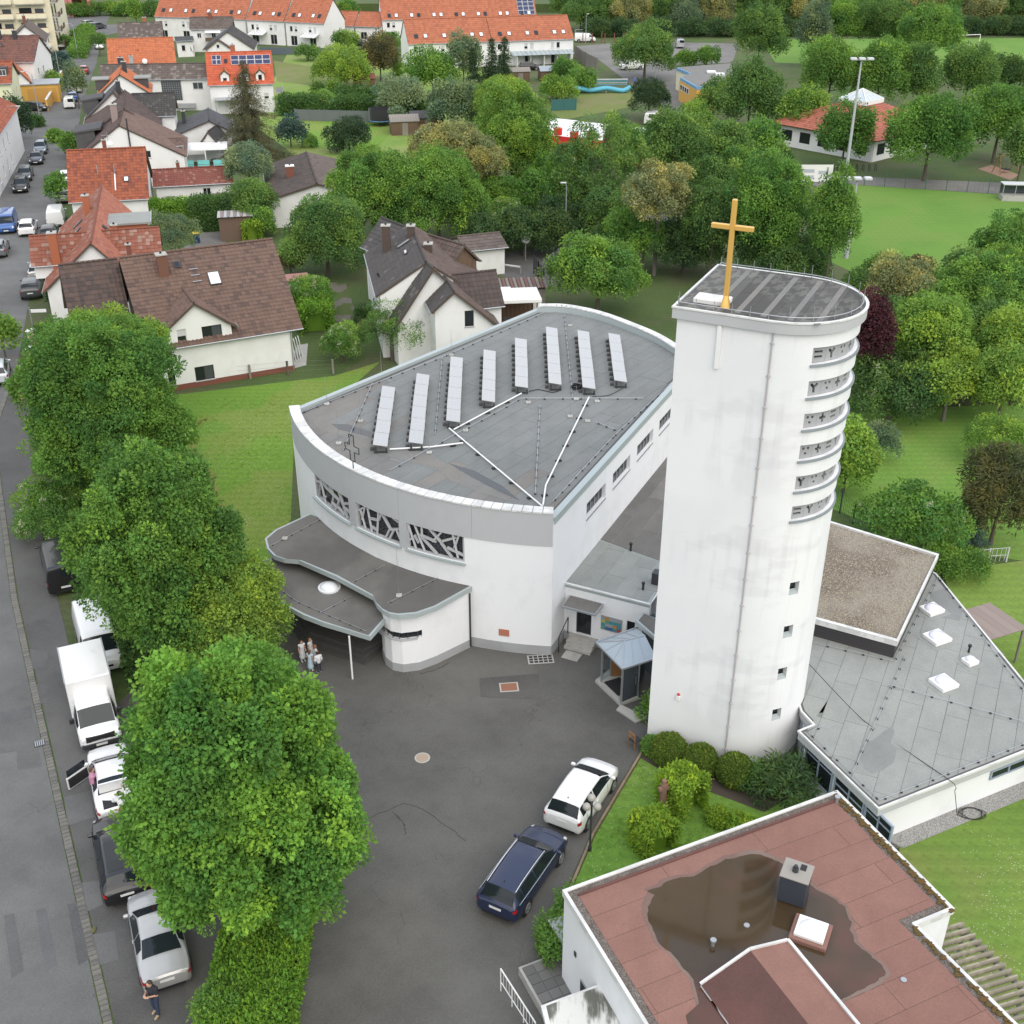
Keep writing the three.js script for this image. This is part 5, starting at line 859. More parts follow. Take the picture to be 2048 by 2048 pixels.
{
const H=house('brown_gable_house','tall plain white gable wall under a brown roof beside the street',{ r0: [-52.30,-163.16],r1: [-49.51,-151.38],hr: 7.8,e: [-56.27,-155.30],he: 4,e2: [-42.56,-155.70],he2: 3.6,extra: .3,pal: PAL.brownDark,palBack: { c: [.165,.105,.085],alt: [.13,.085,.07],p: .3 },og: .15,wins: [['r',7.4,3.6,1.3,.9,'white']] }),{ t,L,b }=H;
for (const [x,d] of [[2.9,3.6],[3.6,3.8],[4.3,4.0]]) skylight(t,H.blk.roofAt(x - 1.5,1,d + 1.2),.5,1.5,M.glassGrey);
part(t,'flue_pipe',[rod(V3(L/2 + .06,3.6,-1.0),V3(L/2 + .06,8.6,-1.0),.1,8)],M.darkSteel);
chimney(t,-.6,.9,6.6,9.2,1.0,.8,flat(.30,.24,.22,.9)); chimney(t,-2.2,1.2,6.6,8.9,.6,.6,M.darkSteel);
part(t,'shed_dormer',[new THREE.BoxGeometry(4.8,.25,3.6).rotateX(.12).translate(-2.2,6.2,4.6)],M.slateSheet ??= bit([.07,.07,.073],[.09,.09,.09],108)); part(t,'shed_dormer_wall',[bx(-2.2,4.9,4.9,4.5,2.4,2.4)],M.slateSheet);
gableBlock(t,turnY(.6,-b + 1.8,Math.PI/2),{ L: 3,wf: 2.4,hf: 4.3,hr: 4.8,y0: 3,pal: PAL.brown,ends: 'r',og: .1 });
}
house('brown_rear_house','brown roofed house adjoining the tall white gable',{ r0: [-56.07,-176.55],r1: [-51.74,-161.35],hr: 8,e: [-64.21,-183.24],he: 4.6,e2: [-49.57,-170.39],pal: PAL.brownDark });
house('charcoal_wing','wing with charcoal tiled roof behind the tall white gable',{ r0: [-55.12,-176.23],r1: [-49.11,-177.52],hr: 7.5,e: [-47.99,-173.29],he: 5,wb: 2.5,pal: PAL.dark,tw: .4,th: .42,fine: true });
{
const H=house('slate_gable_house','narrow house with slate roof and white triangular gable facing the crossing',{ r0: [-58.43,-180.68],r1: [-56.61,-172.97],hr: 8.4,e: [-61.85,-175.97],he: 4.8,e2: [-55.25,-174.39],he2: 5.6,extra: 1,pal: PAL.slate,palBack: PAL.taupe,wins: [['r',2.2,5.2,.5,.7,'white']] });
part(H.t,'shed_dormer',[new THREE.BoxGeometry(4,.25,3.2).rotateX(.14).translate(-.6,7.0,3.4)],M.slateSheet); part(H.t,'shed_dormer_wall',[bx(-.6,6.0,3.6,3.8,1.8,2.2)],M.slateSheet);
chimney(H.t,1.6,-.6,7.4,9.4,.6,.6,M.darkSteel);
}
{
const H=house('orange_gable_house','narrow gable house with bright orange roof and flat grey dormers',{ r0: [-63.67,-200.76],r1: [-61.29,-191.54],hr: 8,e: [-65.11,-190.81],he: 4.9,e2: [-57.34,-193.95],extra: .6,pal: PAL.orange,wins: [] }),{ t }=H;
for (const s of [-1,1]) { part(t,'dormer_wall',[bx(1.0,6.1,s*3.0,2.6,1.5,2)],M.slateSheet); part(t,'dormer_roof',[bx(1.0,6.95,s*3.2,3.0,.16,2.6)],M.bitGreen); }
chimney(t,-.4,-.6,7.2,9.1,.7,.7,M.darkSteel);
}
{
const H=house('long_brown_house','long house with weathered brown roof and bright white rear wall with grey glass bricks',{ r0: [-69.27,-207.07],r1: [-50.67,-208.94],hr: 7.2,e: [-50.21,-206.20],he: 5.1,pal: PAL.greyBrown,tw: .5,th: .5,wins: [['f',14.9,3.4,1.7,1.1,'curtain']] }),{ t,f,L }=H;
const gb=part(t,'glass_brick_wall',[bx(L/2 - 7.0,3.3,f - .33,3.3,3.2,.06)],M.plinth); for (let i=0; i < 9; i++) for (let j=0; j < 9; j++) part(gb,'glass_brick',[bx(L/2 - 8.5 + i*.36,1.9 + j*.345,f - .29,.31,.3,.04)],M.glassGrey);
part(t,'wall_unit',[bx(L/2 - 5,.9,f + .2,3.4,.7,.5)],M.plinth); chimney(t,-4.2,-.5,6.8,8.4,.6,.5,M.plinth); chimney(t,-6,-.5,6.8,8.2,.9,.5,M.darkSteel);
part(t,'satellite_dish',[new THREE.SphereGeometry(.6,12,6,0,Math.PI*2,0,.8).rotateX(1.2).translate(-1.8,7.6,.3)],M.whitePaint);
}
{
const H=house('solar_roof_house','white house with red roof, six solar panels and three little dormers',{ r0: [-51.36,-207.01],r1: [-40.66,-209.14],hr: 9.1,e: [-39.56,-204.26],he: 4.6,pal: { c: [.46,.10,.045],alt: [.40,.085,.04],p: .2 },tw: .45,th: .45,wins: [['f',8.7,2.2,.8,.9,'half']] }),{ t,L,f }=H;
const S=Math.hypot(f,4.5); solarOn(t,H.blk.roofAt(1.9,1,S*.26),5,2,1.3,.95); solarOn(t,H.blk.roofAt(-3.7,1,S*.24),2,2,.75,.95); skylight(t,H.blk.roofAt(-2.2,1,S*.28),.6,.8,M.glass);
for (const x of [-2.55,.65,3.2]) { gableBlock(t,turnY(x,f - 2.05,-Math.PI/2),{ L: 3.4,wf: .85,hf: 6.2,hr: 6.95,y0: 4.2,ov: .18,og: .2,pal: PAL.orange,ends: 'r',gutter: false,wins: [['r',.32,x > 2 ? 4.75 : 4.6,.68,x > 2 ? 1.3 : 1.1,'white']] }); }
for (const y of [4.0,2.0]) { const bc=part(t,'balcony',[bx(L/2 + .6,y - .9,f - 1.6,1.4,.12,2.4)],M.concrete); part(bc,'railing',[bar(V3(L/2 + 1.25,y - .4,f - .4),V3(L/2 + 1.25,y - .4,f - 2.8),.04,.8),bar(V3(L/2 + 1.25,y - .4,f - .42),V3(L/2 + .1,y - .4,f - .42),.04,.8)],M.zinc); }
part(t,'terrace_roof',[bx(-2.2,2.6,f + .9,4.6,.12,2.6)],M.plinth); for (const x of [-4.4,0]) part(t,'post',[bx(x,1.3,f + 2,.12,2.6,.12)],M.plinth); chimney(t,-.9,-.8,8.5,10.1,.8,.6,M.brick);
}
{ const H=house('orange_roofed_house','house showing one wide orange tiled slope beside the street',{ r0: [-71.57,-219.41],r1: [-60.53,-222.37],hr: 9.7,e: [-59.18,-215.74],he: 6.2,pal: PAL.orange,tw: .48,th: .5 }); part(H.t,'vent',[bx(0,0,.12,.3,.3,.2).applyMatrix4(H.blk.roofAt(-.6,1,3.4))],M.brick); }
{ const H=house('grey_brown_house','house with lichened grey brown roof beyond the orange roof',{ r0: [-79.97,-253.35],r1: [-71.44,-255.54],hr: 8.7,e: [-69.04,-252.31],he: 6.3,pal: PAL.greyBrown,tw: .5,th: .5 }); chimney(H.t,1,-.3,8.2,9.6,.7,.6,M.brick); }
{ const H=house('balcony_house','white house with brown roof and rear balcony before the terraces',{ r0: [-72.15,-280.50],r1: [-62.66,-281.59],hr: 7,e: [-61.61,-279.20],he: 4.7,pal: PAL.taupe,tw: .5,th: .5,wins: [['f',4.4,2.5,.9,1.7,'white'],['f',1.2,2.9,.9,1.0,'white'],['l',2,2.4,.9,1,'white']] }),{ t,f }=H; const bc=part(t,'balcony',[bx(.6,2.2,f + .4,4,.14,1.3)],M.concrete); part(bc,'railing',[bar(V3(-1.4,2.7,f + 1),V3(2.6,2.7,f + 1),.05,.8)],M.woodBrown); part(t,'awning',[new THREE.BoxGeometry(3.4,.06,1.4).rotateX(.3).translate(.3,4.3,f + .5)],M.whitePaint); chimney(t,-.2,.3,6.4,8,.8,.6,M.redBrown); }
{ const H=house('black_dormer_house','low house with black slate roof and taupe dormer gable',{ r0: [-58.58,-260.93],r1: [-57.48,-252.37],hr: 7.4,e: [-61.84,-245.18],he: 4,e2: [-52.95,-256.90],extra: 3,pal: PAL.slate,palBack: PAL.dark,wall: M.houseWhite }); gableBlock(H.t,turnY(H.L/2,1.9,0),{ L: 2.5,wf: 2.6,hf: 4.2,hr: 6.0,y0: 2,pal: PAL.taupe,ends: 'r',wins: [['r',1.8,4.4,.6,.7,'white']] }); }
house('flat_white_annex','small flat white annex with grey roof beside the balcony house',{ r0: [-74.19,-273.51],r1: [-70.33,-274.59],hr: 3.6,e: [-69.43,-270.69],he: 3.3,pal: PAL.slate,tw: .6,th: .6,wins: [['f',.9,1.2,.8,1.2,'white'],['f',2.7,1.2,.9,1.2,'white']] });
{
const H=house('charcoal_bungalow','low bungalow with charcoal roof behind the big spruce',{ r0: [-45.24,-180.20],r1: [-43.05,-171.16],hr: 4.8,e: [-50.17,-179.56],he: 3,e2: [-43.04,-185.08],extra: 1,pal: PAL.slate,tw: .5,th: .5 }); chimney(H.t,-1,3.6,3.6,5.2,.6,.5,M.darkSteel);
}
house('charcoal_annex','small annex with charcoal corrugated roof and white wall beside the pergola',{ r0: [-41.97,-172.16],r1: [-42.25,-166.74],hr: 4.1,e: [-43.37,-167.41],he: 2.7,extra: .8,pal: PAL.dark,tw: .5,th: .5 });
{ // white pergola and turquoise garden furniture
const c=[-42.40,-164.62],t=thing('white_pergola','white translucent pergola roof over the terrace behind the white gable','pergola',[c[0],0,c[1]],.2);
for (let i=0; i < 6; i++) part(t,'roof_pane',[new THREE.BoxGeometry(.98,.05,3.6).rotateX(.1).translate(-2.5 + i,2.5,0)],M.whitePaint); for (const x of [-3,0,3]) part(t,'post',[bx(x,1.2,1.7,.14,2.4,.14)],M.whitePaint); part(t,'beam',[bx(0,2.38,1.7,6.2,.16,.1)],M.whitePaint);
const tq=flat(.20,.55,.55,.6); for (let i=0; i < 3; i++) { const s=thing('turquoise_bench',['turquoise bench under the white pergola, at its street end','turquoise bench in the middle of the white pergola','turquoise bench under the white pergola, at its spruce end'][i],'bench',[c[0] - 2 + i*2.1,0,c[1] + 2.6 - i*.3],.2,'turquoise benches under the pergola'); part(s,'seat',[bx(0,.42,0,1.6,.08,.5)],tq); part(s,'backrest',[bx(0,.8,-.24,1.6,.55,.07)],tq); for (const x of [-.7,.7]) part(s,'leg',[bx(x,.2,0,.08,.4,.45)],M.whitePaint); }
const w=[-42.87,-166.81]; solo('terrace_wall','pale low wall at the edge of the pergola terrace','wall',[bx(w[0],.5,w[1],8.6,1.0,.2,.2)],M.houseWhite);
}
{
const H=house('grey_bungalow','bungalow with dark grey brown roof and small brick chimney among the trees',{ r0: [-25.96,-149.97],r1: [-22.08,-132.94],hr: 4.8,e: [-27.76,-132.65],he: 3.3,pal: { c: [.075,.058,.05],alt: [.055,.045,.04],p: .3 },palBack: PAL.taupe,tw: .42,th: .42,fine: true }); chimney(H.t,1.2,2.6,3.6,5.3,.8,.9,M.redBrown,M.whitePaint); part(H.t,'downpipe',[rod(V3(H.L/2 - .3,.1,H.f - .2),V3(H.L/2 - .3,3.2,H.f - .2),.06,8)],M.whitePaint);
}
// the many-gabled house in the middle
{
const t=place('many_gabled_house','white house with many charcoal and brown gables beside the church lawn','house',-7,-96),W=(p)=>p;
const block=(r0,r1,o)=>{ const dx=r1[0] - r0[0],dz=r1[1] - r0[1],a=Math.atan2(dz,dx),cx=(r0[0] + r1[0])/2,cz=(r0[1] + r1[1])/2,loc=([x,z])=>-(x - cx)*Math.sin(a) + (z - cz)*Math.cos(a); let f=o.wf,b=o.wb; for (const p of [o.e,o.e2]) if (p) { const w=loc(p); if (w > 0) f ??= w; else b ??= -w; } f ??= b; b ??= f; return gableBlock(t,new THREE.Matrix4().makeRotationY(-a).setPosition(cx,0,cz),{ ...o,L: Math.hypot(dx,dz) + (o.extra ?? 0),wf: f,wb: b,hf: o.he,hb: o.he2 ?? o.he }); };
const drk={ c: [.062,.056,.054],alt: [.12,.112,.105],p: .05 },brn={ c: [.115,.082,.068],alt: [.09,.066,.056],p: .3 };
const m1=block([-9.22,-104.37],[-6.97,-92.37],{ hr: 8,e: [-12.23,-97.32],he: 5.4,wb: 5.5,he2: 4.4,pal: drk,palBack: brn,tw: .4,th: .42,fine: true,og: .1,wins: [['f',3.4,3.6,.9,.9,'dark']] });
block([-6.99,-92.54],[-6.39,-91.01],{ hr: 7.95,e: [-11.38,-94.15],he: 3.3,e2: [-2.76,-92.34],he2: 4.2,extra: .5,pal: drk,palBack: brn,tw: .4,th: .42,fine: true,og: .35,wins: [] });
block([-5.36,-91.87],[-4.73,-89.23],{ hr: 6.8,e: [-6.94,-90.35],he: 5.2,e2: [-1.41,-91.71],he2: 3.5,extra: 1.5,pal: drk,palBack: brn,tw: .4,th: .42,fine: true,og: .35,wins: [['r',2.4,3.7,.75,1.35,'dark']] });
block([-4.96,-93.19],[-1.31,-94.48],{ hr: 6.7,e: [-0.74,-92.36],he: 4.3,pal: { c: [.075,.055,.05],alt: [.055,.045,.043],p: .3 },tw: .4,th: .42,fine: true,og: .2 });
block([-12.32,-108.58],[-9.77,-105.32],{ hr: 7.4,e: [-15.08,-108.24],he: 5,pal: drk,tw: .45,th: .45 });
block([-7.65,-104.17],[-4.15,-100.71],{ hr: 7.0,e: [-3.22,-100.49],he: 5.2,wb: 2,pal: brn,wall: M.woodBrown,tw: .45,th: .45 });
chimney(t,[-8.85,-100.90][0],[-8.85,-100.90][1],6.8,8.7,.65,.65,M.clay ??= flat(.085,.06,.05,.9)); chimney(t,[-11.06,-100.90][0],[-11.06,-100.90][1],5.4,8.7,.7,.6,M.clay); chimney(t,[-7.13,-97.39][0],[-7.13,-97.39][1],5.8,8.1,.65,.6,M.clay);
skylight(t,m1.roofAt(-1.6,1,1.2),.5,1.3); skylight(t,m1.roofAt(.8,1,1.3),.9,.35,M.acrylic); part(t,'vent_pipe',[bx(0,0,.2,.15,.15,.4).applyMatrix4(m1.roofAt(2.2,1,4.2))],M.black);
// slate lean-to at the front corner
part(t,'lean_to_roof',[new THREE.BoxGeometry(3.6,.16,2.2).rotateX(.5).rotateY(.42).translate([-7.43,-92.45][0],2.75,[-7.43,-92.45][1])],M.slateSheet);
part(t,'lean_to_wall',[bx([-7.43,-93.88][0],1.25,[-7.43,-93.88][1],3.4,2.5,1.4,.42)],M.houseWhite);
}
{
const c=[-3.40,-116.40],t=thing('white_shed','small white outbuilding with flat grey hipped roof behind the many-gabled house','shed',[c[0],0,c[1]],.35); gableBlock(t,ID,{ L: 4.6,wf: 2.6,hf: 2.8,hr: 3.6,pal: PAL.taupe,tw: .5,th: .5,wins: [['l',1.2,1,.8,1.1,'dark']] });
const s=[0.16,-99.90],g=thing('white_patio_roof','bright white flat patio roof beside the many-gabled house','patio roof',[s[0],0,s[1]],.12); part(g,'roof',[cbx(0,2.7,0,4.6,.35,3.4,.04)],M.whitePaint); part(g,'roof_step',[cbx(-1.2,2.95,-.9,2.2,.16,1.4,.03)],M.whitePaint); for (const [x,z] of [[2.1,1.5],[-2.1,1.5],[2.1,-1.5],[-2.1,-1.5]]) part(g,'post',[bx(x,1.25,z,.3,2.5,.3)],M.houseWhite); part(g,'deck',[bx(0,.06,.6,5.2,.12,4.6)],flat(.20,.09,.055,.9)); part(g,'back_wall',[bx(0,1.25,-1.55,3.9,2.5,.1)],M.woodBrown);
for (const [i,x] of [[0,-.6],[1,.4]]) { const ch=thing('garden_chair',['dark garden chair under the white patio roof','dark garden chair under the white patio roof'][i],'chair',[s[0] + x,.12,s[1] + 1.4],.2,'chairs under the patio roof'); part(ch,'seat',[bx(0,.42,0,.5,.05,.5)],M.darkSteel); part(ch,'backrest',[bx(0,.75,-.24,.5,.6,.05)],M.darkSteel); for (const [a,b] of [[-.2,-.2],[.2,-.2],[-.2,.2],[.2,.2]]) part(ch,'leg',[bx(a,.2,b,.04,.4,.04)],M.darkSteel); }
const k=[0.45,-104.03],cr=thing('corrugated_shed','shed with weathered red corrugated roof behind the white patio roof','shed',[k[0],0,k[1]],.1); for (let i=0; i < 16; i++) part(cr,'corrugation',[new THREE.CylinderGeometry(.17,.17,3.2,8,1,true,0,Math.PI).rotateZ(Math.PI/2).rotateY(Math.PI/2).translate(-2.6 + i*.35,2.4,0)],[flat(.17,.09,.075,.9),flat(.22,.19,.175,.9)][i % 2]); part(cr,'wall',[bx(0,1.15,0,5,2.3,2.6)],M.woodGrey);
}
// far terraces
function rowWins(n,w,pitch,off,kinds) { const o=[]; for (let i=0; i < n; i++) o.push(['f',off + i*pitch,3.15,w,1.15,kinds[i % kinds.length]],['f',off + i*pitch + 1.25,3.15,w,1.15,kinds[(i + 1) % kinds.length]],['f',off + i*pitch + .1,.15,1.7,2.1,'white']); return o; }
function terrace(label,e0,e1,he,hr,w,units,group,extras) {
const dx=e1[0] - e0[0],dz=e1[1] - e0[1],L=Math.hypot(dx,dz),nx=dz/L,nz=-dx/L,s=nz < 0 ? 1 : -1,r=(p)=>[p[0] + nx*w*s,p[1] + nz*w*s];
const H=house('terrace_house',label,{ r0: r(e0),r1: r(e1),hr,e: e0,he,wf: w,wb: w,og: .12,ov: .25,pal: PAL.terrace,tw: .55,th: .55,wins: rowWins(units,.75,(L - .4)/units,1.0,['white','half','blind']),group,cat: 'terraced house' });
const S=Math.hypot(w,hr - he); for (let i=0; i < units*2; i++) skylight(H.t,H.blk.roofAt(-L/2 + (i + .5)*L/units/2 + (i % 2 ? -.5 : .5),1,S*(extras?.sky ?? .72)),.8,1.05,i % 3 ? M.acrylic : M.glass);
return H;
}
const TG='terraced houses with orange roofs';
const t1a=terrace('orange roofed terraced pair at the street end, behind the balcony house',[-85.33,-299.07],[-62.43,-292.99],5.2,10,5,4,TG);
const t1b=terrace('orange roofed terraced house with wide awning, third along the far row',[-62.11,-292.24],[-52.71,-288.94],5.2,10,5,2,TG);
const t1c=terrace('orange roofed terraced house with plain white gable end and slatted awning',[-52.48,-288.58],[-42.82,-284.64],5.2,10,5,2,TG);
for (const [H,x] of [[t1b,-1.8],[t1c,1.6]]) { const aw=part(H.t,'awning',[new THREE.BoxGeometry(4.2,.08,2.4).rotateX(.25).translate(x,2.6,H.f + .8)],M.whitePaint); for (let k=0; k < 6; k++) part(aw,'awning_rib',[new THREE.BoxGeometry(.08,.1,2.4).rotateX(.25).translate(x - 2 + k*.8,2.64,H.f + .8)],M.zinc); }
const t2=terrace('long rear terrace with orange roof and solar panels at its end',[-30.60,-294.71],[6.00,-301.59],4.9,10,5.2,7,TG,{ sky: .84 });
solarOn(t2.t,t2.blk.roofAt(t2.L/2 - 2.4,1,3.6),3,5,1.35,1.2);
const t3a=terrace('orange roofed terrace half with its gable end beside the copper tree',[-21.11,-252.37],[-4.12,-256.61],4.8,8.95,5.2,3,TG,{ sky: .7 });
const t3b=terrace('orange roofed terrace half with long glass awning at the lane end',[-4.01,-256.32],[13.06,-260.99],4.8,8.95,5.2,3,TG,{ sky: .7 });
{ const aw=part(t3b.t,'glass_awning',[new THREE.BoxGeometry(13.2,.06,2.6).rotateX(.22).translate(1.6,2.5,t3b.f + .9)],flat(.34,.40,.42,.3)); for (let k=0; k < 14; k++) part(aw,'awning_rib',[new THREE.BoxGeometry(.07,.1,2.6).rotateX(.22).translate(-4.8 + k,2.54,t3b.f + .9)],M.zinc); for (let k=0; k < 5; k++) part(t3b.t,'partition',[bx(-4 + k*2.9,1,t3b.f + .8,.1,2,2.2)],M.whitePaint); }
for (const [i,a,b] of [[0,[-43.16,-297.22],[-37.51,-296.13]],[1,[-37.30,-295.77],[-30.90,-294.33]]]) { const dx=b[0] - a[0],dz=b[1] - a[1],L=Math.hypot(dx,dz),n=[dz/L,-dx/L],r=(p)=>[p[0] + n[0]*4.4,p[1] + n[1]*4.4]; house('link_house',['low link house with orange roof and pale awning between the terraces','low link house with orange roof and grey carport between the terraces'][i],{ r0: r(a),r1: r(b),hr: 6.2,e: a,he: 3.4,wf: 4.4,wb: 4,pal: PAL.terrace,tw: .55,th: .55,og: .1,wins: [['f',1.2,.6,1.6,1.6,'white']] }); }
// street's west side
{
const H=house('yellow_house','pale yellow house with orange roof and dormer at the street corner',{ r0: [-86.70,-203.51],r1: [-82.82,-204.46],hr: 8.2,e: [-81.44,-199.31],he: 5.4,pal: PAL.red,wall: M.paleYellow,tw: .45,th: .45,wins: [['r',2,2.8,.9,1.2,'white'],['r',5,2.8,.9,1.2,'white'],['r',2,.8,.9,1.2,'white']] }); part(H.t,'dormer',[bx(.6,6.9,2.6,1.6,1.5,1.8)],M.slateSheet); windowIn(H.t,ID,V3(.05,6.4,3.6),X,Z,1.1,.95,'white');
}
house('slate_house','house with long slate roof between the yellow house and the brown roof',{ r0: [-96.16,-235.47],r1: [-93.68,-227.00],hr: 8.4,e: [-89.78,-230.19],he: 4.6,wb: 6,extra: 4,pal: PAL.slate,tw: .5,th: .5 });
house('orange_annex','low white annex with orange roof beside the yellow house',{ r0: [-89.43,-221.74],r1: [-85.46,-212.87],hr: 5.4,e: [-85.90,-218.02],he: 3.4,extra: 1,pal: PAL.orange,tw: .5,th: .5,wins: [['r',1.5,.8,1,1.3,'white']] });
{ const H=house('brown_corner_house','white house with reddish brown roof and two dark chimneys across the street',{ r0: [-95.37,-227.55],r1: [-86.53,-228.03],hr: 9.3,e: [-84.98,-222.35],he: 5.5,pal: { c: [.17,.075,.055],alt: [.12,.06,.05],p: .3 },tw: .5,th: .5,wins: [['r',2,3,.9,1.2,'white'],['r',5,3,.9,1.2,'white'],['r',2,.9,.9,1.2,'white']] }); chimney(H.t,H.L/2 - 4.2,.6,8.6,10.3,.7,.6,M.darkSteel); chimney(H.t,H.L/2 - 7,.6,8.6,10.3,.7,.6,M.darkSteel); }
{ const H=house('gable_house','white gable house with brown roof in front of the cream flats',{ r0: [-99.40,-257.26],r1: [-96.40,-247.37],hr: 9,e: [-94.02,-251.70],he: 5.9,e2: [-103.15,-256.12],extra: 1.5,pal: PAL.taupe,tw: .5,th: .5,wins: [['r',4.2,6.2,.9,1.1,'white'],['l',3,3,1,1.2,'white']] }); chimney(H.t,0,.3,8.4,10.2,.7,.6,M.redBrown); }
{ // cream apartment block
const c0=[-102.41,-279.48],c1=[-109.39,-306.81],dx=c1[0] - c0[0],dz=c1[1] - c0[1],a=Math.atan2(dz,dx),t=thing('apartment_block','cream block of flats with rows of balconies at the far end of the street','apartment building',[c0[0],0,c0[1]],-a - Math.PI/2),D=Math.hypot(dx,dz) + 6,Wd=30,Hh=17;
part(t,'wall',[bx(-Wd/2,Hh/2,-D/2,Wd,Hh,D)],M.cream); part(t,'roof',[bx(-Wd/2,Hh + .2,-D/2,Wd + .6,.4,D + .6)],M.bitTan);
for (let fl=0; fl < 5; fl++) { const y=1.2 + fl*3.0; for (const x of [-4.2,-11,-24]) { const rec=part(t,'balcony',[bx(x,y - .2,.75,6.2,.2,1.5)],M.concrete); part(rec,'parapet',[bx(x,y + .4,1.48,6.2,1.0,.12)],M.cream); part(rec,'rail',[bx(x,y + .96,1.48,6.2,.08,.16)],M.redBrown); part(rec,'balcony_door',[bx(x - 1.2,y + .95,.04,2.6,2.0,.06)],M.glass); part(rec,'window',[bx(x + 1.7,y + 1.1,.04,1.8,1.3,.06)],M.glassGrey); } for (const x of [-16.6,-18.8]) { const w=part(t,'window',[bx(x,y + 1,.04,1.1,1.2,.08)],M.whitePaint); part(w,'pane',[bx(x,y + 1,.085,.9,1.0,.012)],M.glass); }
for (const z of [-2.2,-8.6]) { const rec=part(t,'side_balcony',[bx(.7,y - .2,z,1.4,.2,3.4)],M.concrete); part(rec,'parapet',[bx(1.36,y + .4,z,.12,1.0,3.4)],M.woodBrown); part(rec,'balcony_door',[bx(.04,y + 1,z,.06,2.0,2.2)],M.glass); } }
}
{
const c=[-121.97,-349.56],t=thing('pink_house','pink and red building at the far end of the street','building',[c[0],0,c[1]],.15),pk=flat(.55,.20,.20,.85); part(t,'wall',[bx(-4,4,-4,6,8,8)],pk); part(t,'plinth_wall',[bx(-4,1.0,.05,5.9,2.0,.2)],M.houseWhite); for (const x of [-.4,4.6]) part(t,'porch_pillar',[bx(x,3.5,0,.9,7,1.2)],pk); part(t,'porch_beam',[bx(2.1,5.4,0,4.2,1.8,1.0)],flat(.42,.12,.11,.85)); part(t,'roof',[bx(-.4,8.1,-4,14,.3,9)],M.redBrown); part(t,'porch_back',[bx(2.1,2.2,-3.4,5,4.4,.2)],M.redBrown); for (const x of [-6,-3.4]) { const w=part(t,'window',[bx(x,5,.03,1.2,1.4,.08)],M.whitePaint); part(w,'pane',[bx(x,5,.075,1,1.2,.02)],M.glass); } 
}
{ // white house at the picture's left edge
const e0=[-73.08,-174.41],b1=[-68.95,-165.10],b0=[-64.38,-146.96],dx=b0[0] - b1[0],dz=b0[1] - b1[1],L=Math.hypot(dx,dz),u=[dx/L,dz/L],P0=[b1[0] - u[0]*9,b1[1] - u[1]*9],P1=[b0[0] + u[0]*4,b0[1] + u[1]*4],n=[-u[1],u[0]],w=5.6,s=-1,r=(p)=>[p[0] + n[0]*5.25*-s*-1,p[1] + n[1]*5.25*-s*-1];
const q=(p)=>[p[0] - Math.abs(u[1])*5.25,p[1] + u[0]*5.25];
const H=house('street_house','long white house with red roof along the west pavement',{ r0: q(P0),r1: q(P1),hr: 9.6,e: P0,he: 6.2,wf: 5.6,wb: 5.6,pal: PAL.red,tw: .5,th: .5,wins: ['f','k'].flatMap((k)=>[2,6,10,14,18].flatMap((x)=>[[k,x,3.6,1,1.4,'white'],[k,x,.9,1,1.4,'white']])) });
part(H.t,'dormer',[bx(2,7.8,-2.6,2,1.6,2)],M.houseWhite);
}
// school-like yellow building, pavilion
{
const t=place('yellow_flat_building','yellow and cream flat roofed building with blue roof edge','building',[32.15,-212.17][0],[32.15,-212.17][1]),h=3.9,A=[30.40,-227.35],B=[31.99,-220.60],C=[29.64,-215.88],D=[31.08,-205.95],E=[32.59,-206.20],F=[39.24,-215.60],G=[41.12,-232.39],P=[A,B,C,D,E,F,G];
part(t,'wall',[prism(P.map(([x,z])=>[x + .1,z - .2]),0,h - .3)],M.cream); part(t,'fascia',[prism(P,h - .5,h)],flat(.16,.32,.48,.6)); part(t,'roofing',[prism(P.map(([x,z])=>[x + .25,z - .3]),h - .1,h + .02)],M.bitTan);
const dx=D[0] - C[0],dz=D[1] - C[1],L=Math.hypot(dx,dz),u=V3(dx/L,0,dz/L),n=V3(-u.z,0,u.x),o=V3(C[0] + .1,0,C[1] - .2).addScaledVector(n,.15);
part(t,'yellow_wall',[plate(o,u,Y,[[0,0],[L,0],[L,h - .5],[0,h - .5]],.14)],M.ochre);
const e2=Math.hypot(E[0] - D[0],E[1] - D[1]) + 2,u2=V3((E[0] - D[0])/(e2 - 2),0,(E[1] - D[1])/(e2 - 2)); part(t,'yellow_wall',[plate(V3(D[0] + .1,0,D[1] - .06),u2,Y,[[0,0],[e2,0],[e2,h - .5],[0,h - .5]],.12)],M.ochre);
for (let k=0; k < 4; k++) { const w=part(t,'window',[plate(o.clone().addScaledVector(u,.8 + k*1.35).addScaledVector(n,.04),u,Y,[[0,1.9],[1.2,1.9],[1.2,2.9],[0,2.9]],.06)],M.whitePaint); part(w,'pane',[plate(o.clone().addScaledVector(u,.8 + k*1.35).addScaledVector(n,.052),u,Y,[[.1,2.0],[1.1,2.0],[1.1,2.8],[.1,2.8]],.012)],M.glass); }
for (const [x,z] of [[35.81,-220.64],[36.97,-218.04]]) part(t,'rooflight',[cbx(x,h + .2,z,1.6,.4,1.2,.06)],M.acrylic);
}
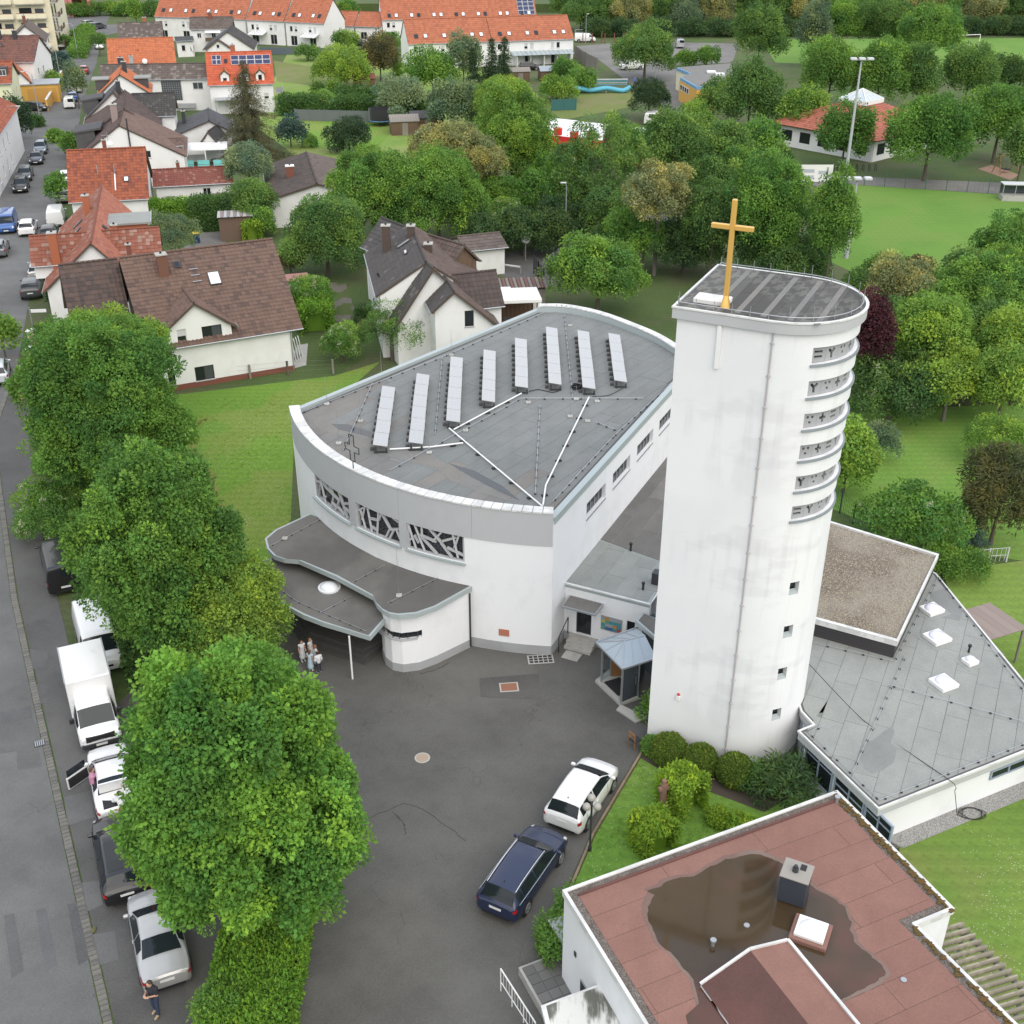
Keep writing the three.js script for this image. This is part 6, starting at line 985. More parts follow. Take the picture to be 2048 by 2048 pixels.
{
const c=[51.15,-177.80],t=thing('red_pavilion','pavilion with red tiled hipped roof and white glazed lantern on top','pavilion',[c[0],0,c[1]],.72),R=9.2,h0=3.1,h1=6.2,k=.22;
for (let i=0; i < 4; i++) {
const m=new THREE.Matrix4().makeRotationY(i*Math.PI/2),S=Math.hypot(R*(1 - k),h1 - h0),W2=2*R;
roofPlane(t,m,V3(-R,h0,R),X,V3(0,h1 - h0,-R*(1 - k)).normalize(),W2,S,{ c: [.36,.12,.075],alt: [.30,.095,.06],p: .25 },{ tw: .45,th: .45,poly: [[0,0],[W2,0],[R + R*k,S],[R - R*k,S]] });
const wm=part(t,'wall',[bx(0,1.5,R - 1,2*R - 2,3.0,.25).applyMatrix4(m)],M.houseWhite); for (let q=-2; q <= 2; q++) { const w=part(t,'window',[bx(q*3.2,1.6,R - .86,1.8,1.5,.05).applyMatrix4(m)],M.frameDark); part(w,'pane',[bx(q*3.2,1.6,R - .83,1.6,1.3,.02).applyMatrix4(m)],M.glass); }
const g=new THREE.BufferGeometry(),a=R*k + .25,y=h1 + .5; g.setAttribute('position',new THREE.Float32BufferAttribute([-a,y,a,a,y,a,0,h1 + 1.8,0],3)); g.computeVertexNormals(); part(t,'lantern_pane',[g.applyMatrix4(m)],M.lanternGlass ??= flat(.46,.52,.55,.15));
part(t,'lantern_frame',[bx(0,h1 + .22,a,2*a,.55,.12).applyMatrix4(m),bar(V3(a,y + .03,a),V3(0,h1 + 1.85,0),.1,.1).applyMatrix4(m),bar(V3(0,y + .03,a),V3(0,h1 + 1.85,0),.07,.07).applyMatrix4(m),bar(V3(a/2,y + .03,a),V3(0,h1 + 1.85,0),.05,.06).applyMatrix4(m),bar(V3(-a/2,y + .03,a),V3(0,h1 + 1.85,0),.05,.06).applyMatrix4(m)],M.whitePaint);
}
}

// ---------- trees, hedges, shrubs ----------
// a tuft: small folded leaves spread through a ball, facing mostly outwards and up
function tuft(n,R,len,seed,wide=.55) {
const r=rng(seed),pos=[],nor=[],a=V3(),b=V3(),c=V3();
for (let i=0; i < n; i++) {
const th=r()*6.283,cz=lerp(-.35,1,r()),s=Math.sqrt(1 - cz*cz),q=.45 + .55*r(),p=V3(Math.cos(th)*s*R*q,cz*R*q*.8,Math.sin(th)*s*R*q);
const out=V3(p.x,p.y + R*.35,p.z).normalize(),dir=V3(r() - .5,(r() - .6)*.8,r() - .5).addScaledVector(out,.55).normalize(),side=V3().crossVectors(dir,out.add(V3(r() - .5,r() - .5,r() - .5).multiplyScalar(.9))).normalize(),L=len*(.7 + .6*r()),w=L*wide*.5,up=V3().crossVectors(side,dir);
const base=p,tip=p.clone().addScaledVector(dir,L),m1=p.clone().addScaledVector(dir,L*.45).addScaledVector(side,w).addScaledVector(up,w*.35),m2=p.clone().addScaledVector(dir,L*.45).addScaledVector(side,-w).addScaledVector(up,w*.35);
for (const t of [[base,m1,tip],[base,tip,m2]]) { a.subVectors(t[1],t[0]); b.subVectors(t[2],t[0]); c.crossVectors(a,b).normalize(); for (const v of t) { pos.push(v.x,v.y,v.z); nor.push(c.x,c.y,c.z); } }
}
const g=new THREE.BufferGeometry(); g.setAttribute('position',new THREE.Float32BufferAttribute(pos,3)); g.setAttribute('normal',new THREE.Float32BufferAttribute(nor,3)); return g;
}
const TUFT={ near: tuft(64,.46,.145,1,.75),mid: tuft(40,.58,.22,2,.6),far: tuft(32,.85,.33,3,.6),fine: tuft(40,.40,.13,4,.6),needle: tuft(26,.5,.34,5,.22),needleFar: tuft(18,.7,.5,6,.25),hedge: tuft(26,.26,.13,7,.6),droop: tuft(22,.5,.5,8,.2) };
const leafMats={};
function leafMat(c) { return leafMats[c] ??= new THREE.MeshPhysicalMaterial({ color: lin(...c),roughness: .75,transmission: .42,thickness: 0,side: THREE.DoubleSide,specularIntensity: .35 }); }
const LEAF={ maple: [0.152,0.333,0.055],hornbeam: [0.133,0.283,0.052],lime: [0.19,0.342,0.059],limeYellow: [0.243,0.388,0.064],green: [0.156,0.31,0.059],mid: [0.138,0.262,0.064],dark: [0.097,0.196,0.052],deep: [0.074,0.148,0.048],locust: [0.296,0.325,0.131],silver: [0.237,0.331,0.188],grey: [0.172,0.257,0.135],copper: [0.088,0.026,0.036],bronze: [0.148,0.142,0.059],spruce: [0.136,0.142,0.075],conifer: [0.055,0.109,0.048],blue: [0.09,0.162,0.135],bright: [0.244,0.4,0.04],hedge: [0.156,0.32,0.034],hedgeDark: [0.089,0.188,0.048],yew: [0.101,0.116,0.043],box: [0.14,0.225,0.032] };
const BARK=[flat(.115,.095,.075,.95),flat(.16,.145,.125,.95),flat(.30,.29,.27,.9)];
const mtx=new THREE.Matrix4(),qt=new THREE.Quaternion(),qs=new THREE.Quaternion(),up3=V3(0,1,0),tcol=new THREE.Color();
function leaves(parent,name,geo,mat,list,r,vary=.28,warm=.12) {
const im=new THREE.InstancedMesh(geo,mat,list.length); im.name=name; im.userData.kind='stuff'; im.castShadow=im.receiveShadow=true;
list.forEach(([p,n,s,tone=0],i)=>{
qt.setFromUnitVectors(up3,n); qs.setFromAxisAngle(up3,r()*6.283); qt.multiply(qs); mtx.compose(p,qt,V3(s,s*(.8 + .4*r()),s)); im.setMatrixAt(i,mtx);
const young=r() < .16 ? .22 : 0,k=1 + (r() - .5)*2*vary + tone*.2 + young,w=(r() - .4)*warm + tone*.08 + young*.5; im.setColorAt(i,tcol.setRGB(k*(1 + w*2.2),k*(1 + w*.6),k*(1 - w)));
});
parent.add(im); return im;
}
let treeSeed=1000;
function tree(name,label,x,z,hc,rh,rv,o={}) {
const { leaf='green',kind='mid',lobes=16,lobeR=.42,density=1,trunk=.16,bark=0,group,flowers,sparse=0,cat='tree',lean=0 }=o,r=rng(treeSeed++);
const kk=kind === 'far' ? .94 : kind === 'mid' ? 1.0 : 1.1; rh *= kk; rv=Math.min(rv*kk,hc*1.04);
const t=thing(name,label,cat,[x,0,z],0,group),T=TUFT[kind],rc={ near: .42,mid: .55,far: .8,fine: .4,droop: .55,hedge: .26,needle: .5,needleFar: .7 }[kind];
// trunk and limbs
const g=[],tr=Math.max(.05,rh*.035 + trunk*.3),top=V3((r() - .5)*rh*.2 + lean,hc + rv*.25,(r() - .5)*rh*.2),knee=V3(0,Math.max(.4,hc - rv*.75),0);
g.push(new THREE.CylinderGeometry(tr*.85,tr*1.25,knee.y + .1,9).translate(0,knee.y/2 - .05,0)); g.push(rod(knee,top,tr*.85,7,tr*.25));
const C=[],nl=Math.max(3,lobes),ax=.9 + .2*r();
for (let i=0; i < nl; i++) {
const ph=i*2.39996 + r()*.6,cy=lerp(-.62,.97,(i + .5)/nl) + (r() - .5)*.15,s=Math.sqrt(Math.max(.01,1 - cy*cy)),q=.5 + .44*r();
const c=V3(Math.cos(ph)*s*rh*q*ax + top.x*.3,hc + cy*rv*q,Math.sin(ph)*s*rh*q/ax),R=lobeR*(.6 + .85*r());
C.push([c,R,r()*2 - 1]); if (i % 2 === 0) g.push(rod(knee.clone().lerp(top,clamp((cy + 1)*.4)),c,tr*.36,5,tr*.08));
}
part(t,name === 'shrub' ? 'stem' : 'trunk',g,BARK[bark]);
const area_=4*Math.PI*rh*(rh + rv)/2,N=Math.round(clamp(density*4.6*area_/(Math.PI*rc*rc)*(1 - sparse*.5),40,6500)),list=[];
for (let i=0; i < N; i++) {
const [c,R,tone]=C[Math.floor(r()*nl)],a=r()*6.283,y=lerp(-.55,1,r()),s=Math.sqrt(1 - y*y),f=R*(.55 + .5*Math.pow(r(),.6) + (r() < .07 ? .35*r() : 0))*(1 + .16*(vnoise(a*2,y*4,999,i % 3 + 2) - .5));
const n=V3(Math.cos(a)*s,y,Math.sin(a)*s),p=V3(c.x + n.x*rh*f,Math.max(rc*.5,c.y + n.y*rv*f),c.z + n.z*rh*f);
list.push([p,n.add(V3((p.x)/rh*.5,.45,p.z/rh*.5)).normalize(),.75 + .5*r(),tone]);
}
leaves(t,name === 'shrub' ? 'foliage' : 'crown',T,leafMat(LEAF[leaf]),list,r,o.vary ?? .24);
if (flowers) leaves(t,'blossom',TUFT[o.flowerKind ?? 'fine'],M.bloom ??= flat(.62,.60,.46,.9,{ side: THREE.DoubleSide }),list.filter((_,i)=>i % Math.round(1/flowers) === 0).map(([p,n,s])=>[p.clone().addScaledVector(n,rc*.5),n,s*.42]),r,.1,0);
return t;
}
function conifer(name,label,x,z,h,rad,o={}) {
const { leaf='conifer',kind='needle',group,whorls=Math.round(h*1.5),droop=.25,low=.06,power=.85 }=o,r=rng(treeSeed++),t=thing(name,label,'conifer',[x,0,z],0,group),list=[],g=[new THREE.CylinderGeometry(.04,rad*.07 + .06,h,8).translate(0,h/2,0)];
for (let w=0; w < whorls; w++) {
const k=w/whorls,y=h*lerp(low,.98,k),L=rad*Math.pow(1 - k,power)*(.8 + .35*r()),nb=Math.max(4,Math.round(6 + L*2.4));
for (let b=0; b < nb; b++) { const a=r()*6.283,l=L*(.75 + .4*r()),tip=V3(Math.cos(a)*l,y - l*droop,Math.sin(a)*l); if (b % 3 === 0) g.push(rod(V3(0,y,0),tip,.04,4,.012)); const n=Math.max(2,Math.round(l/.38)); for (let i=0; i < n; i++) { const q=(i + .7 + (r() - .5)*.5)/n; list.push([V3(tip.x*q + (r() - .5)*.2,Math.max(.15,lerp(y,tip.y,q*q) + (r() - .5)*.15),tip.z*q + (r() - .5)*.2),V3(Math.cos(a)*.5,.8,Math.sin(a)*.5).normalize(),.5 + .45*r()]); } }
}
part(t,'trunk',g,BARK[0]); leaves(t,'crown',TUFT[kind],leafMat(LEAF[leaf]),list,r,.28); return t;
}
// clipped hedge along a line: a leafy block
function hedge(label,pts,w,h,leaf='hedge',o={}) {
const r=rng(treeSeed++),t=place('hedge',label,'hedge',(pts[0][0] + pts[pts.length - 1][0])/2,(pts[0][1] + pts[pts.length - 1][1])/2,o.group),list=[],core=[],k=o.kind ?? 'hedge',rc={ hedge: .2,mid: .42,near: .34,far: .6,fine: .3 }[k];
for (let i=0; i + 1 < pts.length; i++) {
const [ax,az]=pts[i],[bx_,bz]=pts[i + 1],L=Math.hypot(bx_ - ax,bz - az),ux=(bx_ - ax)/L,uz=(bz - az)/L,N=Math.round((L + w)*(w + 2*h)/(rc*rc)*(o.density ?? 1.0));
core.push(bar(V3(ax,h*.45,az),V3(bx_,h*.45,bz),w*.72,h*.86));
for (let q=0; q < N; q++) { const s=(r()*(L + w*.6)) - w*.3,f=r(),face=r()*(w + 2*h) ; let off,y,n; const bump=(vnoise(s*.9,face*.7,999,4) - .5)*(o.bump ?? .25); if (face < w) { off=face - w/2; y=h + bump*.6 - rc*.3; n=V3(0,1,0); } else { const sd=face < w + h ? 1 : -1; off=sd*(w/2 - rc*.2 + bump*.5); y=((face - w) % h); n=V3(-uz*sd,.5,ux*sd).normalize(); } list.push([V3(ax + ux*s - uz*off - t.position.x,Math.max(.08,y),az + uz*s + ux*off - t.position.z),n,.8 + .5*f]); }
}
part(t,'branches',core,leafMat(LEAF[leaf])); leaves(t,'foliage',TUFT[k],leafMat(LEAF[leaf]),list,r,.22); return t;
}
function ball(label,x,z,R,leaf='box',o={}) { const r=rng(treeSeed++),t=thing(o.name ?? 'clipped_bush',label,'bush',[x,0,z],0,o.group),list=[],yc=R*(o.y ?? .92); for (let i=0; i < 900*R*R/.5; i++) { const a=r()*6.283,y=lerp(-.75,1,r()),s=Math.sqrt(1 - y*y),n=V3(Math.cos(a)*s,y,Math.sin(a)*s),f=R*(.9 + .08*r()); list.push([V3(n.x*f,Math.max(.06,yc + n.y*f*(o.sy ?? 1)),n.z*f),n.clone().add(V3(0,.3,0)).normalize(),.6 + .4*r()]); } part(t,'branches',[new THREE.IcosahedronGeometry(R*.84,2).scale(1,o.sy ?? 1,1).translate(0,yc,0)],leafMat(LEAF[leaf])); leaves(t,'foliage',TUFT.hedge,leafMat(LEAF[leaf]),list,r,.2); return t; }

// foreground row along the street
tree('maple_tree','dense round maple tree towering over the parked cars and the hedge',-9.72,-30.88,6.80,3.57,8.26,{ leaf: 'maple',kind: 'near',lobes: 95,lobeR: .20,density: 1.7,vary: .22 });
tree('hornbeam_tree','dark green hornbeam tree between the white truck and the church canopy',-17.14,-48.46,6.20,3.58,6.33,{ leaf: 'hornbeam',kind: 'near',lobes: 80,lobeR: .21,density: 1.4 });
tree('young_maple','smaller yellow green tree reaching towards the church canopy',-14.46,-47.98,3.40,2.59,2.51,{ leaf: 'limeYellow',kind: 'near',lobes: 26,lobeR: .34,density: 1.2 });
tree('lime_tree','broad lime tree beside the church lawn and the street',-24.92,-64.90,6.20,4.29,5.36,{ leaf: 'hornbeam',kind: 'near',lobes: 64,lobeR: .24,density: 1.3 });
tree('lime_tree','yellowish lime tree in front of the brown roofed house',-28.85,-77.16,6.00,3.90,2.86,{ leaf: 'lime',kind: 'near',lobes: 40,lobeR: .27,density: 1.2 });
tree('shrub','loose shrub with white blossom under the broad lime tree',-27.94,-61.75,1.70,1.81,1.64,{ leaf: 'green',kind: 'fine',lobes: 12,flowers: .1,cat: 'shrub' });
hedge('long clipped bright green hedge between forecourt and parked cars',[[-9.6,-36.5],[-9.4,-33],[-9.25,-30],[-9.1,-24],[-8.9,-20]],2.7,1.5,'hedge',{ kind: 'hedge',density: .75,bump: .35 });
tree('shrub','round shrub growing at the street side of the clipped hedge',-10.37,-27.21,0.90,0.84,0.84,{ leaf: 'green',kind: 'fine',lobes: 10,cat: 'shrub' });
hedge('hedge below the lime trees along the church lawn',[[-18.2,-47.5],[-23.6,-59],[-29.6,-73]],1.6,1.6,'hedgeDark',{ kind: 'mid' });
// garden in front of the tower
ball('round clipped bush at the corner of the bell tower',7.2,-41.3,.66,'box',{ group: 'round bushes at the tower foot' });
ball('round clipped bush second along the foot of the bell tower',8.55,-40.6,.64,'box',{ group: 'round bushes at the tower foot' });
ball('round clipped bush below the downpipe of the bell tower',10.0,-39.9,.66,'box',{ group: 'round bushes at the tower foot' });
tree('shrub','dark needly shrub beside the parish hall door',12.0,-38.9,.9,1.1,.9,{ leaf: 'deep',kind: 'needle',lobes: 14,density: .9,cat: 'shrub' });
tree('shrub','leafy shrub between the round bushes and the dark shrub',11.0,-39.4,.6,.55,.6,{ leaf: 'green',kind: 'fine',lobes: 8,cat: 'shrub' });
hedge('clipped yellow green bush behind the sandstone cross',[[7.2,-38.5],[7.6,-38.0]],1.3,1.75,'bright',{ kind: 'hedge',bump: .1,density: 1.5 });
hedge('clipped yellow green bush beside the sandstone cross, towards the red roof',[[5.8,-36.2],[6.05,-35.6]],1.25,1.45,'bright',{ kind: 'hedge',bump: .1,density: 1.5 });
ball('small bright bush on the front lawn',8.9,-37.3,.36,'bright',{ y: .8 }); hedge('low bright hedge piece beside the house wall',[[9.6,-37.0],[10.5,-36.5]],.6,.5,'bright',{ kind: 'hedge' });
ball('small dark bush at the tower corner by the chair',6.5,-41.9,.35,'green');
hedge('bushy hedge at the street corner of the red roofed house',[[1.9,-30.9],[2.0,-29.9],[2.6,-32.3]],1.2,1.0,'green',{ kind: 'fine',bump: .5 });
tree('shrub','green shrub beside the ramp of the glass porch',6.9,-44.6,.5,.5,.5,{ leaf: 'green',kind: 'fine',lobes: 8,cat: 'shrub' });
// around the brown house and the many-gabled house
hedge('pale clipped conifer hedge between the brown roofed house and the drive',[[-18.76,-104.91],[-17.33,-98.07]],2.2,2.2,'hedge',{ kind: 'mid' });
tree('shrub','loose shrub with white blossom at the gable of the brown roofed house',-18.26,-102.48,1.70,1.66,1.57,{ leaf: 'green',kind: 'fine',lobes: 14,flowers: .12,cat: 'shrub' });
tree('shrub','rose and elder bush with white umbels against the church side wall',-14.17,-90.80,1.80,1.42,1.16,{ leaf: 'green',kind: 'fine',lobes: 14,flowers: .2,cat: 'shrub' });
tree('small_tree','feathery small tree between the many-gabled house and the church roof',-10.02,-91.18,3.00,2.47,1.60,{ leaf: 'mid',kind: 'fine',lobes: 22,lobeR: .3,sparse: .9,density: .7 });
tree('shrub','reddish shrub beside the small red shed roof',-22.29,-114.04,1.60,1.09,0.99,{ leaf: 'bronze',kind: 'fine',lobes: 10,cat: 'shrub' });
tree('shrub','dark hedge bush in front of the many-gabled house',-13.32,-100.10,0.80,0.65,0.56,{ leaf: 'hedgeDark',kind: 'fine',lobes: 8,cat: 'shrub' });
tree('broadleaf_tree','wide dark tree between the grey bungalow and the many-gabled house',-18.60,-114.58,4.20,4.15,3.67,{ leaf: 'mid',kind: 'mid',lobes: 26,lobeR: .34 });
tree('broadleaf_tree','large walnut tree behind the many-gabled house, bungalow side',-14.42,-123.87,5.60,5.00,4.79,{ leaf: 'green',kind: 'mid',lobes: 34,lobeR: .3 });
tree('broadleaf_tree','large walnut tree behind the many-gabled house, lane side',-7.86,-123.48,5.60,4.50,4.91,{ leaf: 'green',kind: 'mid',lobes: 34,lobeR: .3 });
tree('locust_tree','flowering locust tree with cream blossom above the walnut trees',-6.22,-131.54,8.40,4.71,3.55,{ leaf: 'locust',kind: 'mid',lobes: 34,lobeR: .26,sparse: .5,bark: 1,flowers: .15 });
tree('broadleaf_tree','tall bright green tree rising beside the flowering locust',0.21,-140.31,7.60,5.01,6.66,{ leaf: 'lime',kind: 'mid',lobes: 40,lobeR: .27 });
tree('broadleaf_tree','light green tree above the tall bright tree, by the allotments',-1.50,-182.02,5.50,4.62,3.36,{ leaf: 'limeYellow',kind: 'mid',lobes: 24,lobeR: .3 });
tree('broadleaf_tree','thin crowned tree in front of the red and white fairground tent',9.26,-128.49,7.50,4.93,5.96,{ leaf: 'mid',kind: 'mid',lobes: 40,lobeR: .22,sparse: 1,density: .75,bark: 1 });
tree('shrub','elder bush covered in white umbels beside the lane',-0.79,-124.96,3.00,1.80,1.80,{ leaf: 'green',kind: 'fine',lobes: 14,flowers: .35,cat: 'shrub',group: null });
for (const [i,[x,z,hc,rh,rv]] of [[-2.65,-119.66,2.60,2.26,1.75],[1.33,-121.01,2.80,2.67,1.94],[4.99,-122.40,3.00,2.69,2.07],[7.28,-126.07,3.20,2.17,2.17]].entries()) tree('thicket_bush','dark dense bush in the thicket along the lane',x,z,hc,rh,rv,{ leaf: 'deep',kind: 'mid',lobes: 18,group: 'bushes in the thicket along the lane',cat: 'bush' });
tree('hornbeam_tree','low spreading bright hornbeam beside the lane gate',7.84,-102.10,4.20,4.17,2.89,{ leaf: 'green',kind: 'mid',lobes: 34,lobeR: .28 });
// allotment gardens
tree('willow_tree','silvery round willow beside the blue pool',-18.10,-199.28,3.60,3.32,2.65,{ leaf: 'silver',kind: 'far',lobes: 16 });
tree('broadleaf_tree','grey green round tree at the end of the clipped hedge',-9.05,-186.20,4.40,3.51,3.48,{ leaf: 'grey',kind: 'far',lobes: 18 });
tree('broadleaf_tree','round mid green tree in front of the terrace gable',-13.98,-215.17,4.80,4.19,3.64,{ leaf: 'green',kind: 'far',lobes: 18 });
tree('pine_tree','grey green pine in front of the terrace windows',-8.73,-220.29,6.50,3.07,4.06,{ leaf: 'grey',kind: 'far',lobes: 16,sparse: .4 });
conifer('conifer','slim dark conifer beside the pine',-6.77,-215.76,9,1.9,{ group: null,kind: 'needleFar' }); conifer('conifer','wide dark conifer before the terrace',-3.62,-220.46,10,2.2,{ kind: 'needleFar' }); conifer('conifer','tallest dark conifer before the terrace awning',-1.35,-226.35,9.5,2.2,{ kind: 'needleFar' });
tree('copper_tree','reddish brown tree beside the terrace gable',-25.40,-237.20,4.40,3.30,3.41,{ leaf: 'bronze',kind: 'far',lobes: 16 });
tree('fruit_tree','yellow green fruit tree beside the brown garden shed',-29.41,-226.71,3.60,2.74,3.52,{ leaf: 'limeYellow',kind: 'far',lobes: 14,sparse: .4 }); tree('fruit_tree','wide yellow green fruit tree on the allotment',-33.41,-231.49,3.40,3.82,3.12,{ leaf: 'limeYellow',kind: 'far',lobes: 16,sparse: .4 });
conifer('thuja','small yellow green cone shaped thuja by the copper tree',-22.39,-240.17,5,1.5,{ leaf: 'lime',kind: 'needleFar',droop: 0,power: .6 });
tree('bush','round dark evergreen bush on the allotment lawn',-23.63,-173.03,2.20,2.88,1.95,{ leaf: 'conifer',kind: 'mid',lobes: 18,cat: 'bush' });
tree('bush','round blue green bush beside the spruce',-32.65,-176.20,2.20,1.81,1.87,{ leaf: 'blue',kind: 'far',lobes: 14,cat: 'bush' }); tree('bush','small round bush below the dark evergreen',-29.81,-176.23,0.90,0.88,0.88,{ leaf: 'green',kind: 'mid',lobes: 8,cat: 'bush' });
conifer('spruce_tree','tall brownish spruce behind the pergola',-36.74,-167.99,13.5,5.0,{ leaf: 'spruce',whorls: 22,droop: .3,power: .75 });
tree('poplar_tree','silvery green tree in front of the brown spruce',-31.39,-140.77,5.20,2.41,2.26,{ leaf: 'silver',kind: 'mid',lobes: 20 }); tree('broadleaf_tree','dark bushy tree below the silvery tree',-29.37,-131.57,3.20,2.29,2.20,{ leaf: 'mid',kind: 'mid',lobes: 20 });
tree('bush','leafy bush beside the brown garden shed wall',-28.09,-128.35,1.80,1.41,1.24,{ leaf: 'green',kind: 'mid',lobes: 10,cat: 'bush' });
tree('birch_tree','thin weeping birch in the back yard of the red gabled house',-35.10,-117.80,3.40,2.41,1.56,{ leaf: 'grey',kind: 'fine',lobes: 20,sparse: .8,bark: 2 });
hedge('bright clipped hedge behind the long outbuilding',[[-40.80,-131.98],[-36.03,-131.98]],1.8,3.0,'hedge',{ kind: 'mid' }); hedge('darker clipped hedge closing the paved yard',[[-35.52,-131.60],[-33.02,-131.98]],2.2,3.4,'hedgeDark',{ kind: 'mid' }); hedge('bright clipped hedge beside the yard shed',[[-28.69,-126.80],[-30.42,-133.53]],1.4,2.0,'bright',{ kind: 'mid' });
hedge('long clipped garden hedge across the allotments',[[-38.45,-202.37],[-14.19,-201.06]],2,2.6,'hedgeDark',{ kind: 'far',density: .8 }); hedge('clipped hedge beside the blue pool',[[-29.48,-212.13],[-22.65,-210.35]],3,2.4,'hedgeDark',{ kind: 'far' });
hedge('hedge in front of the street flats',[[-106.27,-312.10],[-94.41,-268.28]],2.4,1.6,'green',{ kind: 'far' });
for (const [l,[x,z,hc,rh,rv],leaf] of [['street tree beside the red tiled house',[-54.37,-140.06,2.70,1.08,1.31],'hornbeam'],['leafy street bush beside the tall gable house',[-62.29,-169.08,1.90,1.34,1.15],'green'],['small planted bush in the middle of the street',[-68.73,-180.03,0.70,0.76,0.54],'green'],['olive green willow like tree over the parked street cars',[-74.17,-207.54,4.60,1.60,2.47],'grey'],['ball shaped street tree over a parked white car',[-90.50,-271.77,3.40,1.43,0.94],'mid'],['tall conifer shrub beside the street house',[-74.84,-181.72,3.20,1.64,2.62],'conifer'],['blue green garden bush across the street',[-89.44,-243.61,2.20,1.97,2.15],'blue'],['red leaved garden bush beside the ochre garage',[-88.60,-231.08,1.20,0.96,1.03],'bronze'],['yellow green garden bush behind the ochre garage',[-84.79,-226.59,1.40,1.51,1.34],'lime'],['bush at the entrance of the street flats',[-104.29,-298.48,1.20,1.00,0.80],'green'],['bush beside the bins of the street flats',[-102.17,-284.57,1.40,1.14,0.95],'green'],['dark bush at the driveway of the yellow house',[-75.99,-191.85,0.90,0.80,0.38],'hedgeDark'],['leaning dark garden shrub by the white garage kerb',[-41.69,-102.95,2.00,0.43,0.89],'conifer'],['willow branch hanging over the street edge',[-42.67,-91.82,2.20,0.75,1.09],'lime'],['bushes beside the far orange terrace',[-97.17,-324.13,4.00,1.63,2.81],'green'],['small tree beside the terrace garages',[-39.14,-281.21,2.00,1.23,1.85],'green'],['bush in front of the terrace garages',[-36.69,-281.21,2.00,1.64,1.85],'limeYellow'],['hedge bush beside the copper tree',[-27.71,-279.56,2.20,2.44,1.61],'green'],['round allotment bush below the fruit trees',[-35.29,-222.04,1.00,0.66,0.73],'mid'],['small round allotment bush by the fruit trees',[-32.27,-221.76,1.20,0.82,0.99],'mid'],['flowering bush by the blue pool',[-32.62,-208.25,1.40,1.55,1.07],'green'],['young tree beside the trampoline',[-17.84,-188.37,2.00,0.99,1.28],'grey'],['small pruned fruit tree row beside the terrace fence',[-43.86,-265.05,1.60,2.33,1.14],'mid'],['bush over the terrace gardens',[10.46,-236.75,2.00,2.09,2.09],'green'],['pale flowering bush beside the blue playground',[8.00,-215.69,2.00,2.88,1.72],'lime'],['small garden tree beside the teal fence',[13.02,-225.77,2.00,2.34,1.65],'green']]) tree('garden_bush',l,x,z,hc,rh,rv,{ leaf,kind: 'far',lobes: 10,cat: 'bush',sparse: 0,density: 1.2 });
// lane, car park and sports ground
tree('broadleaf_tree','spreading tree shading the white van on the car park',25.73,-238.53,5.50,5.90,4.18,{ leaf: 'mid',kind: 'far',lobes: 22 });
tree('weeping_tree','dense weeping dark tree beside the car park lane',22.26,-197.00,3.60,2.47,1.91,{ leaf: 'conifer',kind: 'droop',lobes: 16 });
tree('bush','round bush behind the yellow building',40.30,-255.49,2.00,2.46,1.58,{ leaf: 'green',kind: 'far',lobes: 10,cat: 'bush' }); tree('bush','loose bush beside the car park tree',35.89,-254.27,1.80,2.19,1.40,{ leaf: 'green',kind: 'far',lobes: 10,cat: 'bush' });
for (const [l,[x,z,hc,rh,rv],leaf] of [['tall dark tree behind the yellow building',[47.94,-240.26,8.00,4.68,5.62],'mid'],['pale birch standing left of the big round trees',[61.59,-253.56,7.00,3.35,5.15],'grey'],['light green tree behind the pale birch',[68.62,-260.71,7.50,3.84,4.05],'green'],['big round tree at the back of the far lawn',[77.40,-261.29,8.00,6.48,4.84],'mid'],['broad bright tree before the far goal',[81.94,-244.82,8.00,6.29,4.93],'green'],['domed tree behind the pavilion lantern',[52.21,-200.69,7.00,4.76,5.24],'green'],['second domed tree behind the pavilion',[59.72,-198.64,7.00,4.40,5.52],'green'],['dark fir like tree beside the domed trees',[65.89,-198.00,6.50,2.98,5.05],'mid'],['wide tree beyond the playground',[75.81,-203.10,6.50,4.82,4.16],'mid'],['dark tree at the edge of the far lawn',[85.27,-211.25,5.00,4.01,2.81],'dark'],['dark leafy tree hiding the end of the yellow building',[36.47,-185.75,5.80,4.44,5.50],'mid'],['low dark tree beside the bollards',[32.36,-194.43,3.50,2.33,2.97],'mid'],['light tree before the pavilion wall',[43.76,-180.31,4.20,3.62,3.62],'lime'],['tree standing behind the floodlight mast',[45.25,-162.30,4.60,3.29,3.83],'hornbeam'],['large dark tree beside the pavilion',[54.29,-155.06,6.00,5.40,4.88],'hornbeam'],['big tree above the playground swing',[67.27,-165.74,6.00,5.07,4.38],'hornbeam'],['dark tree by the swing at the field edge',[65.21,-151.58,5.00,2.22,3.24],'mid'],['low tree below the pavilion trees',[33.22,-158.43,4.60,3.22,2.55],'hornbeam'],['tree over the parked vans, lane side',[25.95,-144.44,6.00,3.54,3.04],'mid'],['tall light tree beside the parked vans',[18.87,-139.35,7.50,3.41,4.35],'mid']]) tree('broadleaf_tree',l,x,z,hc,rh,rv,{ leaf,kind: 'far',lobes: 26,lobeR: .32 });
tree('broadleaf_tree','large dense tree behind the gold cross',24.38,-110.35,7.50,3.97,5.33,{ leaf: 'hornbeam',kind: 'mid',lobes: 44,lobeR: .27 }); tree('broadleaf_tree','tall narrow tree beside the sports field, behind the bell tower',29.08,-104.25,8.20,1.84,5.13,{ leaf: 'green',kind: 'mid',lobes: 30,lobeR: .3 }); tree('broadleaf_tree','dark tree between the locust and the tower trees',19.56,-111.79,6.00,2.63,3.63,{ leaf: 'dark',kind: 'mid',lobes: 30,lobeR: .3 });
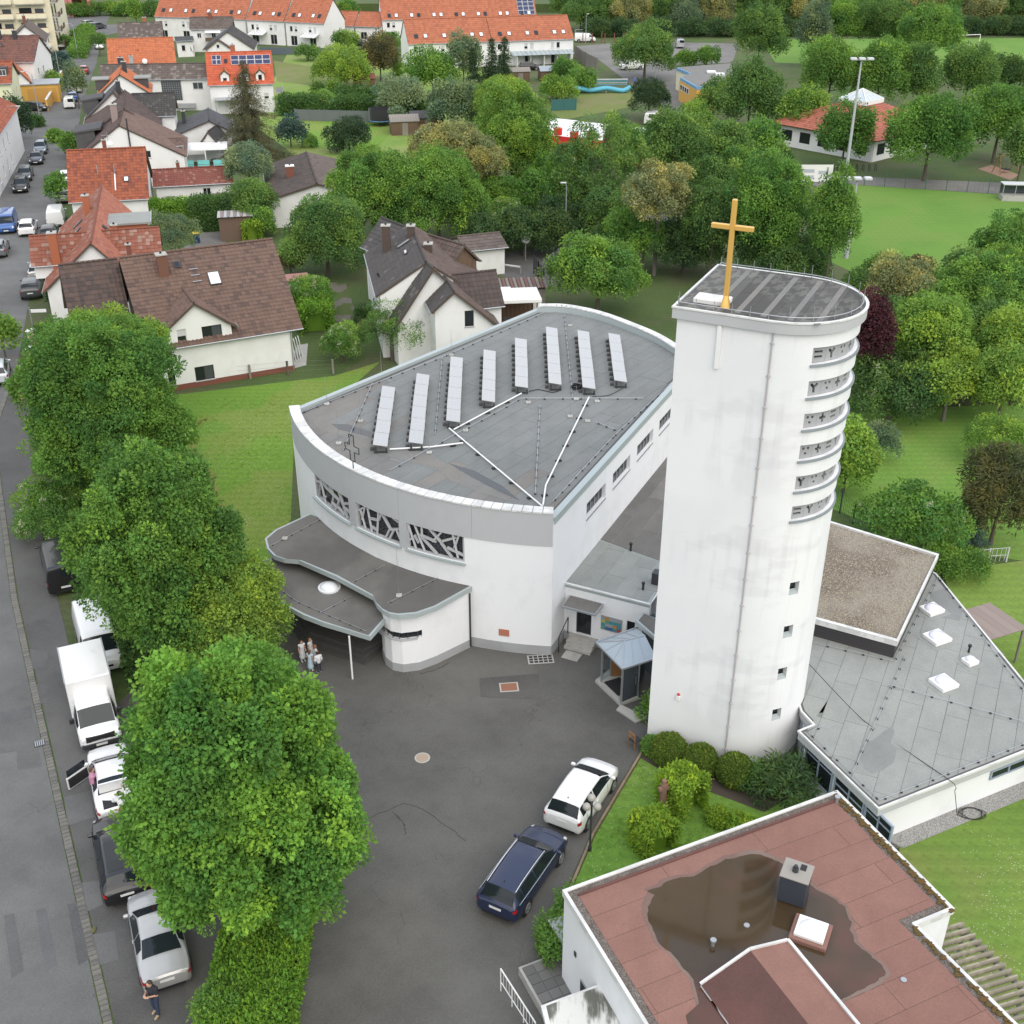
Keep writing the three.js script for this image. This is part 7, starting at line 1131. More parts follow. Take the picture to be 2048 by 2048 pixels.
tree('locust_tree','flowering locust tree with bare limbs beside the lane lamp',14.36,-114.30,8.00,3.51,3.21,{ leaf: 'locust',kind: 'mid',lobes: 34,lobeR: .25,sparse: .6,bark: 1,flowers: .12 }); tree('bush','dark undergrowth below the locust tree',17.37,-114.95,3.00,3.70,2.19,{ leaf: 'deep',kind: 'mid',lobes: 22,cat: 'bush' }); tree('bush','dark undergrowth behind the bell tower trees',26.29,-109.03,3.00,4.47,2.01,{ leaf: 'dark',kind: 'mid',lobes: 22,cat: 'bush' });
tree('copper_beech','dark purple copper beech right behind the bell tower',26.13,-80.49,6.20,1.77,3.33,{ leaf: 'copper',kind: 'mid',lobes: 30,lobeR: .3 });
for (const [l,[x,z,hc,rh,rv],leaf,fl] of [['light green tree below the sports field, beside the copper beech',[32.90,-95.20,5.00,2.88,2.24],'locust'],['dark small tree at the edge of the sports field',[37.92,-105.96,3.00,1.27,1.37],'bronze'],['broad green tree at the field corner',[46.14,-106.24,5.50,3.06,2.68],'green'],['large green tree above the back garden',[39.78,-93.98,5.40,3.41,2.51],'green'],['green tree with pale shoots behind the copper beech',[32.21,-83.64,4.80,3.54,2.87],'lime'],['yellow green tree at the far side of the back garden',[37.21,-82.00,4.80,2.76,2.60],'limeYellow']]) tree('broadleaf_tree',l,x,z,hc,rh,rv,{ leaf,kind: 'mid',lobes: 36,lobeR: .27 });
tree('bush','flowering thicket behind the back garden lawn',28.15,-79.20,2.60,3.07,1.90,{ leaf: 'dark',kind: 'mid',lobes: 24,flowers: .06,cat: 'bush' }); tree('apple_tree','old apple tree with bare lower twigs in the back garden',32.12,-78.95,3.40,2.41,2.04,{ leaf: 'limeYellow',kind: 'mid',lobes: 22,sparse: .5,bark: 1 }); tree('apple_tree','bright apple tree at the edge of the back garden',35.60,-77.64,3.60,2.06,2.41,{ leaf: 'limeYellow',kind: 'mid',lobes: 22 }); tree('apple_tree','young bright tree leaning over the back garden lawn',33.61,-71.80,2.00,1.95,0.88,{ leaf: 'lime',kind: 'fine',lobes: 14,sparse: .5 });
tree('bush','bright feathery bush beside the bell tower',21.85,-67.63,2.40,1.57,2.50,{ leaf: 'lime',kind: 'mid',lobes: 18,cat: 'bush' }); tree('bush','rounded grey green bush on the back garden lawn',25.43,-72.33,1.50,0.94,1.12,{ leaf: 'grey',kind: 'fine',lobes: 10,cat: 'bush' }); tree('bush','wide flowering bush behind the gravel roof',23.76,-60.03,2.40,2.47,1.41,{ leaf: 'hornbeam',kind: 'mid',lobes: 22,flowers: .08,cat: 'bush' }); tree('yew_tree','large brownish yew at the corner of the back garden',29.16,-60.92,3.40,2.09,2.88,{ leaf: 'yew',kind: 'needle',lobes: 26,lobeR: .32 }); conifer('blue_spruce','little blue spruce beside the yew',27.83,-60.50,3.2,1.0,{ leaf: 'blue',droop: .1 }); tree('bush','rambling plants along the garden fence',26.03,-57.25,0.90,1.40,0.63,{ leaf: 'green',kind: 'fine',lobes: 10,cat: 'bush' });
// wooded belt along the railway
{ const r=rng(88); for (let i=0; i < 46; i++) { const x=16 + (i % 23)*7.4 + (r() - .5)*4,z=(i < 23 ? -318 : -342) + (r() - .5)*8 - x*.02,h=4 + r()*2.4; tree('belt_tree','broad tree in the wooded belt along the railway bank',x,z,h,4.2 + r()*1.6,h*.92,{ leaf: ['locust','mid','green','locust','grey'][Math.floor(r()*5)],kind: 'far',lobes: 14,density: .9,group: 'trees in the belt along the railway bank' }); }
for (let i=0; i < 22; i++) { const x=20 + i*7.6 + (r() - .5)*3,z=-306 - x*.02 + (r() - .5)*3; tree('belt_bush','dark bush at the foot of the wooded belt',x,z,1.8,3.6,1.9,{ leaf: 'deep',kind: 'far',lobes: 9,group: 'bushes at the foot of the wooded belt',cat: 'bush' }); }
for (let i=0; i < 16; i++) { const x=-122 + i*5 + (r() - .5)*3,z=-352 + (r() - .5)*10; tree('bank_bush','green bush on the railway bank past the street end',x,z,1.6,3.2,1.8,{ leaf: ['green','mid','lime'][i % 3],kind: 'far',lobes: 9,group: 'bushes on the railway bank past the street',cat: 'bush' }); } }
// groves that close the gaps between the named trees
{ const r=rng(55),grove=(label,group,pts,leafs)=>{ for (const [x,z,hc,rh,rv] of pts) tree('grove_tree',label,x,z,hc,rh,rv,{ leaf: leafs[Math.floor(r()*leafs.length)],kind: 'mid',lobes: 24,lobeR: .32,group,density: .8 }); };
grove('leafy tree in the grove between the lane and the allotments','trees in the grove by the lane',[[-3.54,-134.66,4.50,2.49,2.71],[-1.22,-130.80,4.00,2.64,2.20],[3.19,-128.75,4.50,2.80,2.58],[4.78,-135.15,5.00,2.50,2.72],[6.51,-127.15,4.50,2.57,2.36],[9.64,-121.07,4.50,2.46,2.46],[11.13,-115.97,4.00,2.19,2.19],[9.83,-117.56,3.00,2.04,1.64],[13.20,-114.48,3.50,1.99,1.79],[-4.06,-123.43,3.50,1.74,1.94],[15.51,-149.86,5.00,2.97,2.97],[14.09,-157.74,5.00,2.15,2.15]],['mid','dark','hornbeam','green']);
grove('leafy tree in the grove behind the bell tower','trees in the grove behind the tower',[[22.98,-133.71,5.00,2.65,2.42],[27.14,-138.56,5.00,2.51,2.51],[26.86,-175.29,4.00,2.26,2.55],[32.67,-145.12,4.00,2.14,2.14],[30.97,-100.12,3.40,1.56,1.37],[37.49,-93.13,4.00,2.11,1.93],[42.97,-94.96,4.40,2.14,1.96],[33.04,-90.26,4.00,2.05,1.70],[37.14,-87.53,4.00,2.16,1.98],[30.23,-84.33,2.80,1.80,1.28],[33.47,-82.33,2.80,2.21,1.15],[35.41,-92.95,4.40,2.10,1.92],[40.67,-100.82,4.60,2.08,1.89],[35.58,-89.33,4.00,2.19,1.84],[39.18,-89.13,4.40,2.34,1.99],[35.80,-83.31,3.20,2.08,1.57],[38.25,-81.84,3.00,1.76,1.59],[31.85,-83.62,2.60,1.79,1.27],[43.51,-101.97,4.60,2.10,1.91],[45.10,-99.54,5.00,1.71,1.89],[34.14,-104.67,3.40,1.62,1.42]],['green','mid','lime','hornbeam']);
}
// grass standing a little proud of the mown lawns
{ const r=rng(61),blade=tuft(9,.10,.11,9,.16),mk=(label,poly,n,c)=>{ const xs=poly.map((p)=>p[0]),zs=poly.map((p)=>p[1]),x0=Math.min(...xs),x1=Math.max(...xs),z0=Math.min(...zs),z1=Math.max(...zs),o=thing('lawn_grass',label,'grass',[(x0 + x1)/2,.02,(z0 + z1)/2]),list=[]; o.userData.kind='stuff'; for (let i=0; list.length < n && i < n*8; i++) { const x=lerp(x0,x1,r()),z=lerp(z0,z1,r()); if (inPoly(poly,x,z) && vnoise(x*.6,z*.6,997,3) > r()*.9) list.push([V3(x - o.position.x,0,z - o.position.z),up3.clone(),.45 + .45*r()]); } leaves(o,'grass_tufts',blade,leafMat(c),list,r,.3,.25); };
mk('uneven grass of the lawn beside the church',[[-14.6,-64],[-14.6,-57],[-17.5,-52],[-27,-66],[-33,-80],[-20,-84],[-9,-83],[-4,-77]],4500,[.185,.320,.036]);
mk('uneven grass of the lawn in front of the tower',[[5.9,-41.2],[8,-39.6],[11,-37.6],[11.8,-34],[2.3,-31],[3.6,-36.5]],1600,[.165,.330,.042]); }

// ---------- vehicles: x forwards; each body is a surface through cross sections [x, sill, belt, top, half width low, at belt, at top] ----------
const CAR={
wagon: { L: 4.9,wb: [.95,3.92],r: .33,st: [[0,.42,.86,.92,.72,.72,.6],[.07,.3,.96,1.0,.86,.85,.74],[.22,.25,1.0,1.16,.91,.885,.70],[.55,.22,1.0,1.42,.93,.89,.63],[1.3,.22,.98,1.48,.93,.90,.63],[2.3,.22,.96,1.48,.93,.90,.64],[2.95,.22,.95,1.42,.93,.90,.63],[3.72,.22,.93,.99,.93,.89,.76],[4.3,.24,.84,.90,.915,.86,.70],[4.72,.28,.70,.77,.84,.79,.6],[4.9,.38,.56,.62,.66,.62,.45]],rear: [1.35,2.85],front: [6.05,6.95],side: [2.6,6.75],pill: [3.35,4.55] },
mpv: { L: 4.35,wb: [.82,3.5],r: .32,st: [[0,.42,.86,.92,.70,.70,.58],[.06,.3,.98,1.04,.85,.84,.72],[.2,.25,1.02,1.25,.89,.87,.69],[.45,.22,1.02,1.50,.905,.875,.63],[1.1,.22,1.0,1.58,.905,.88,.63],[1.9,.22,.98,1.58,.905,.88,.64],[2.5,.22,.97,1.52,.905,.88,.63],[3.4,.22,.95,1.03,.905,.87,.74],[3.85,.24,.88,.95,.89,.84,.68],[4.2,.28,.74,.82,.82,.77,.58],[4.35,.38,.58,.64,.64,.6,.42]],rear: [1.3,2.85],front: [6.05,6.95],side: [2.7,6.8],pill: [3.4,4.6] },
sedan: { L: 4.75,wb: [.98,3.75],r: .32,st: [[0,.42,.80,.88,.70,.70,.58],[.08,.3,.93,.98,.85,.84,.72],[.5,.25,.95,1.02,.91,.88,.74],[.95,.22,.95,1.06,.92,.89,.72],[1.65,.22,.95,1.38,.925,.89,.60],[2.2,.22,.94,1.44,.925,.895,.60],[2.75,.22,.93,1.38,.925,.895,.60],[3.55,.22,.91,.97,.925,.885,.75],[4.15,.24,.83,.89,.91,.855,.69],[4.58,.28,.70,.77,.83,.78,.58],[4.75,.38,.56,.62,.66,.62,.44]],rear: [3.05,3.95],front: [6.05,6.95],side: [3.5,6.7],pill: [4.7] },
suv: { L: 4.65,wb: [.9,3.7],r: .37,st: [[0,.48,.92,.98,.74,.73,.62],[.07,.36,1.05,1.1,.89,.88,.76],[.22,.3,1.1,1.3,.93,.91,.73],[.5,.28,1.1,1.56,.945,.915,.67],[1.2,.28,1.08,1.64,.945,.92,.67],[2.0,.28,1.06,1.64,.945,.92,.68],[2.65,.28,1.05,1.57,.945,.92,.67],[3.45,.28,1.03,1.1,.945,.91,.79],[4.05,.3,.96,1.02,.93,.88,.73],[4.48,.34,.82,.9,.87,.82,.64],[4.65,.44,.66,.72,.7,.66,.48]],rear: [1.35,2.85],front: [6.05,6.95],side: [2.6,6.75],pill: [3.4,4.6] },
van: { L: 5.0,wb: [.95,4.05],r: .34,st: [[0,.42,1.0,1.02,.86,.86,.84],[.03,.3,1.1,1.86,.94,.94,.80],[.25,.24,1.1,1.94,.95,.95,.80],[1.2,.24,1.1,1.96,.95,.95,.80],[2.4,.24,1.1,1.96,.95,.95,.80],[3.4,.24,1.08,1.92,.95,.945,.78],[3.75,.24,1.08,1.80,.95,.94,.76],[4.45,.24,1.04,1.12,.95,.92,.80],[4.75,.26,.98,1.05,.93,.88,.74],[4.95,.3,.80,.88,.86,.82,.64],[5.0,.4,.62,.68,.76,.72,.52]],rear: [.3,.92],front: [6.08,6.95],side: [5.0,6.8],pill: [5.6] },
};
M.chrome=flat(.75,.75,.76,.15,{ metalness: .95 }); M.rim=flat(.48,.49,.5,.3,{ metalness: .8 }); M.tail=flat(.38,.012,.014,.2); M.lamp=new THREE.MeshPhysicalMaterial({ color: lin(.62,.63,.64),roughness: .08,clearcoat: 1 }); M.plate=flat(.7,.7,.68,.5); M.carGlass=new THREE.MeshPhysicalMaterial({ color: lin(.014,.019,.022),roughness: .05,specularIntensity: .8 });
const paints={},paint=(c)=>paints[c] ??= new THREE.MeshPhysicalMaterial({ color: lin(...c),roughness: .42,metalness: Math.max(...c) < .5 && Math.max(...c) > .1 ? .4 : .05,clearcoat: Math.max(...c) < .1 ? .6 : 1,clearcoatRoughness: .05 });
const carGeo={};
function carSurface(type) {
const c=CAR[type],st=c.st,n=st.length,ring=(s)=>[[0,s[1]],[s[4]*.93,s[1]],[s[4],s[1] + .14],[s[4] + .008,lerp(s[1],s[2],.55)],[s[5],s[2]],[s[6],s[3] - .035],[s[6]*.74,s[3]],[0,s[3] + .018]];
const rings=st.map(ring),cat=(a,b,p,q,t)=>{ const m0=(p - a)*.5,m1=(q - b)*.5; return 0; };
const S=(t,k,side)=>{              // point on the body: t station index, k ring index
t=clamp(t,0,n - 1); const i=Math.min(n - 2,Math.floor(t)),f=t - i,f2=f*f*(3 - 2*f),mixf=lerp(f,f2,.35),j=Math.min(6,Math.floor(k)),g=k - j,P=(q)=>[lerp(rings[q][j][0],rings[q][j + 1][0],g),lerp(rings[q][j][1],rings[q][j + 1][1],g)],a=P(i),b=P(i + 1);
return V3(lerp(st[i][0],st[i + 1][0],f) - c.L/2,lerp(a[1],b[1],mixf),side*lerp(a[0],b[0],mixf));
};
return { c,S,n };
}
function patchGeo(S,t0,t1,k0,k1,side,off=.012,both=false) {
const ts=[t0]; for (let t=Math.floor(t0*4 + 1.001)/4; t < t1 - .001; t += .25) ts.push(t); ts.push(t1); const nt=ts.length - 1,pos=[],idx=[],ks=[]; if (both) { const half=[k0]; for (let k=Math.floor(k0*2 + 1.001)/2; k <= 7; k += .5) half.push(k); for (const k of half) ks.push([k,1]); for (const k of half.slice(0,-1).reverse()) ks.push([k,-1]); } else { const nk=Math.max(2,Math.ceil((k1 - k0)*4)); for (let q=0; q <= nk; q++) ks.push([lerp(k0,k1,q/nk),side]); }
for (let i=0; i <= nt; i++) for (const [k,s] of ks) { const t=ts[i],p=S(t,k,s),e=.02,du=S(t + e,k,s).sub(S(t - e,k,s)),dk=S(t,Math.min(7,k + .05),s).sub(S(t,k - .05,s)),nrm=V3().crossVectors(du,dk).normalize(); if (nrm.y < -.2 || nrm.z*s < -.3) nrm.negate(); if (nrm.lengthSq() < .5) nrm.set(0,1,0); p.addScaledVector(nrm,off); pos.push(p.x,p.y,p.z); }
const w=ks.length; for (let i=0; i < nt; i++) for (let j=0; j + 1 < w; j++) { const a=i*w + j; idx.push(a,a + 1,a + w,a + 1,a + w + 1,a + w); }
const g=new THREE.BufferGeometry(); g.setAttribute('position',new THREE.Float32BufferAttribute(pos,3)); g.setIndex(idx); g.computeVertexNormals(); const h=plain(g); h.userData.ready=true; return h;
}
function carGeos(type) {
if (carGeo[type]) return carGeo[type];
const { c,S,n }=carSurface(type),pos=[],idx=[],ks=[]; for (let k=0; k <= 7.01; k += .5) ks.push([Math.min(k,7),1]); for (let k=6.5; k >= -.01; k -= .5) ks.push([Math.max(k,0),-1]);
const nt=(n - 1)*4,w=ks.length; for (let i=0; i <= nt; i++) for (const [k,s] of ks) { const p=S(i/4,k,s); pos.push(p.x,p.y,p.z); }
for (let i=0; i < nt; i++) for (let j=0; j + 1 < w; j++) { const a=i*w + j; idx.push(a,a + w,a + 1,a + 1,a + w,a + w + 1); }
for (const [i,fl] of [[0,0],[nt,1]]) { const m=S(i/4,4,1),q=pos.length/3; pos.push(m.x,(S(i/4,0,1).y + S(i/4,7,1).y)/2,0); for (let j=0; j + 1 < w; j++) fl ? idx.push(q,i*w + j + 1,i*w + j) : idx.push(q,i*w + j,i*w + j + 1); }
const b=new THREE.BufferGeometry(); b.setAttribute('position',new THREE.Float32BufferAttribute(pos,3)); b.setIndex(idx); b.computeVertexNormals(); const body=plain(b); body.userData.ready=true;
const rdy=(g)=>{ const h=plain(g); h.userData.ready=true; return h; },merged=(l)=>{ const h=merge(l); h.userData.ready=true; return h; };
const sp=[c.side[0],...c.pill,c.side[1]],sides=[]; for (const s of [1,-1]) for (let i=0; i + 1 < sp.length; i++) sides.push(patchGeo(S,sp[i] + .05,sp[i + 1] - .05,4.12,4.9,s));
const r=c.r,tyre=merged([new THREE.TorusGeometry(r - .075,.085,8,24).scale(1,1,1.15),new THREE.CylinderGeometry(r - .03,r - .03,.15,24,1,true).rotateX(Math.PI/2)]);
const sk=[]; for (let i=0; i < 7; i++) sk.push(new THREE.BoxGeometry(.055,r*.62,.03).translate(0,r*.34,.085).rotateZ(i*Math.PI*2/7)); sk.push(new THREE.CylinderGeometry(.07,.07,.04,12).rotateX(Math.PI/2).translate(0,0,.085),new THREE.TorusGeometry(r*.66,.022,6,22).translate(0,0,.085));
return carGeo[type]={ c,S,body,front: patchGeo(S,c.front[0],c.front[1],5.05,7,1,.012,true),rear: patchGeo(S,c.rear[0],c.rear[1],type === 'van' ? 4.6 : 5.05,7,1,.012,true),sides,tyre,rim: merged(sk),hub: rdy(new THREE.CylinderGeometry(r*.66,r*.66,.12,20).rotateX(Math.PI/2)),arch: rdy(new THREE.CylinderGeometry(r*1.2,r*1.2,.02,24).rotateX(Math.PI/2)),
tail: [1,-1].map((s)=>patchGeo(S,.35,type === 'van' ? 1.02 : 1.7,3.45,4.0,s,.014)),head: [1,-1].map((s)=>patchGeo(S,8.55,9.6,3.75,4.55,s,.014)) };
}
function car(label,type,col,[x,z],[dx,dz],o={}) {
const G=carGeos(type),{ c }=G,t=thing(o.name ?? 'parked_car',label,type === 'van' ? 'van' : 'car',[x,.016,z],-Math.atan2(dz,dx),o.group),pm=paint(col),L2=c.L/2;
if (o.scale) t.scale.setScalar(o.scale);
part(t,'body',G.body,pm);
part(t,'windscreen',G.front,M.carGlass); if (!o.blindRear) part(t,'rear_window',G.rear,M.carGlass);
G.sides.forEach((g)=>part(t,'side_window',g,M.carGlass));
for (const g of G.tail) part(t,'tail_light',g,M.tail); for (const g of G.head) part(t,'headlight',g,M.lamp);
for (const s of [1,-1]) { for (const k of [...c.pill,c.side[1] - .45]) part(t,'door_seam',G['seam' + k + s] ??= (()=>{ const g=plain(tube([2.3,2.8,3.2,3.6,4.02].map((q)=>G.S(k,q,s).add(V3(0,0,s*.002))),.007,4)); g.userData.ready=true; return g; })(),M.black); for (const k of c.pill) { const p=G.S(k + .22,3.7,s); part(t,'door_handle',[cbx(p.x,p.y,p.z + s*.015,.17,.03,.03,.008)],pm); } }
for (const wx of c.wb) for (const s of [1,-1]) { const hw=c.st[5][4]; const a=part(t,'wheel_arch',G.arch,M.black); a.position.set(wx - L2,c.r + .01,s*(hw + .001)); const w=part(t,'wheel',G.tyre,M.rubber); w.position.set(wx - L2,c.r,s*(hw - .06)); const h=part(w,'hub',G.hub,M.darkSteel); const rm=part(w,'rim',G.rim,o.rim ?? M.rim); if (s < 0) { rm.rotation.y=Math.PI; } }
for (const s of [1,-1]) { const p=G.S(6.75,4.2,s); part(t,'mirror',[cbx(p.x + .06,p.y + .02,p.z + s*.13,.14,.13,.2,.03)],pm); }
const rp=c.st[1],by=type === 'van' ? .62 : .74; part(t,'rear_plate',[bx(-L2 - .006,by,0,.014,.11,.52)],M.plate); part(t,'front_plate',[bx(L2 + .008,.46,0,.014,.11,.5)],M.plate); part(t,'grille',[bx(L2 - .02,.60,0,.06,.12,.8)],M.black); part(t,'bumper_trim',[bx(-L2 + .02,.36,0,.07,.1,1.2)],M.black);
if (o.rails) for (const s of [1,-1]) { const a=[2.9,3.6,4.6,5.6,6.05].map((k)=>G.S(k,5.15,s).add(V3(0,.04,s*.02))); part(t,'roof_rail',tube(a,.022,6),M.chrome); const b=[2.4,3.2,4.4,5.6,6.8].map((k)=>G.S(k,4.0,s).add(V3(0,.01,s*.008))); part(t,'window_trim',tube(b,.014,5),M.chrome); }
if (o.sunroof) { part(t,'glass_roof',patchGeo(G.S,3.2,5.6,5.6,7,1,.012,true),M.carGlass); }
if (o.fin) part(t,'roof_antenna',[new THREE.ConeGeometry(.04,.09,4).translate(G.S(3.3,7,1).x,G.S(3.3,7,1).y + .04,0)],M.black);
return t;
}
const WHITE=[.80,.80,.79],BLACK=[.012,.012,.014],NAVY=[.012,.020,.058],SILVER=[.46,.46,.45],GREY=[.16,.17,.18],BLUE=[.04,.12,.34],DKGREY=[.05,.055,.06];
car('white family hatchback parked behind the navy estate car','mpv',WHITE,[3.1,-38.5],[.47,-.883],{ fin: true });
car('navy blue estate car with chrome roof rails on the forecourt','wagon',NAVY,[.5,-34.05],[.474,-.88],{ rails: true,fin: true });
car('silver sedan parked beside the clipped hedge','sedan',SILVER,[-13.45,-30.75],[-.40,-.916]);
car('black estate car parked between the silver and the white sedan','wagon',BLACK,[-16.1,-34.85],[-.40,-.916],{ rails: false,sunroof: true });
{ // white sedan with open door and boot
const t=car('white sedan with its driver door and boot open','sedan',WHITE,[-17.75,-39.35],[-.40,-.916]);
const d=part(t,'open_door',[new THREE.BoxGeometry(1.1,.62,.06).translate(-.55,.58,0).rotateY(-1.0).translate(1.05,.0,-.95)],paint(WHITE)); part(d,'door_glass',[new THREE.BoxGeometry(.95,.36,.03).translate(-.55,1.1,0).rotateY(-1.0).translate(1.05,0,-.95)],M.carGlass); part(d,'door_lining',[new THREE.BoxGeometry(1.0,.5,.03).translate(-.55,.58,.05).rotateY(-1.0).translate(1.05,0,-.95)],M.black);
part(t,'boot_opening',[bx(-1.92,1.0,0,.75,.06,1.15)],M.black); part(t,'boot_lid',[new THREE.BoxGeometry(.06,.62,1.25).rotateZ(.25).translate(-1.42,1.42,0)],paint(WHITE));
const p=part(t,'luggage',[cbx(-1.95,1.06,.2,.4,.1,.35,.03)],M.blind);
}
car('black van parked under the broad lime tree','van',BLACK,[-26.2,-57.4],[-.43,-.903],{ name: 'parked_van' });
car('white van parked behind the box truck','van',WHITE,[-21.7,-49.9],[.43,.903],{ name: 'parked_van' });
{ // box truck facing the camera
const t=thing('box_truck','white box truck parked behind the white sedan','truck',[-20.35,.016,-44.75],-Math.atan2(.91,.42)),G=carGeos('van'),{ c }=G,wm=paint(WHITE);
const cab=part(t,'cab',G.body,wm); for (const g of [['windscreen',G.front]]) { const w=part(cab,g[0],g[1],M.carGlass); } G.sides.forEach((g)=>part(cab,'side_window',g,M.carGlass)); for (const g of G.head) part(cab,'headlight',g,M.lamp); cab.position.x=.6;
part(cab,'grille',[bx(2.44,.78,0,.12,.26,1.3)],M.black); part(cab,'bumper',[cbx(2.4,.45,0,.25,.3,1.75,.05)],M.darkSteel); part(cab,'front_plate',[bx(2.53,.45,0,.02,.11,.5)],M.plate); part(cab,'bonnet_vent',[bx(1.85,1.17,0,.1,.02,.9)],M.black);
for (const s of [1,-1]) part(cab,'mirror',[cbx(1.35,1.25,s*1.08,.12,.3,.2,.03)],M.black);
const b=part(t,'cargo_box',[cbx(-.75,1.6,0,3.2,2.1,2.05,.04)],wm); part(b,'box_trim',[bx(-.75,.58,0,3.22,.1,2.07),bx(-.75,2.63,1.02,3.2,.05,.06),bx(-.75,2.63,-1.02,3.2,.05,.06)],M.zinc); part(t,'chassis',[bx(-.6,.42,0,3.4,.2,1.2)],M.black);
for (const wx of [-1.5,2.15]) for (const s of [1,-1]) { const w=part(t,'wheel',G.tyre,M.rubber); w.position.set(wx,c.r,s*.88); part(w,'hub',G.hub,M.darkSteel); }
}
// cars along the street
const FW=[.28,.96],AW=[-.28,-.96],SG='cars along the street';
car('dark brown SUV parked at the apron beside the white gable','suv',DKGREY,[-46.4,-108.6],AW,{ group: SG });
car('silver estate car parked before the dark brown SUV','wagon',SILVER,[-47.9,-114.6],AW,{ group: SG });
car('navy hatchback parked beside the brick chimney of the red gabled house','mpv',NAVY,[-49.9,-122.6],AW,{ group: SG });
car('black SUV parked between the navy hatchback and the white van','suv',BLACK,[-51.4,-127.8],AW,{ group: SG });
car('white van parked beside the rusty red roof','van',WHITE,[-52.9,-134.4],AW,{ name: 'parked_van',group: SG,blindRear: true });
car('white compact car driving along the street','mpv',WHITE,[-54.7,-130.2],AW,{ name: 'driving_car',group: SG });
car('blue van facing down the street on the west side','van',BLUE,[-57.5,-131.6],FW,{ name: 'parked_van',group: SG });
car('grey car at the west kerb below the blue van','wagon',GREY,[-54.9,-122.2],AW,{ group: SG });
car('white car parked at the west kerb opposite the garden wall','mpv',[.55,.58,.62],[-41.49,-87.31],[-.35,-.93],{ group: SG });
car('white car parked beside the street tree of the red tiled house','mpv',WHITE,[-58.44,-154.40],AW,{ group: SG }); car('silver car half hidden by the street tree of the red tiled house','mpv',[.3,.3,.3],[-55.56,-144.86],AW,{ group: SG });
car('black car parked first in the western pair by the white house','mpv',BLACK,[-62.80,-149.97],FW,{ group: SG }); car('dark grey car parked behind the black one by the white house','wagon',DKGREY,[-64.66,-156.44],FW,{ group: SG });
car('dark blue sedan parked in the middle of the western kerb','sedan',[.03,.04,.06],[-66.66,-166.24],FW,{ group: SG }); car('grey blue car parked behind the dark blue sedan','mpv',[.12,.15,.19],[-68.40,-172.79],FW,{ group: SG });
car('white delivery van under the olive green street tree','van',WHITE,[-76.40,-209.48],AW,{ name: 'parked_van',group: SG,scale: .92 }); car('blue car parked before the white delivery van','mpv',BLUE,[-77.88,-215.76],AW,{ group: SG });
car('white car farther up behind the olive green street tree','mpv',WHITE,[-83.37,-236.41],AW,{ group: SG }); car('red car farthest up the row behind the street tree','mpv',[.35,.03,.04],[-86.08,-247.08],AW,{ group: SG }); car('pale car between white and blue under the street tree','mpv',[.5,.5,.48],[-80.34,-225.35],AW,{ group: SG });
car('white car under the ball shaped street tree','mpv',WHITE,[-94.40,-283.98],FW,{ group: SG });
car('black estate car in the drive before the ochre garage','wagon',BLACK,[-81.21,-206.03],[.98,.15],{ group: SG });
car('silver car beside the bushes of the street flats','mpv',SILVER,[-110.50,-327.05],[.5,-.85],{ group: SG }); car('dark car behind the silver one at the street flats','mpv',DKGREY,[-106.42,-321.63],[.5,-.85],{ group: SG });
car('white van parked under the car park tree','van',WHITE,[24.48,-252.40],[-.95,.3],{ name: 'parked_van' }); car('grey van at the far end of the car park','van',[.45,.46,.48],[38.72,-286.19],[.1,-1],{ name: 'parked_van' });
car('white van on the lane below the weeping tree','van',WHITE,[22.75,-194.82],[.3,-.95],{ name: 'parked_van' }); car('white car hidden by trees beside the lane','mpv',WHITE,[26.42,-176.91],[.6,-.8]); car('dark car beside the terrace garages','mpv',DKGREY,[-35.86,-289.60],[1,.1]);
car('dark car under the long glass awning','mpv',BLACK,[3.56,-251.56],[1,-.1]); car('white van beside the street barrier of the far crossing','van',WHITE,[17.37,-295.71],[1,0],{ name: 'parked_van' });

// ---------- people: one skin surface each, with clothes over it ----------
function field(bones,cells,cx,cy,cz,half) {
const mc=new MarchingCubes(cells,new THREE.MeshBasicMaterial(),false,false,60000); mc.isolation=0; const n=mc.size,h=n/2;
for (let z=0; z < n; z++) for (let y=0; y < n; y++) for (let x=0; x < n; x++) {
const px=cx + (x - h)/h*half,py=cy + (y - h)/h*half,pz=cz + (z - h)/h*half; let d=9;
for (const [a,b,ra,rb] of bones) { const abx=b[0] - a[0],aby=b[1] - a[1],abz=b[2] - a[2],t=clamp(((px - a[0])*abx + (py - a[1])*aby + (pz - a[2])*abz)/(abx*abx + aby*aby + abz*abz + 1e-9)),q=Math.hypot(px - a[0] - abx*t,py - a[1] - aby*t,pz - a[2] - abz*t) - lerp(ra,rb,t),k=.03,w=clamp(.5 + .5*(d - q)/k); d=lerp(d,q,w) - k*w*(1 - w); }
mc.field[x + y*n + z*n*n]=-d;
}
mc.update(); const cnt=mc.count,g=new THREE.BufferGeometry(),p=new Float32Array(cnt*3);
for (let i=0; i < cnt; i++) { p[i*3]=cx + mc.positionArray[i*3]*half; p[i*3 + 1]=cy + mc.positionArray[i*3 + 1]*half; p[i*3 + 2]=cz + mc.positionArray[i*3 + 2]*half; }
g.setAttribute('position',new THREE.BufferAttribute(p,3)); g.setAttribute('normal',new THREE.BufferAttribute(new Float32Array(mc.normalArray.slice(0,cnt*3)).map((v)=>v),3)); g.computeVertexNormals();
return toCreasedNormals(g,1.2);
}
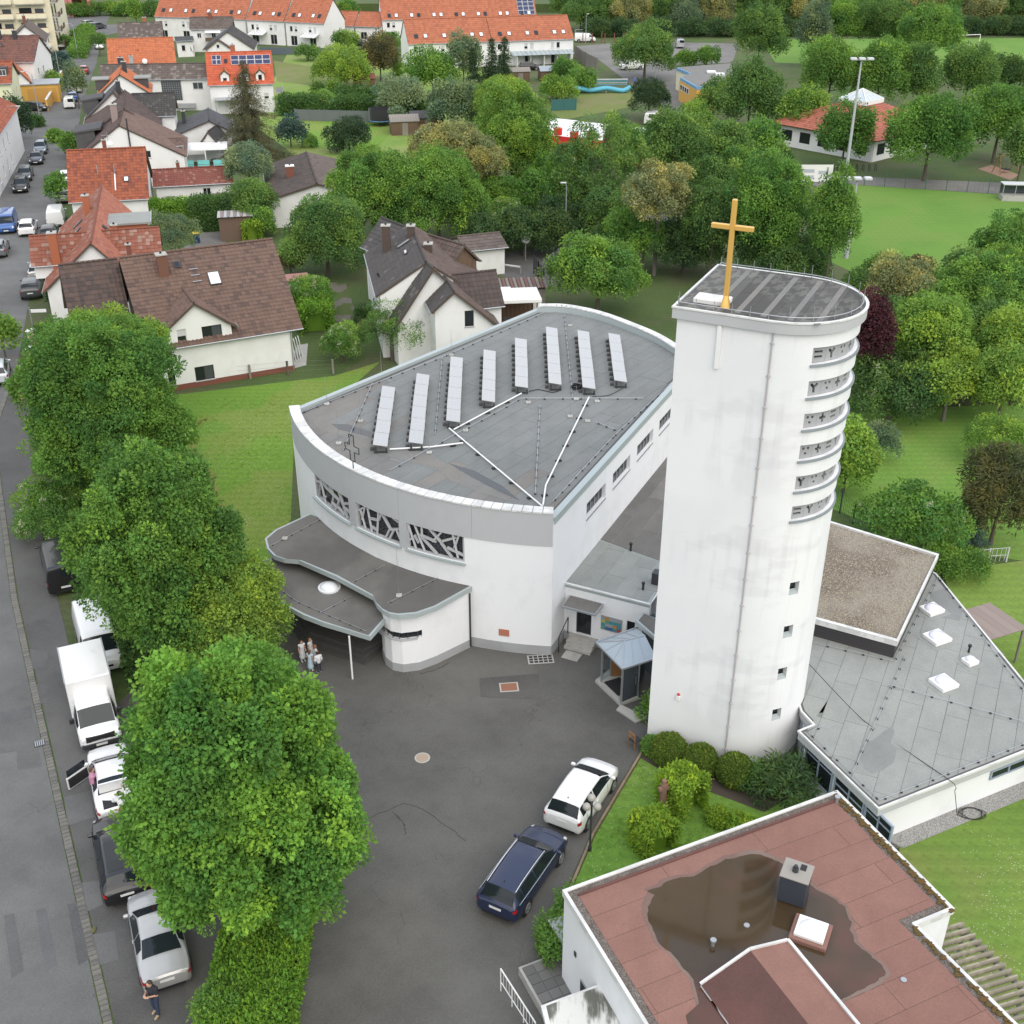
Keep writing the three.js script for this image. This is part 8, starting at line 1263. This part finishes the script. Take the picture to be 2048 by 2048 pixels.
// pose: joints in metres, z is forwards
function person(label,x,z,turn,J,clothes,o={}) {
const t=thing('person',label,'person',[x,.018,z],turn,o.group),grow=(B,k)=>B.map(([a,b,ra,rb])=>[a,b,ra + k,rb + k]),E=(n)=>J[n];
const head=[[E('neck'),E('head'),.05,.055],[E('head'),[E('head')[0],E('head')[1] + .07,E('head')[2] + .01],.09,.092],[[E('head')[0],E('head')[1] + .0,E('head')[2] + .08],[E('head')[0],E('head')[1] + .03,E('head')[2] + .1],.018,.015],[[E('head')[0] - .09,E('head')[1] + .03,E('head')[2]],[E('head')[0] - .095,E('head')[1] + .06,E('head')[2]],.015,.02],[[E('head')[0] + .09,E('head')[1] + .03,E('head')[2]],[E('head')[0] + .095,E('head')[1] + .06,E('head')[2]],.015,.02]];
const torso=[[E('hip'),E('chest'),.13,.145],[E('chest'),E('neck'),.13,.06],[E('shL'),E('shR'),.07,.07]],arm=(s)=>[[E('sh' + s),E('el' + s),.052,.042],[E('el' + s),E('ha' + s),.042,.03]],leg=(s)=>[[E('hp' + s),E('kn' + s),.085,.058],[E('kn' + s),E('an' + s),.055,.04]],foot=(s)=>[[E('an' + s),[E('an' + s)[0],.04,E('an' + s)[2] + .16],.042,.035]];
const hand=(s)=>{ const h=E('ha' + s),e=E('el' + s),d=V3(h[0] - e[0],h[1] - e[1],h[2] - e[2]).normalize(),sd=V3(d.z,0,-d.x).normalize(),B=[[h,[h[0] + d.x*.07,h[1] + d.y*.07,h[2] + d.z*.07],.034,.034]]; for (let i=0; i < 4; i++) { const q=(i - 1.5)*.017,L=[.075,.085,.08,.06][i]; B.push([[h[0] + d.x*.07 + sd.x*q,h[1] + d.y*.07,h[2] + d.z*.07 + sd.z*q],[h[0] + d.x*(.07 + L) + sd.x*q*1.5,h[1] + d.y*(.07 + L) - .01,h[2] + d.z*(.07 + L) + sd.z*q*1.5],.010,.009]); } B.push([[h[0] + sd.x*.03,h[1] + d.y*.03,h[2] + sd.z*.03],[h[0] + d.x*.06 + sd.x*.065,h[1] + d.y*.06,h[2] + d.z*.06 + sd.z*.065],.012,.010]); return B; };
const all=[...head,...torso,...arm('L'),...arm('R'),...leg('L'),...leg('R'),...foot('L'),...foot('R'),...hand('L'),...hand('R')],half=o.half ?? .95,cy=half - .04;
part(t,'body',field(all,o.cells ?? 84,0,cy,0,half),flat(.46,.27,.19,.7));
for (const [nm,which,col,k] of clothes) { const B={ shirt: [...torso,...arm('L'),...arm('R')],short_shirt: [...torso,[E('shL'),V3(...E('shL')).lerp(V3(...E('elL')),.7).toArray(),.055,.05],[E('shR'),V3(...E('shR')).lerp(V3(...E('elR')),.7).toArray(),.055,.05]],trousers: [[E('hip'),[E('hip')[0],E('hip')[1] + .05,E('hip')[2]],.13,.13],...leg('L'),...leg('R')],shoes: [...foot('L'),...foot('R')],hair: [[[E('head')[0],E('head')[1] + .085,E('head')[2] - .02],[E('head')[0],E('head')[1] + .05,E('head')[2] - .045],.092,.085]],long_hair: [[[E('head')[0],E('head')[1] + .085,E('head')[2] - .02],[E('head')[0],E('head')[1] - .12,E('head')[2] - .07],.092,.075]],dress: [...torso,[E('hip'),[E('hip')[0],E('knL')[1] - .1,E('hip')[2]],.14,.2]] }[which]; part(t,nm,field(grow(B,k),o.ccells ?? 64,0,cy,0,half),flat(...col,.85)); }
return t;
}
const stand=(o={})=>({ hip: [0,.95,0],chest: [0,1.27,.01],neck: [0,1.47,.02],head: [0,1.6,.04],shL: [.18,1.4,0],shR: [-.18,1.4,0],elL: [.24,1.13,-.02],elR: [-.24,1.13,-.02],haL: [.25,.9,.08],haR: [-.25,.9,.08],hpL: [.09,.9,0],hpR: [-.09,.9,0],knL: [.1,.5,.03],knR: [-.1,.5,.03],anL: [.11,.08,0],anR: [-.11,.08,0],...o });
person('person in pink shirt and jeans standing at the open car door',-18.35,-38.75,2.0,stand({ elL: [.38,1.2,.1],haL: [.55,1.12,.25],anL: [.16,.08,.1],anR: [-.1,.08,-.12] }),[['shirt','shirt',[.50,.24,.34],.022],['jeans','trousers',[.035,.06,.12],.018],['shoes','shoes',[.7,.7,.68],.014],['hair','hair',[.10,.055,.03],.012]]);
person('person in white top and red trousers leaning into the open boot',-16.65,-37.25,3.6,stand({ hip: [0,.92,-.12],chest: [0,1.12,.14],neck: [0,1.22,.32],head: [0,1.26,.46],shL: [.18,1.18,.24],shR: [-.18,1.18,.24],elL: [.3,1.0,.42],elR: [-.24,1.24,.5],haL: [.25,.98,.62],haR: [-.2,1.4,.66],hpL: [.09,.88,-.14],hpR: [-.09,.88,-.14] }),[['top','shirt',[.66,.66,.64],.022],['trousers','trousers',[.42,.018,.035],.02],['shoes','shoes',[.05,.05,.05],.014],['hair','hair',[.05,.035,.025],.012]]);
person('person in dark polo shirt looking at a phone behind the silver sedan',-12.75,-27.75,-.5,stand({ head: [0,1.585,.08],elL: [.24,1.14,.04],elR: [-.24,1.14,.04],haL: [.08,1.2,.28],haR: [-.1,1.22,.26],anL: [.14,.08,.08],anR: [-.1,.08,-.05] }),[['polo_shirt','short_shirt',[.02,.022,.03],.024],['jeans','trousers',[.03,.045,.085],.018],['shoes','shoes',[.35,.27,.17],.014],['hair','hair',[.06,.04,.03],.012]]);
{ const p=thing('phone','dark phone held by the person in the polo shirt','phone',[-12.88,1.26,-27.5],-.5); part(p,'case',[cbx(0,0,0,.075,.15,.01,.004)],M.black); part(p,'screen',[bx(0,0,.0065,.065,.135,.003)],M.glass); }
{ // children waiting at the church door
const kid=(o={})=>stand(o),S=[[-10.85,-48.95,.6,[.62,.62,.64],'brown haired child in white dress at the canopy steps',[.16,.08,.04]],[-10.45,-49.15,1.2,[.66,.66,.66],'child with white hair wreath at the canopy steps',[.30,.17,.08]],[-10.1,-48.55,2.2,[.60,.61,.64],'red haired child in pale dress on the canopy steps',[.26,.10,.04]],[-9.85,-47.95,-2.6,[.64,.64,.66],'dark haired child in white shirt in front of the other children',[.03,.02,.018]],[-10.3,-48.1,2.8,[.40,.50,.58],'child in pale blue dress among the children at the church',[.12,.06,.03]]];
S.forEach(([x,z,a,c,l,h],i)=>{ const p=person(l,x,z,a,kid({ haL: [.2,1.0,.15 + .05*i] }),[[i === 3 ? 'shirt' : 'dress',i === 3 ? 'shirt' : 'dress',c,.025],[i === 3 ? 'trousers' : 'leggings','trousers',i === 3 ? [.03,.035,.05] : [.6,.6,.6],.012],['shoes','shoes',[.5,.5,.5],.014],['hair',i === 3 ? 'hair' : 'long_hair',h,.014]],{ cells: 60,ccells: 44,group: 'children at the church door' }); p.scale.setScalar(.74); });
person('pedestrian in blue shirt walking along the car park lane',23.18,-231.26,.5,stand({ anL: [.1,.08,.25],anR: [-.1,.08,-.25],knL: [.1,.5,.18],knR: [-.1,.5,-.02] }),[['shirt','shirt',[.10,.14,.45],.025],['trousers','trousers',[.03,.03,.04],.02],['shoes','shoes',[.05,.05,.05],.014],['hair','hair',[.05,.035,.025],.012]],{ cells: 56,ccells: 40 });
}

// ---------- small things ----------
{
const t=thing('globe_lamp','dark post lamp with three round globes beside the front lawn','street lamp',[3.26,.03,-35.64]); part(t,'post',[cyl(0,0,0,.045,2.6,10),cyl(0,0,0,.08,.25,10)],M.darkSteel);
const gm=new THREE.MeshPhysicalMaterial({ color: lin(.36,.34,.30),roughness: .35 }); for (const [a,b,c] of [[.22,2.55,.12],[-.22,2.55,.12],[0,2.72,-.22]]) { const g=part(t,'globe',[new THREE.SphereGeometry(.17,20,14).translate(a,b,c)],gm); part(g,'arm',[rod(V3(0,2.5,0),V3(a,b - .16,c),.02,6)],M.darkSteel); }
const c=thing('wooden_chair','wooden chair with dark seat standing at the tower corner','chair',[5.75,.012,-42.25],2.2); part(c,'seat',[cbx(0,.44,0,.46,.05,.44,.01)],M.black); part(c,'backrest',[cbx(0,.82,-.21,.44,.16,.03,.01),bx(0,.62,-.21,.44,.04,.03)],M.wood); for (const [a,b] of [[-.2,-.2],[.2,-.2],[-.2,.19],[.2,.19]]) part(c,'leg',[bx(a,b < 0 ? .45 : .22,b,.04,b < 0 ? .9 : .43,.04)],M.wood);
const ss=std({ map: tex(256,1.5,(u,v)=>mixc([.30,.15,.105],[.20,.13,.10],fb(u,v,2,2,5,4))),roughness: .95 }),k=thing('wayside_cross','red sandstone wayside cross between the clipped bushes','monument',[6.5,.03,-37.7],.4);
part(k,'plinth',[cbx(0,.2,0,.7,.4,.55,.03),cbx(0,.5,0,.5,.25,.4,.03)],ss); part(k,'shaft',[cbx(0,1.2,0,.26,1.2,.2,.03)],ss); part(k,'crosspiece',[cbx(0,1.55,0,.5,.2,.19,.03)],ss); part(k,'head',[cbx(0,1.9,0,.2,.24,.18,.03)],ss);
}
{ // covers and grates
const a=[-0.15,-46.75],t=thing('manhole_cover','square rust red manhole cover on the forecourt','manhole cover',[a[0],.01,a[1]],.1); part(t,'frame',[cbx(0,.005,0,.95,.02,.75,.004)],M.concrete); part(t,'lid',[cbx(0,.012,0,.8,.02,.6,.004)],flat(.26,.12,.075,.9));
const b=[-4.15,-41.45],r=thing('manhole_cover','round pale manhole cover in the middle of the forecourt','manhole cover',[b[0],.01,b[1]]); part(r,'frame',[cyl(0,0,0,.36,.012,24)],M.concrete); part(r,'lid',[cyl(0,.008,0,.29,.012,24)],flat(.36,.28,.20,.9));
const c=[1.49,-49.11],d=thing('drain_grate','metal drain grate at the foot of the church corner','grate',[c[0],.01,c[1]],.1); part(d,'frame',[cbx(0,.005,0,1.35,.02,.75,.004)],M.concrete); for (let i=0; i < 5; i++) for (let j=0; j < 3; j++) part(d,'opening',[bx(-.5 + i*.25,.016,-.22 + j*.22,.2,.006,.16)],M.black);
const e=[-22.23,-42.46],f=thing('gully_grate','dark gully grate in the road gutter','grate',[e[0],.02,e[1]],.45); part(f,'frame',[cbx(0,.01,0,.5,.03,.5,.004)],M.darkSteel); for (let i=0; i < 5; i++) part(f,'bar',[bx(-.18 + i*.09,.028,0,.04,.012,.42)],M.zinc);
const q=[-16.21,-31.48]; solo('lost_glove','small olive scrap lying on the parking lane','litter',[new THREE.IcosahedronGeometry(.12,1).scale(.8,.35,1.5).translate(q[0],.05,q[1])],flat(.12,.12,.05,1));
}
// fences: posts are parts of their fence
function fence(name,label,pts,h,step,mat,o={}) {
const t=place(name,label,'fence',(pts[0][0] + pts[pts.length - 1][0])/2,(pts[0][1] + pts[pts.length - 1][1])/2);
for (let i=0; i + 1 < pts.length; i++) { const [ax,az]=pts[i],[bx_,bz]=pts[i + 1],L=Math.hypot(bx_ - ax,bz - az),n=Math.max(1,Math.round(L/step)); for (let k=0; k <= n; k++) { const x=lerp(ax,bx_,k/n),z=lerp(az,bz,k/n); part(t,'post',[o.square ? bx(x,h/2,z,.12,h,.12) : cyl(x,0,z,o.r ?? .05,h,8)],o.postMat ?? mat); }
if (o.panel) for (let k=0; k < n; k++) part(t,'panel',[bar(V3(lerp(ax,bx_,(k + .02)/n),h*.48,lerp(az,bz,(k + .02)/n)),V3(lerp(ax,bx_,(k + .98)/n),h*.48,lerp(az,bz,(k + .98)/n)),.05,h*.9)],mat);
else { const w=[]; for (let k=1; k <= (o.wires ?? 3); k++) w.push(rod(V3(ax,h*k/(o.wires ?? 3)*.97,az),V3(bx_,h*k/(o.wires ?? 3)*.97,bz),o.wr ?? .006,4)); if (o.bars) for (let d=0; d < L; d += o.bars) w.push(rod(V3(lerp(ax,bx_,d/L),.08,lerp(az,bz,d/L)),V3(lerp(ax,bx_,d/L),h*.95,lerp(az,bz,d/L)),o.wr ?? .006,4)); part(t,'mesh_wire',w,mat,'stuff'); } }
return t;
}
fence('post_fence','wooden posts with wire between the church lawn and the white house',[[-26.91,-85.62],[-18.21,-87.89],[-14.58,-88.28]],1.2,3.4,M.woodGrey,{ r: .09 });
fence('field_fence','green wire fence along the far side of the sports field',[[37.06,-155.82],[43.33,-153.12],[62.73,-147.45]],2.0,2.6,flat(.06,.12,.09,.6),{ wires: 7,bars: .5 });
fence('garden_fence','grey panel fence along the allotment hedge',[[-35.46,-197.08],[-13.16,-194.00]],1.9,2.6,flat(.13,.145,.15,.7),{ panel: true,square: true });
fence('terrace_fence','grey panel fence behind the terraced houses',[[-55.74,-274.47],[-35.78,-273.04]],1.6,2.6,flat(.10,.125,.145,.7),{ panel: true,square: true }); fence('lane_fence','weathered board fence beside the last terrace',[[13.66,-270.52],[15.32,-258.48],[17.32,-250.72]],2.6,2.2,M.woodGrey,{ panel: true,square: true }); fence('teal_fence','teal screen fence by the meadow',[[6.67,-205.58],[10.93,-206.51]],2,2.4,flat(.035,.13,.125,.7),{ panel: true,square: true });
fence('gate_fence','dark metal gate fence at the lane entrance',[[2.21,-114.98],[2.63,-112.89],[3.12,-110.59],[3.72,-110.03]],1.9,1.2,M.darkSteel,{ wires: 4,bars: .16,square: true,wr: .012 }); fence('lane_railing','grey mesh railing beside the sunken lane',[[3.69,-115.28],[5.32,-119.34],[6.86,-121.63]],1.7,1.6,M.zinc,{ wires: 5,bars: .25,wr: .01 }); fence('mesh_fence','dark green mesh fence between the path and the back garden',[[20.51,-66.36],[21.34,-63.19],[22.13,-61.56]],1.6,1.6,flat(.02,.05,.06,.6),{ wires: 5,bars: .2,wr: .008 }); fence('white_railing','pale iron railing among the plants behind the parish hall',[[25.86,-58.35],[29.35,-58.85]],1.0,1.3,M.blind,{ wires: 2,bars: .28,wr: .02 });
fence('bollard_row','dark bollards along the car park pavement',[[29.40,-199.13],[32.05,-188.17]],.9,1.6,M.darkSteel,{ wires: 1 });
{ // garden wall at the street corner: sandstone pillars with white rails
const t=place('garden_wall','low garden wall with pale sandstone pillars at the street','wall',[-40.13,-90.46][0],[-40.13,-90.46][1]),P=[[-40.19,-92.31],[-39.97,-91.07],[-39.04,-86.93],[-38.18,-83.27]],sm=flat(.44,.33,.21,.9);
for (const [i,p] of P.entries()) { const h=i === 0 ? 2.2 : 1.1; part(t,'pillar',[cbx(p[0],h/2,p[1],.7,h,.7,.03)],sm); part(t,'pillar_cap',[cbx(p[0],h + .05,p[1],.85,.1,.85,.03)],M.coping); } for (let i=1; i + 1 < P.length; i++) { part(t,'wall_base',[bar(V3(P[i][0],.2,P[i][1]),V3(P[i + 1][0],.2,P[i + 1][1]),.25,.4)],sm); part(t,'rail',[bar(V3(P[i][0],.85,P[i][1]),V3(P[i + 1][0],.85,P[i + 1][1]),.06,.08)],M.whitePaint); }
const s=[-41.74,-96.20],g=thing('street_sign','white street name sign on a grey post at the corner','sign',[s[0],0,s[1]],.1); part(g,'post',[cyl(0,0,0,.04,2.9,8)],M.zinc); part(g,'sign_plate',[bx(.75,2.55,0,1.3,.28,.04)],M.whitePaint);
const d=[-18.25,-91.27],r=thing('drying_rack','white folded garden furniture leaning beside the brown roofed house','garden furniture',[d[0],0,d[1]],.3); for (let i=0; i < 4; i++) part(r,'folded_frame',[new THREE.BoxGeometry(.06,1.7,.7).rotateZ(.12).translate(i*.22,.85,-i*.25)],M.whitePaint); const tc=thing('turquoise_chair','pale turquoise plastic chair at the corner of the brown roofed house','chair',[d[0] - .2,0,d[1] + 1.2],.4); const tq=flat(.45,.62,.62,.6); part(tc,'seat',[bx(0,.42,0,.5,.05,.5)],tq); part(tc,'backrest',[bx(0,.75,-.24,.5,.6,.05)],tq); for (const [a,b] of [[-.2,-.2],[.2,-.2],[-.2,.2],[.2,.2]]) part(tc,'leg',[bx(a,.2,b,.05,.4,.05)],tq);
struct('patio',[sheet([[-18.60,-88.86],[-17.07,-90.05],[-17.70,-95.09],[-18.57,-94.66]],.012)],M.concrete);
}
{ // back yard: shed, bin, paving
struct('paved_yard',[sheet([[-36.34,-122.64],[-34.80,-126.80],[-35.61,-131.98],[-32.91,-131.98],[-31.44,-126.09],[-32.80,-123.31]],.012)],M.path);
const c=[-30.59,-126.80],t=thing('yard_shed','brown shed with corrugated roof in the paved yard','shed',[c[0],0,c[1] - 1.2],.2); part(t,'wall',[bx(0,1.3,0,3.6,2.6,2.4)],flat(.15,.10,.075,.9)); for (let i=0; i < 11; i++) part(t,'corrugation',[new THREE.CylinderGeometry(.18,.18,2.9,8,1,true,0,Math.PI).rotateZ(Math.PI/2).rotateY(Math.PI/2).scale(1,.5,1).translate(-1.75 + i*.35,2.66,0)],[flat(.42,.42,.43,.7),flat(.25,.20,.18,.9)][i % 2]);
const b=[-34.67,-126.09],w=thing('wheelie_bin','dark blue bin with yellow lid in the paved yard','bin',[b[0],0,b[1]],.2); part(w,'tub',[new THREE.CylinderGeometry(.52,.42,1.0,4,1).rotateY(Math.PI/4).translate(0,.55,0)],flat(.02,.05,.16,.5)); part(w,'lid',[cbx(0,1.1,0,.82,.1,.82,.03)],flat(.75,.55,.03,.5)); for (const s of [-1,1]) part(w,'wheel',[new THREE.CylinderGeometry(.1,.1,.06,10).rotateZ(Math.PI/2).translate(s*.3,.1,-.35)],M.rubber);
const q=[-20.68,-106.83],sh=thing('small_red_shed','small shed with flat reddish roof beside the brown roofed house','shed',[q[0],0,q[1]],.3); part(sh,'wall',[bx(0,1.05,0,2.6,2.1,1.8)],M.woodGrey); part(sh,'roof',[cbx(0,2.17,0,2.9,.12,2.1,.02)],flat(.34,.17,.15,.9));
const g=[-83.61,-212.95],ga=thing('ochre_garage','ochre flat roofed garage behind the black car','garage',[g[0],0,g[1] - 3],.28); part(ga,'wall',[bx(0,1.5,0,6.6,3,5.4)],M.ochre); part(ga,'roof',[cbx(0,3.1,0,7,.22,5.8,.03)],M.zinc); part(ga,'gate',[bx(.5,1.25,2.72,4.8,2.4,.06)],flat(.50,.28,.07,.7));
const wl=place('ochre_wall','ochre garden wall running along the west pavement','wall',[-83.20,-220.65][0],[-83.20,-220.65][1]),wp=[[-78.96,-205.73],[-81.55,-216.31],[-87.49,-238.70]]; for (let i=0; i < 2; i++) part(wl,'wall',[bar(V3(wp[i][0],.9,wp[i][1]),V3(wp[i + 1][0],.9,wp[i + 1][1]),.3,1.8)],M.ochre); part(wl,'coping',wp.slice(0,2).map((p,i)=>bar(V3(p[0],1.84,p[1]),V3(wp[i + 1][0],1.84,wp[i + 1][1]),.4,.08)),M.coping);
}
// lamps and masts
function streetLamp(label,x,z,h,dx,o={}) { const t=thing('street_lamp',label,'street lamp',[x,0,z]); part(t,'post',[new THREE.CylinderGeometry(.05,.09,h,8).translate(0,h/2,0)],M.zinc); part(t,'arm',[tube([V3(0,h - .02,0),V3(dx*.3,h + .35,0),V3(dx,h + .45,.05)],.04,6)],M.zinc); part(t,'lamp_head',[cbx(dx*1.15,h + .42,.05,.6,.12,.24,.03)],M.blind); return t; }
streetLamp('curved street lamp beside the conifer shrub on the west pavement',-69.92,-166.97,7,1.6); streetLamp('tall street lamp at the ochre garage',-76.22,-194.64,7.5,-1.2); streetLamp('street lamp behind the olive green street tree',-84.40,-228.87,7,-1); streetLamp('street lamp by the hedge of the flats',-94.23,-268.28,6.6,-1.1); streetLamp('lane lamp beside the locust tree',5.62,-120.64,7.4,-.3); streetLamp('short lamp beside the yellow building',27.48,-234.92,3.2,.1); streetLamp('thin lamp beside the far bus shelters',17.39,-293.44,6,.3);
{
const mast=(label,x,z,h)=>{ const t=thing('floodlight_mast',label,'floodlight',[x,0,z]); part(t,'mast',[new THREE.CylinderGeometry(.1,.24,h,10).translate(0,h/2,0)],flat(.42,.44,.46,.5)); part(t,'crossbar',[bx(0,h,0,2.6,.12,.12)],M.zinc); for (const k of [-1.05,0,1.05]) part(t,'floodlight_head',[cbx(k,h + .16,.2,.75,.3,.7,.06)],M.blind); };
const a=[43.54,-153.65]; mast('tall grey floodlight mast at the corner of the sports field',a[0],a[1],15.2); const b=[35.32,-120.32]; mast('floodlight mast half hidden by the narrow tree beside the field',b[0],b[1],8.2);
const p=[39.01,-154.19],bn=thing('banner','white printed banner on the field fence','banner',[p[0],0,p[1]],0); for (const x of [-2.9,2.9]) part(bn,'post',[cyl(x,0,0,.05,2.4,8)],M.zinc); part(bn,'cloth',[bx(0,1.2,.05,5.8,2.2,.03)],M.whitePaint); for (const [x,w,y] of [[-2,1.0,1.2],[-.3,1.6,1.5],[1.7,1.3,1.3],[-.2,1.4,.7]]) part(bn,'print',[bx(x,y,.07,w,.45,.012)],flat(.42,.45,.5,.7));
const d=[62.78,-145.00],dg=thing('dugout','grey glazed team shelter at the edge of the sports field','shelter',[d[0] + 1,0,d[1]],-.1); part(dg,'base',[bx(0,.3,0,6,.6,1.8)],M.concrete); part(dg,'back',[bx(0,1.2,-.85,6,1.3,.06)],M.glassGrey); part(dg,'roof',[bx(0,1.95,-.2,6.1,.1,1.6)],M.blind); for (let i=0; i < 5; i++) part(dg,'post',[bx(-2.95 + i*1.475,1.25,.5,.08,1.4,.08)],M.zinc);
const gl=[105.03,-287.35],go=thing('goal','white football goal on the far lawn','goal',[gl[0],0,gl[1]],.3); part(go,'goal_frame',[rod(V3(-3.6,0,0),V3(-3.6,2.5,0),.08,8),rod(V3(3.6,0,0),V3(3.6,2.5,0),.08,8),rod(V3(-3.6,2.5,0),V3(3.6,2.5,0),.08,8)],M.whitePaint);
const s=[66.81,-159.75],sw=thing('swing','wooden swing frame under the playground trees','swing',[s[0],0,s[1]],.4); for (const x of [-1.6,1.6]) for (const z of [-.8,.8]) part(sw,'leg',[rod(V3(x,0,z),V3(x*.9,2.4,0),.06,6)],M.wood); part(sw,'beam',[rod(V3(-1.6,2.4,0),V3(1.6,2.4,0),.07,6)],M.wood); part(sw,'swing_seat',[bx(0,.5,0,.9,.08,.9)],M.rubber); part(sw,'rope',[rod(V3(-.4,.5,0),V3(-.4,2.4,0),.015,4),rod(V3(.4,.5,0),V3(.4,2.4,0),.015,4)],M.zinc);
struct('sand_pit',[sheet([[63.95,-162.07],[66.68,-164.46],[68.22,-158.61],[65.92,-155.27]],.012)],flat(.30,.19,.13,1));
const bk=[46.66,-161.14]; for (let i=0; i < 8; i++) { const r=thing('bike_rack','dark hoop of the bicycle stand beside the floodlight mast','bike rack',[bk[0] - 3 + i*.85,0,bk[1]],0,'bicycle hoops beside the floodlight mast'); part(r,'hoop',[new THREE.TorusGeometry(.4,.05,6,14,Math.PI).rotateY(Math.PI/2).translate(0,.4,0),rod(V3(0,0,.4),V3(0,.4,.4),.05,6),rod(V3(0,0,-.4),V3(0,.4,-.4),.05,6)],M.darkSteel); }
const rs=[1.42,-119.34],sg=thing('round_sign','round traffic sign seen from behind at the lane','sign',[rs[0],0,rs[1]]); part(sg,'post',[cyl(0,0,0,.04,2.4,8)],M.zinc); part(sg,'disc',[new THREE.CylinderGeometry(.45,.45,.03,20).rotateX(Math.PI/2).translate(0,2.3,.06)],flat(.4,.41,.42,.5));
const wp=place('white_barrier','white painted barrier rails beside the lane','barrier',[-0.00,-115.58][0],[-0.00,-115.58][1]); part(wp,'rail',[bar(V3([-1.12,-116.20][0],.6,[-1.12,-116.20][1]),V3([0.92,-115.28][0],.6,[0.92,-115.28][1]),.08,.14)],M.whitePaint); for (const [x,z] of [[-1.08,-115.89],[0.88,-114.86]]) part(wp,'post',[bx(x,.4,z,.14,.8,.14)],M.woodGrey);
}
{ // allotments: pool, trampoline, huts; playground; fairground tent
const p=[-29.17,-210.88],t=thing('swimming_pool','rectangular blue pool behind the clipped hedge','pool',[p[0],0,p[1]],.15); part(t,'wall',[bx(0,.55,0,7.4,1.1,4.2)],M.blind); part(t,'water',[bx(0,1.06,0,7.1,.1,3.9)],new THREE.MeshPhysicalMaterial({ color: lin(.03,.42,.68),roughness: .08 }));
const a=[-21.03,-193.25],tr=thing('trampoline','round blue trampoline with dark safety net','trampoline',[a[0],0,a[1]]); part(tr,'mat',[cyl(0,.75,0,1.7,.05,24)],M.black); part(tr,'pad',[new THREE.TorusGeometry(1.8,.14,6,28).rotateX(Math.PI/2).scale(1,.5,1).translate(0,.82,0)],flat(.10,.26,.48,.6)); for (let i=0; i < 8; i++) part(tr,'pole',[cyl(Math.cos(i*.785)*1.9,0,Math.sin(i*.785)*1.9,.03,2.6,6)],M.darkSteel); part(tr,'net',[new THREE.CylinderGeometry(1.9,1.9,1.7,24,1,true).translate(0,1.75,0)],new THREE.MeshPhysicalMaterial({ color: lin(.03,.03,.035),transmission: .75,thickness: 0,roughness: .9,side: THREE.DoubleSide }));
for (const [l,[x,z],w,d,h,rc] of [['small brown garden hut with pitched roof on the allotment',[-27.50,-227.97],3.6,3,2.6,M.redBrown],['dark garden shed beside the trampoline',[-16.80,-186.67],4.2,3.2,2.6,M.woodGrey],['garden shed with grey roof panels beside the grey green tree',[-13.41,-188.82],5,3.4,2.8,M.slateSheet],['pale hut with lit window behind the conifers',[1.43,-237.17],3.6,2.6,2.4,M.woodGrey],['shed with rounded grey roof below the terrace gardens',[7.29,-238.70],4,3,2.4,M.zinc]]) { const s=thing('garden_shed',l,'shed',[x,0,z],.2); part(s,'wall',[bx(0,h*.4,0,w,h*.8,d)],M.woodBrown); for (const q of [1,-1]) part(s,'roof',[new THREE.BoxGeometry(w + .4,.1,d*.62).rotateX(q*.42).translate(0,h*.93,q*d*.27)],rc); part(s,'door',[bx(0,h*.36,d/2 + .02,.9,h*.7,.05)],M.woodGrey); }
const b=[15.28,-224.24],bl=flat(.10,.40,.55,.6),pg=thing('play_equipment','turquoise playground benches and slides on the meadow','playground',[b[0],0,b[1]],.05); for (let i=0; i < 4; i++) part(pg,'panel',[new THREE.BoxGeometry(7.6,.08,.5).translate(2.4,1.0 + i*.34,-2.4 + i*.2)],i % 2 ? M.blind : bl); part(pg,'chute',[tube([V3(-6,.3,.6),V3(-3.6,.9,.3),V3(-1,.5,.8),V3(2,.8,.4),V3(5,.4,.8),V3(6.4,.9,.2)],.42,8)],bl); for (const x of [-4,-1,2,5]) part(pg,'support',[bx(x,.3,.5,.16,.6,.16)],M.zinc);
const f=[9.93,-167.22],tent=thing('fairground_tent','white roofed fairground stall with red lights among the trees','stall',[f[0],0,f[1]],-.5),rd=flat(.62,.025,.02,.5); for (let i=0; i < 6; i++) part(tent,'roof_panel',[new THREE.BoxGeometry(3.9,.12,9).rotateX(.05).translate(-9.8 + i*4,3.7 + (i % 2)*.08,-2)],M.whitePaint); part(tent,'front_band',[bx(0,3.1,2.7,24,1.0,.2)],rd); part(tent,'back_wall',[bx(0,1.6,-1,23,3.2,.2)],flat(.55,.10,.03,.7)); for (let i=0; i < 7; i++) part(tent,'post',[bx(-11.6 + i*3.9,1.5,2.6,.25,3,.25)],M.whitePaint); for (let i=0; i < 9; i++) part(tent,'red_sign',[cyl(-10 + i*2.5,3.5 + (i % 2)*.3,2.85,.6,.9,10)],rd);
for (const [i,[x,z]] of [[19.31,-293.44],[21.53,-293.44],[23.83,-294.57]].entries()) { const s=thing('bus_shelter',['vaulted shelter at the terrace end of the bus stop','middle vaulted shelter of the bus stop','vaulted shelter beside the car park tree'][i],'shelter',[x,0,z],0,'vaulted shelters of the bus stop'); part(s,'vault',[new THREE.CylinderGeometry(3.2,3.2,4,14,1,true,-1.0,2.0).rotateX(Math.PI/2).rotateZ(0).translate(0,.2,0)],new THREE.MeshStandardMaterial({ color: lin(.40,.34,.31),roughness: .7,side: THREE.DoubleSide })); for (const a2 of [-2.6,2.6]) part(s,'post',[bx(a2,1.1,0,.2,2.2,.2)],M.redBrown); }
fence('stop_railing','pale railing behind the bus shelters',[[15.38,-303.90],[30.06,-307.54]],1.8,4,M.blind,{ wires: 3,wr: .05 });
}

renderer.render(scene,camera);
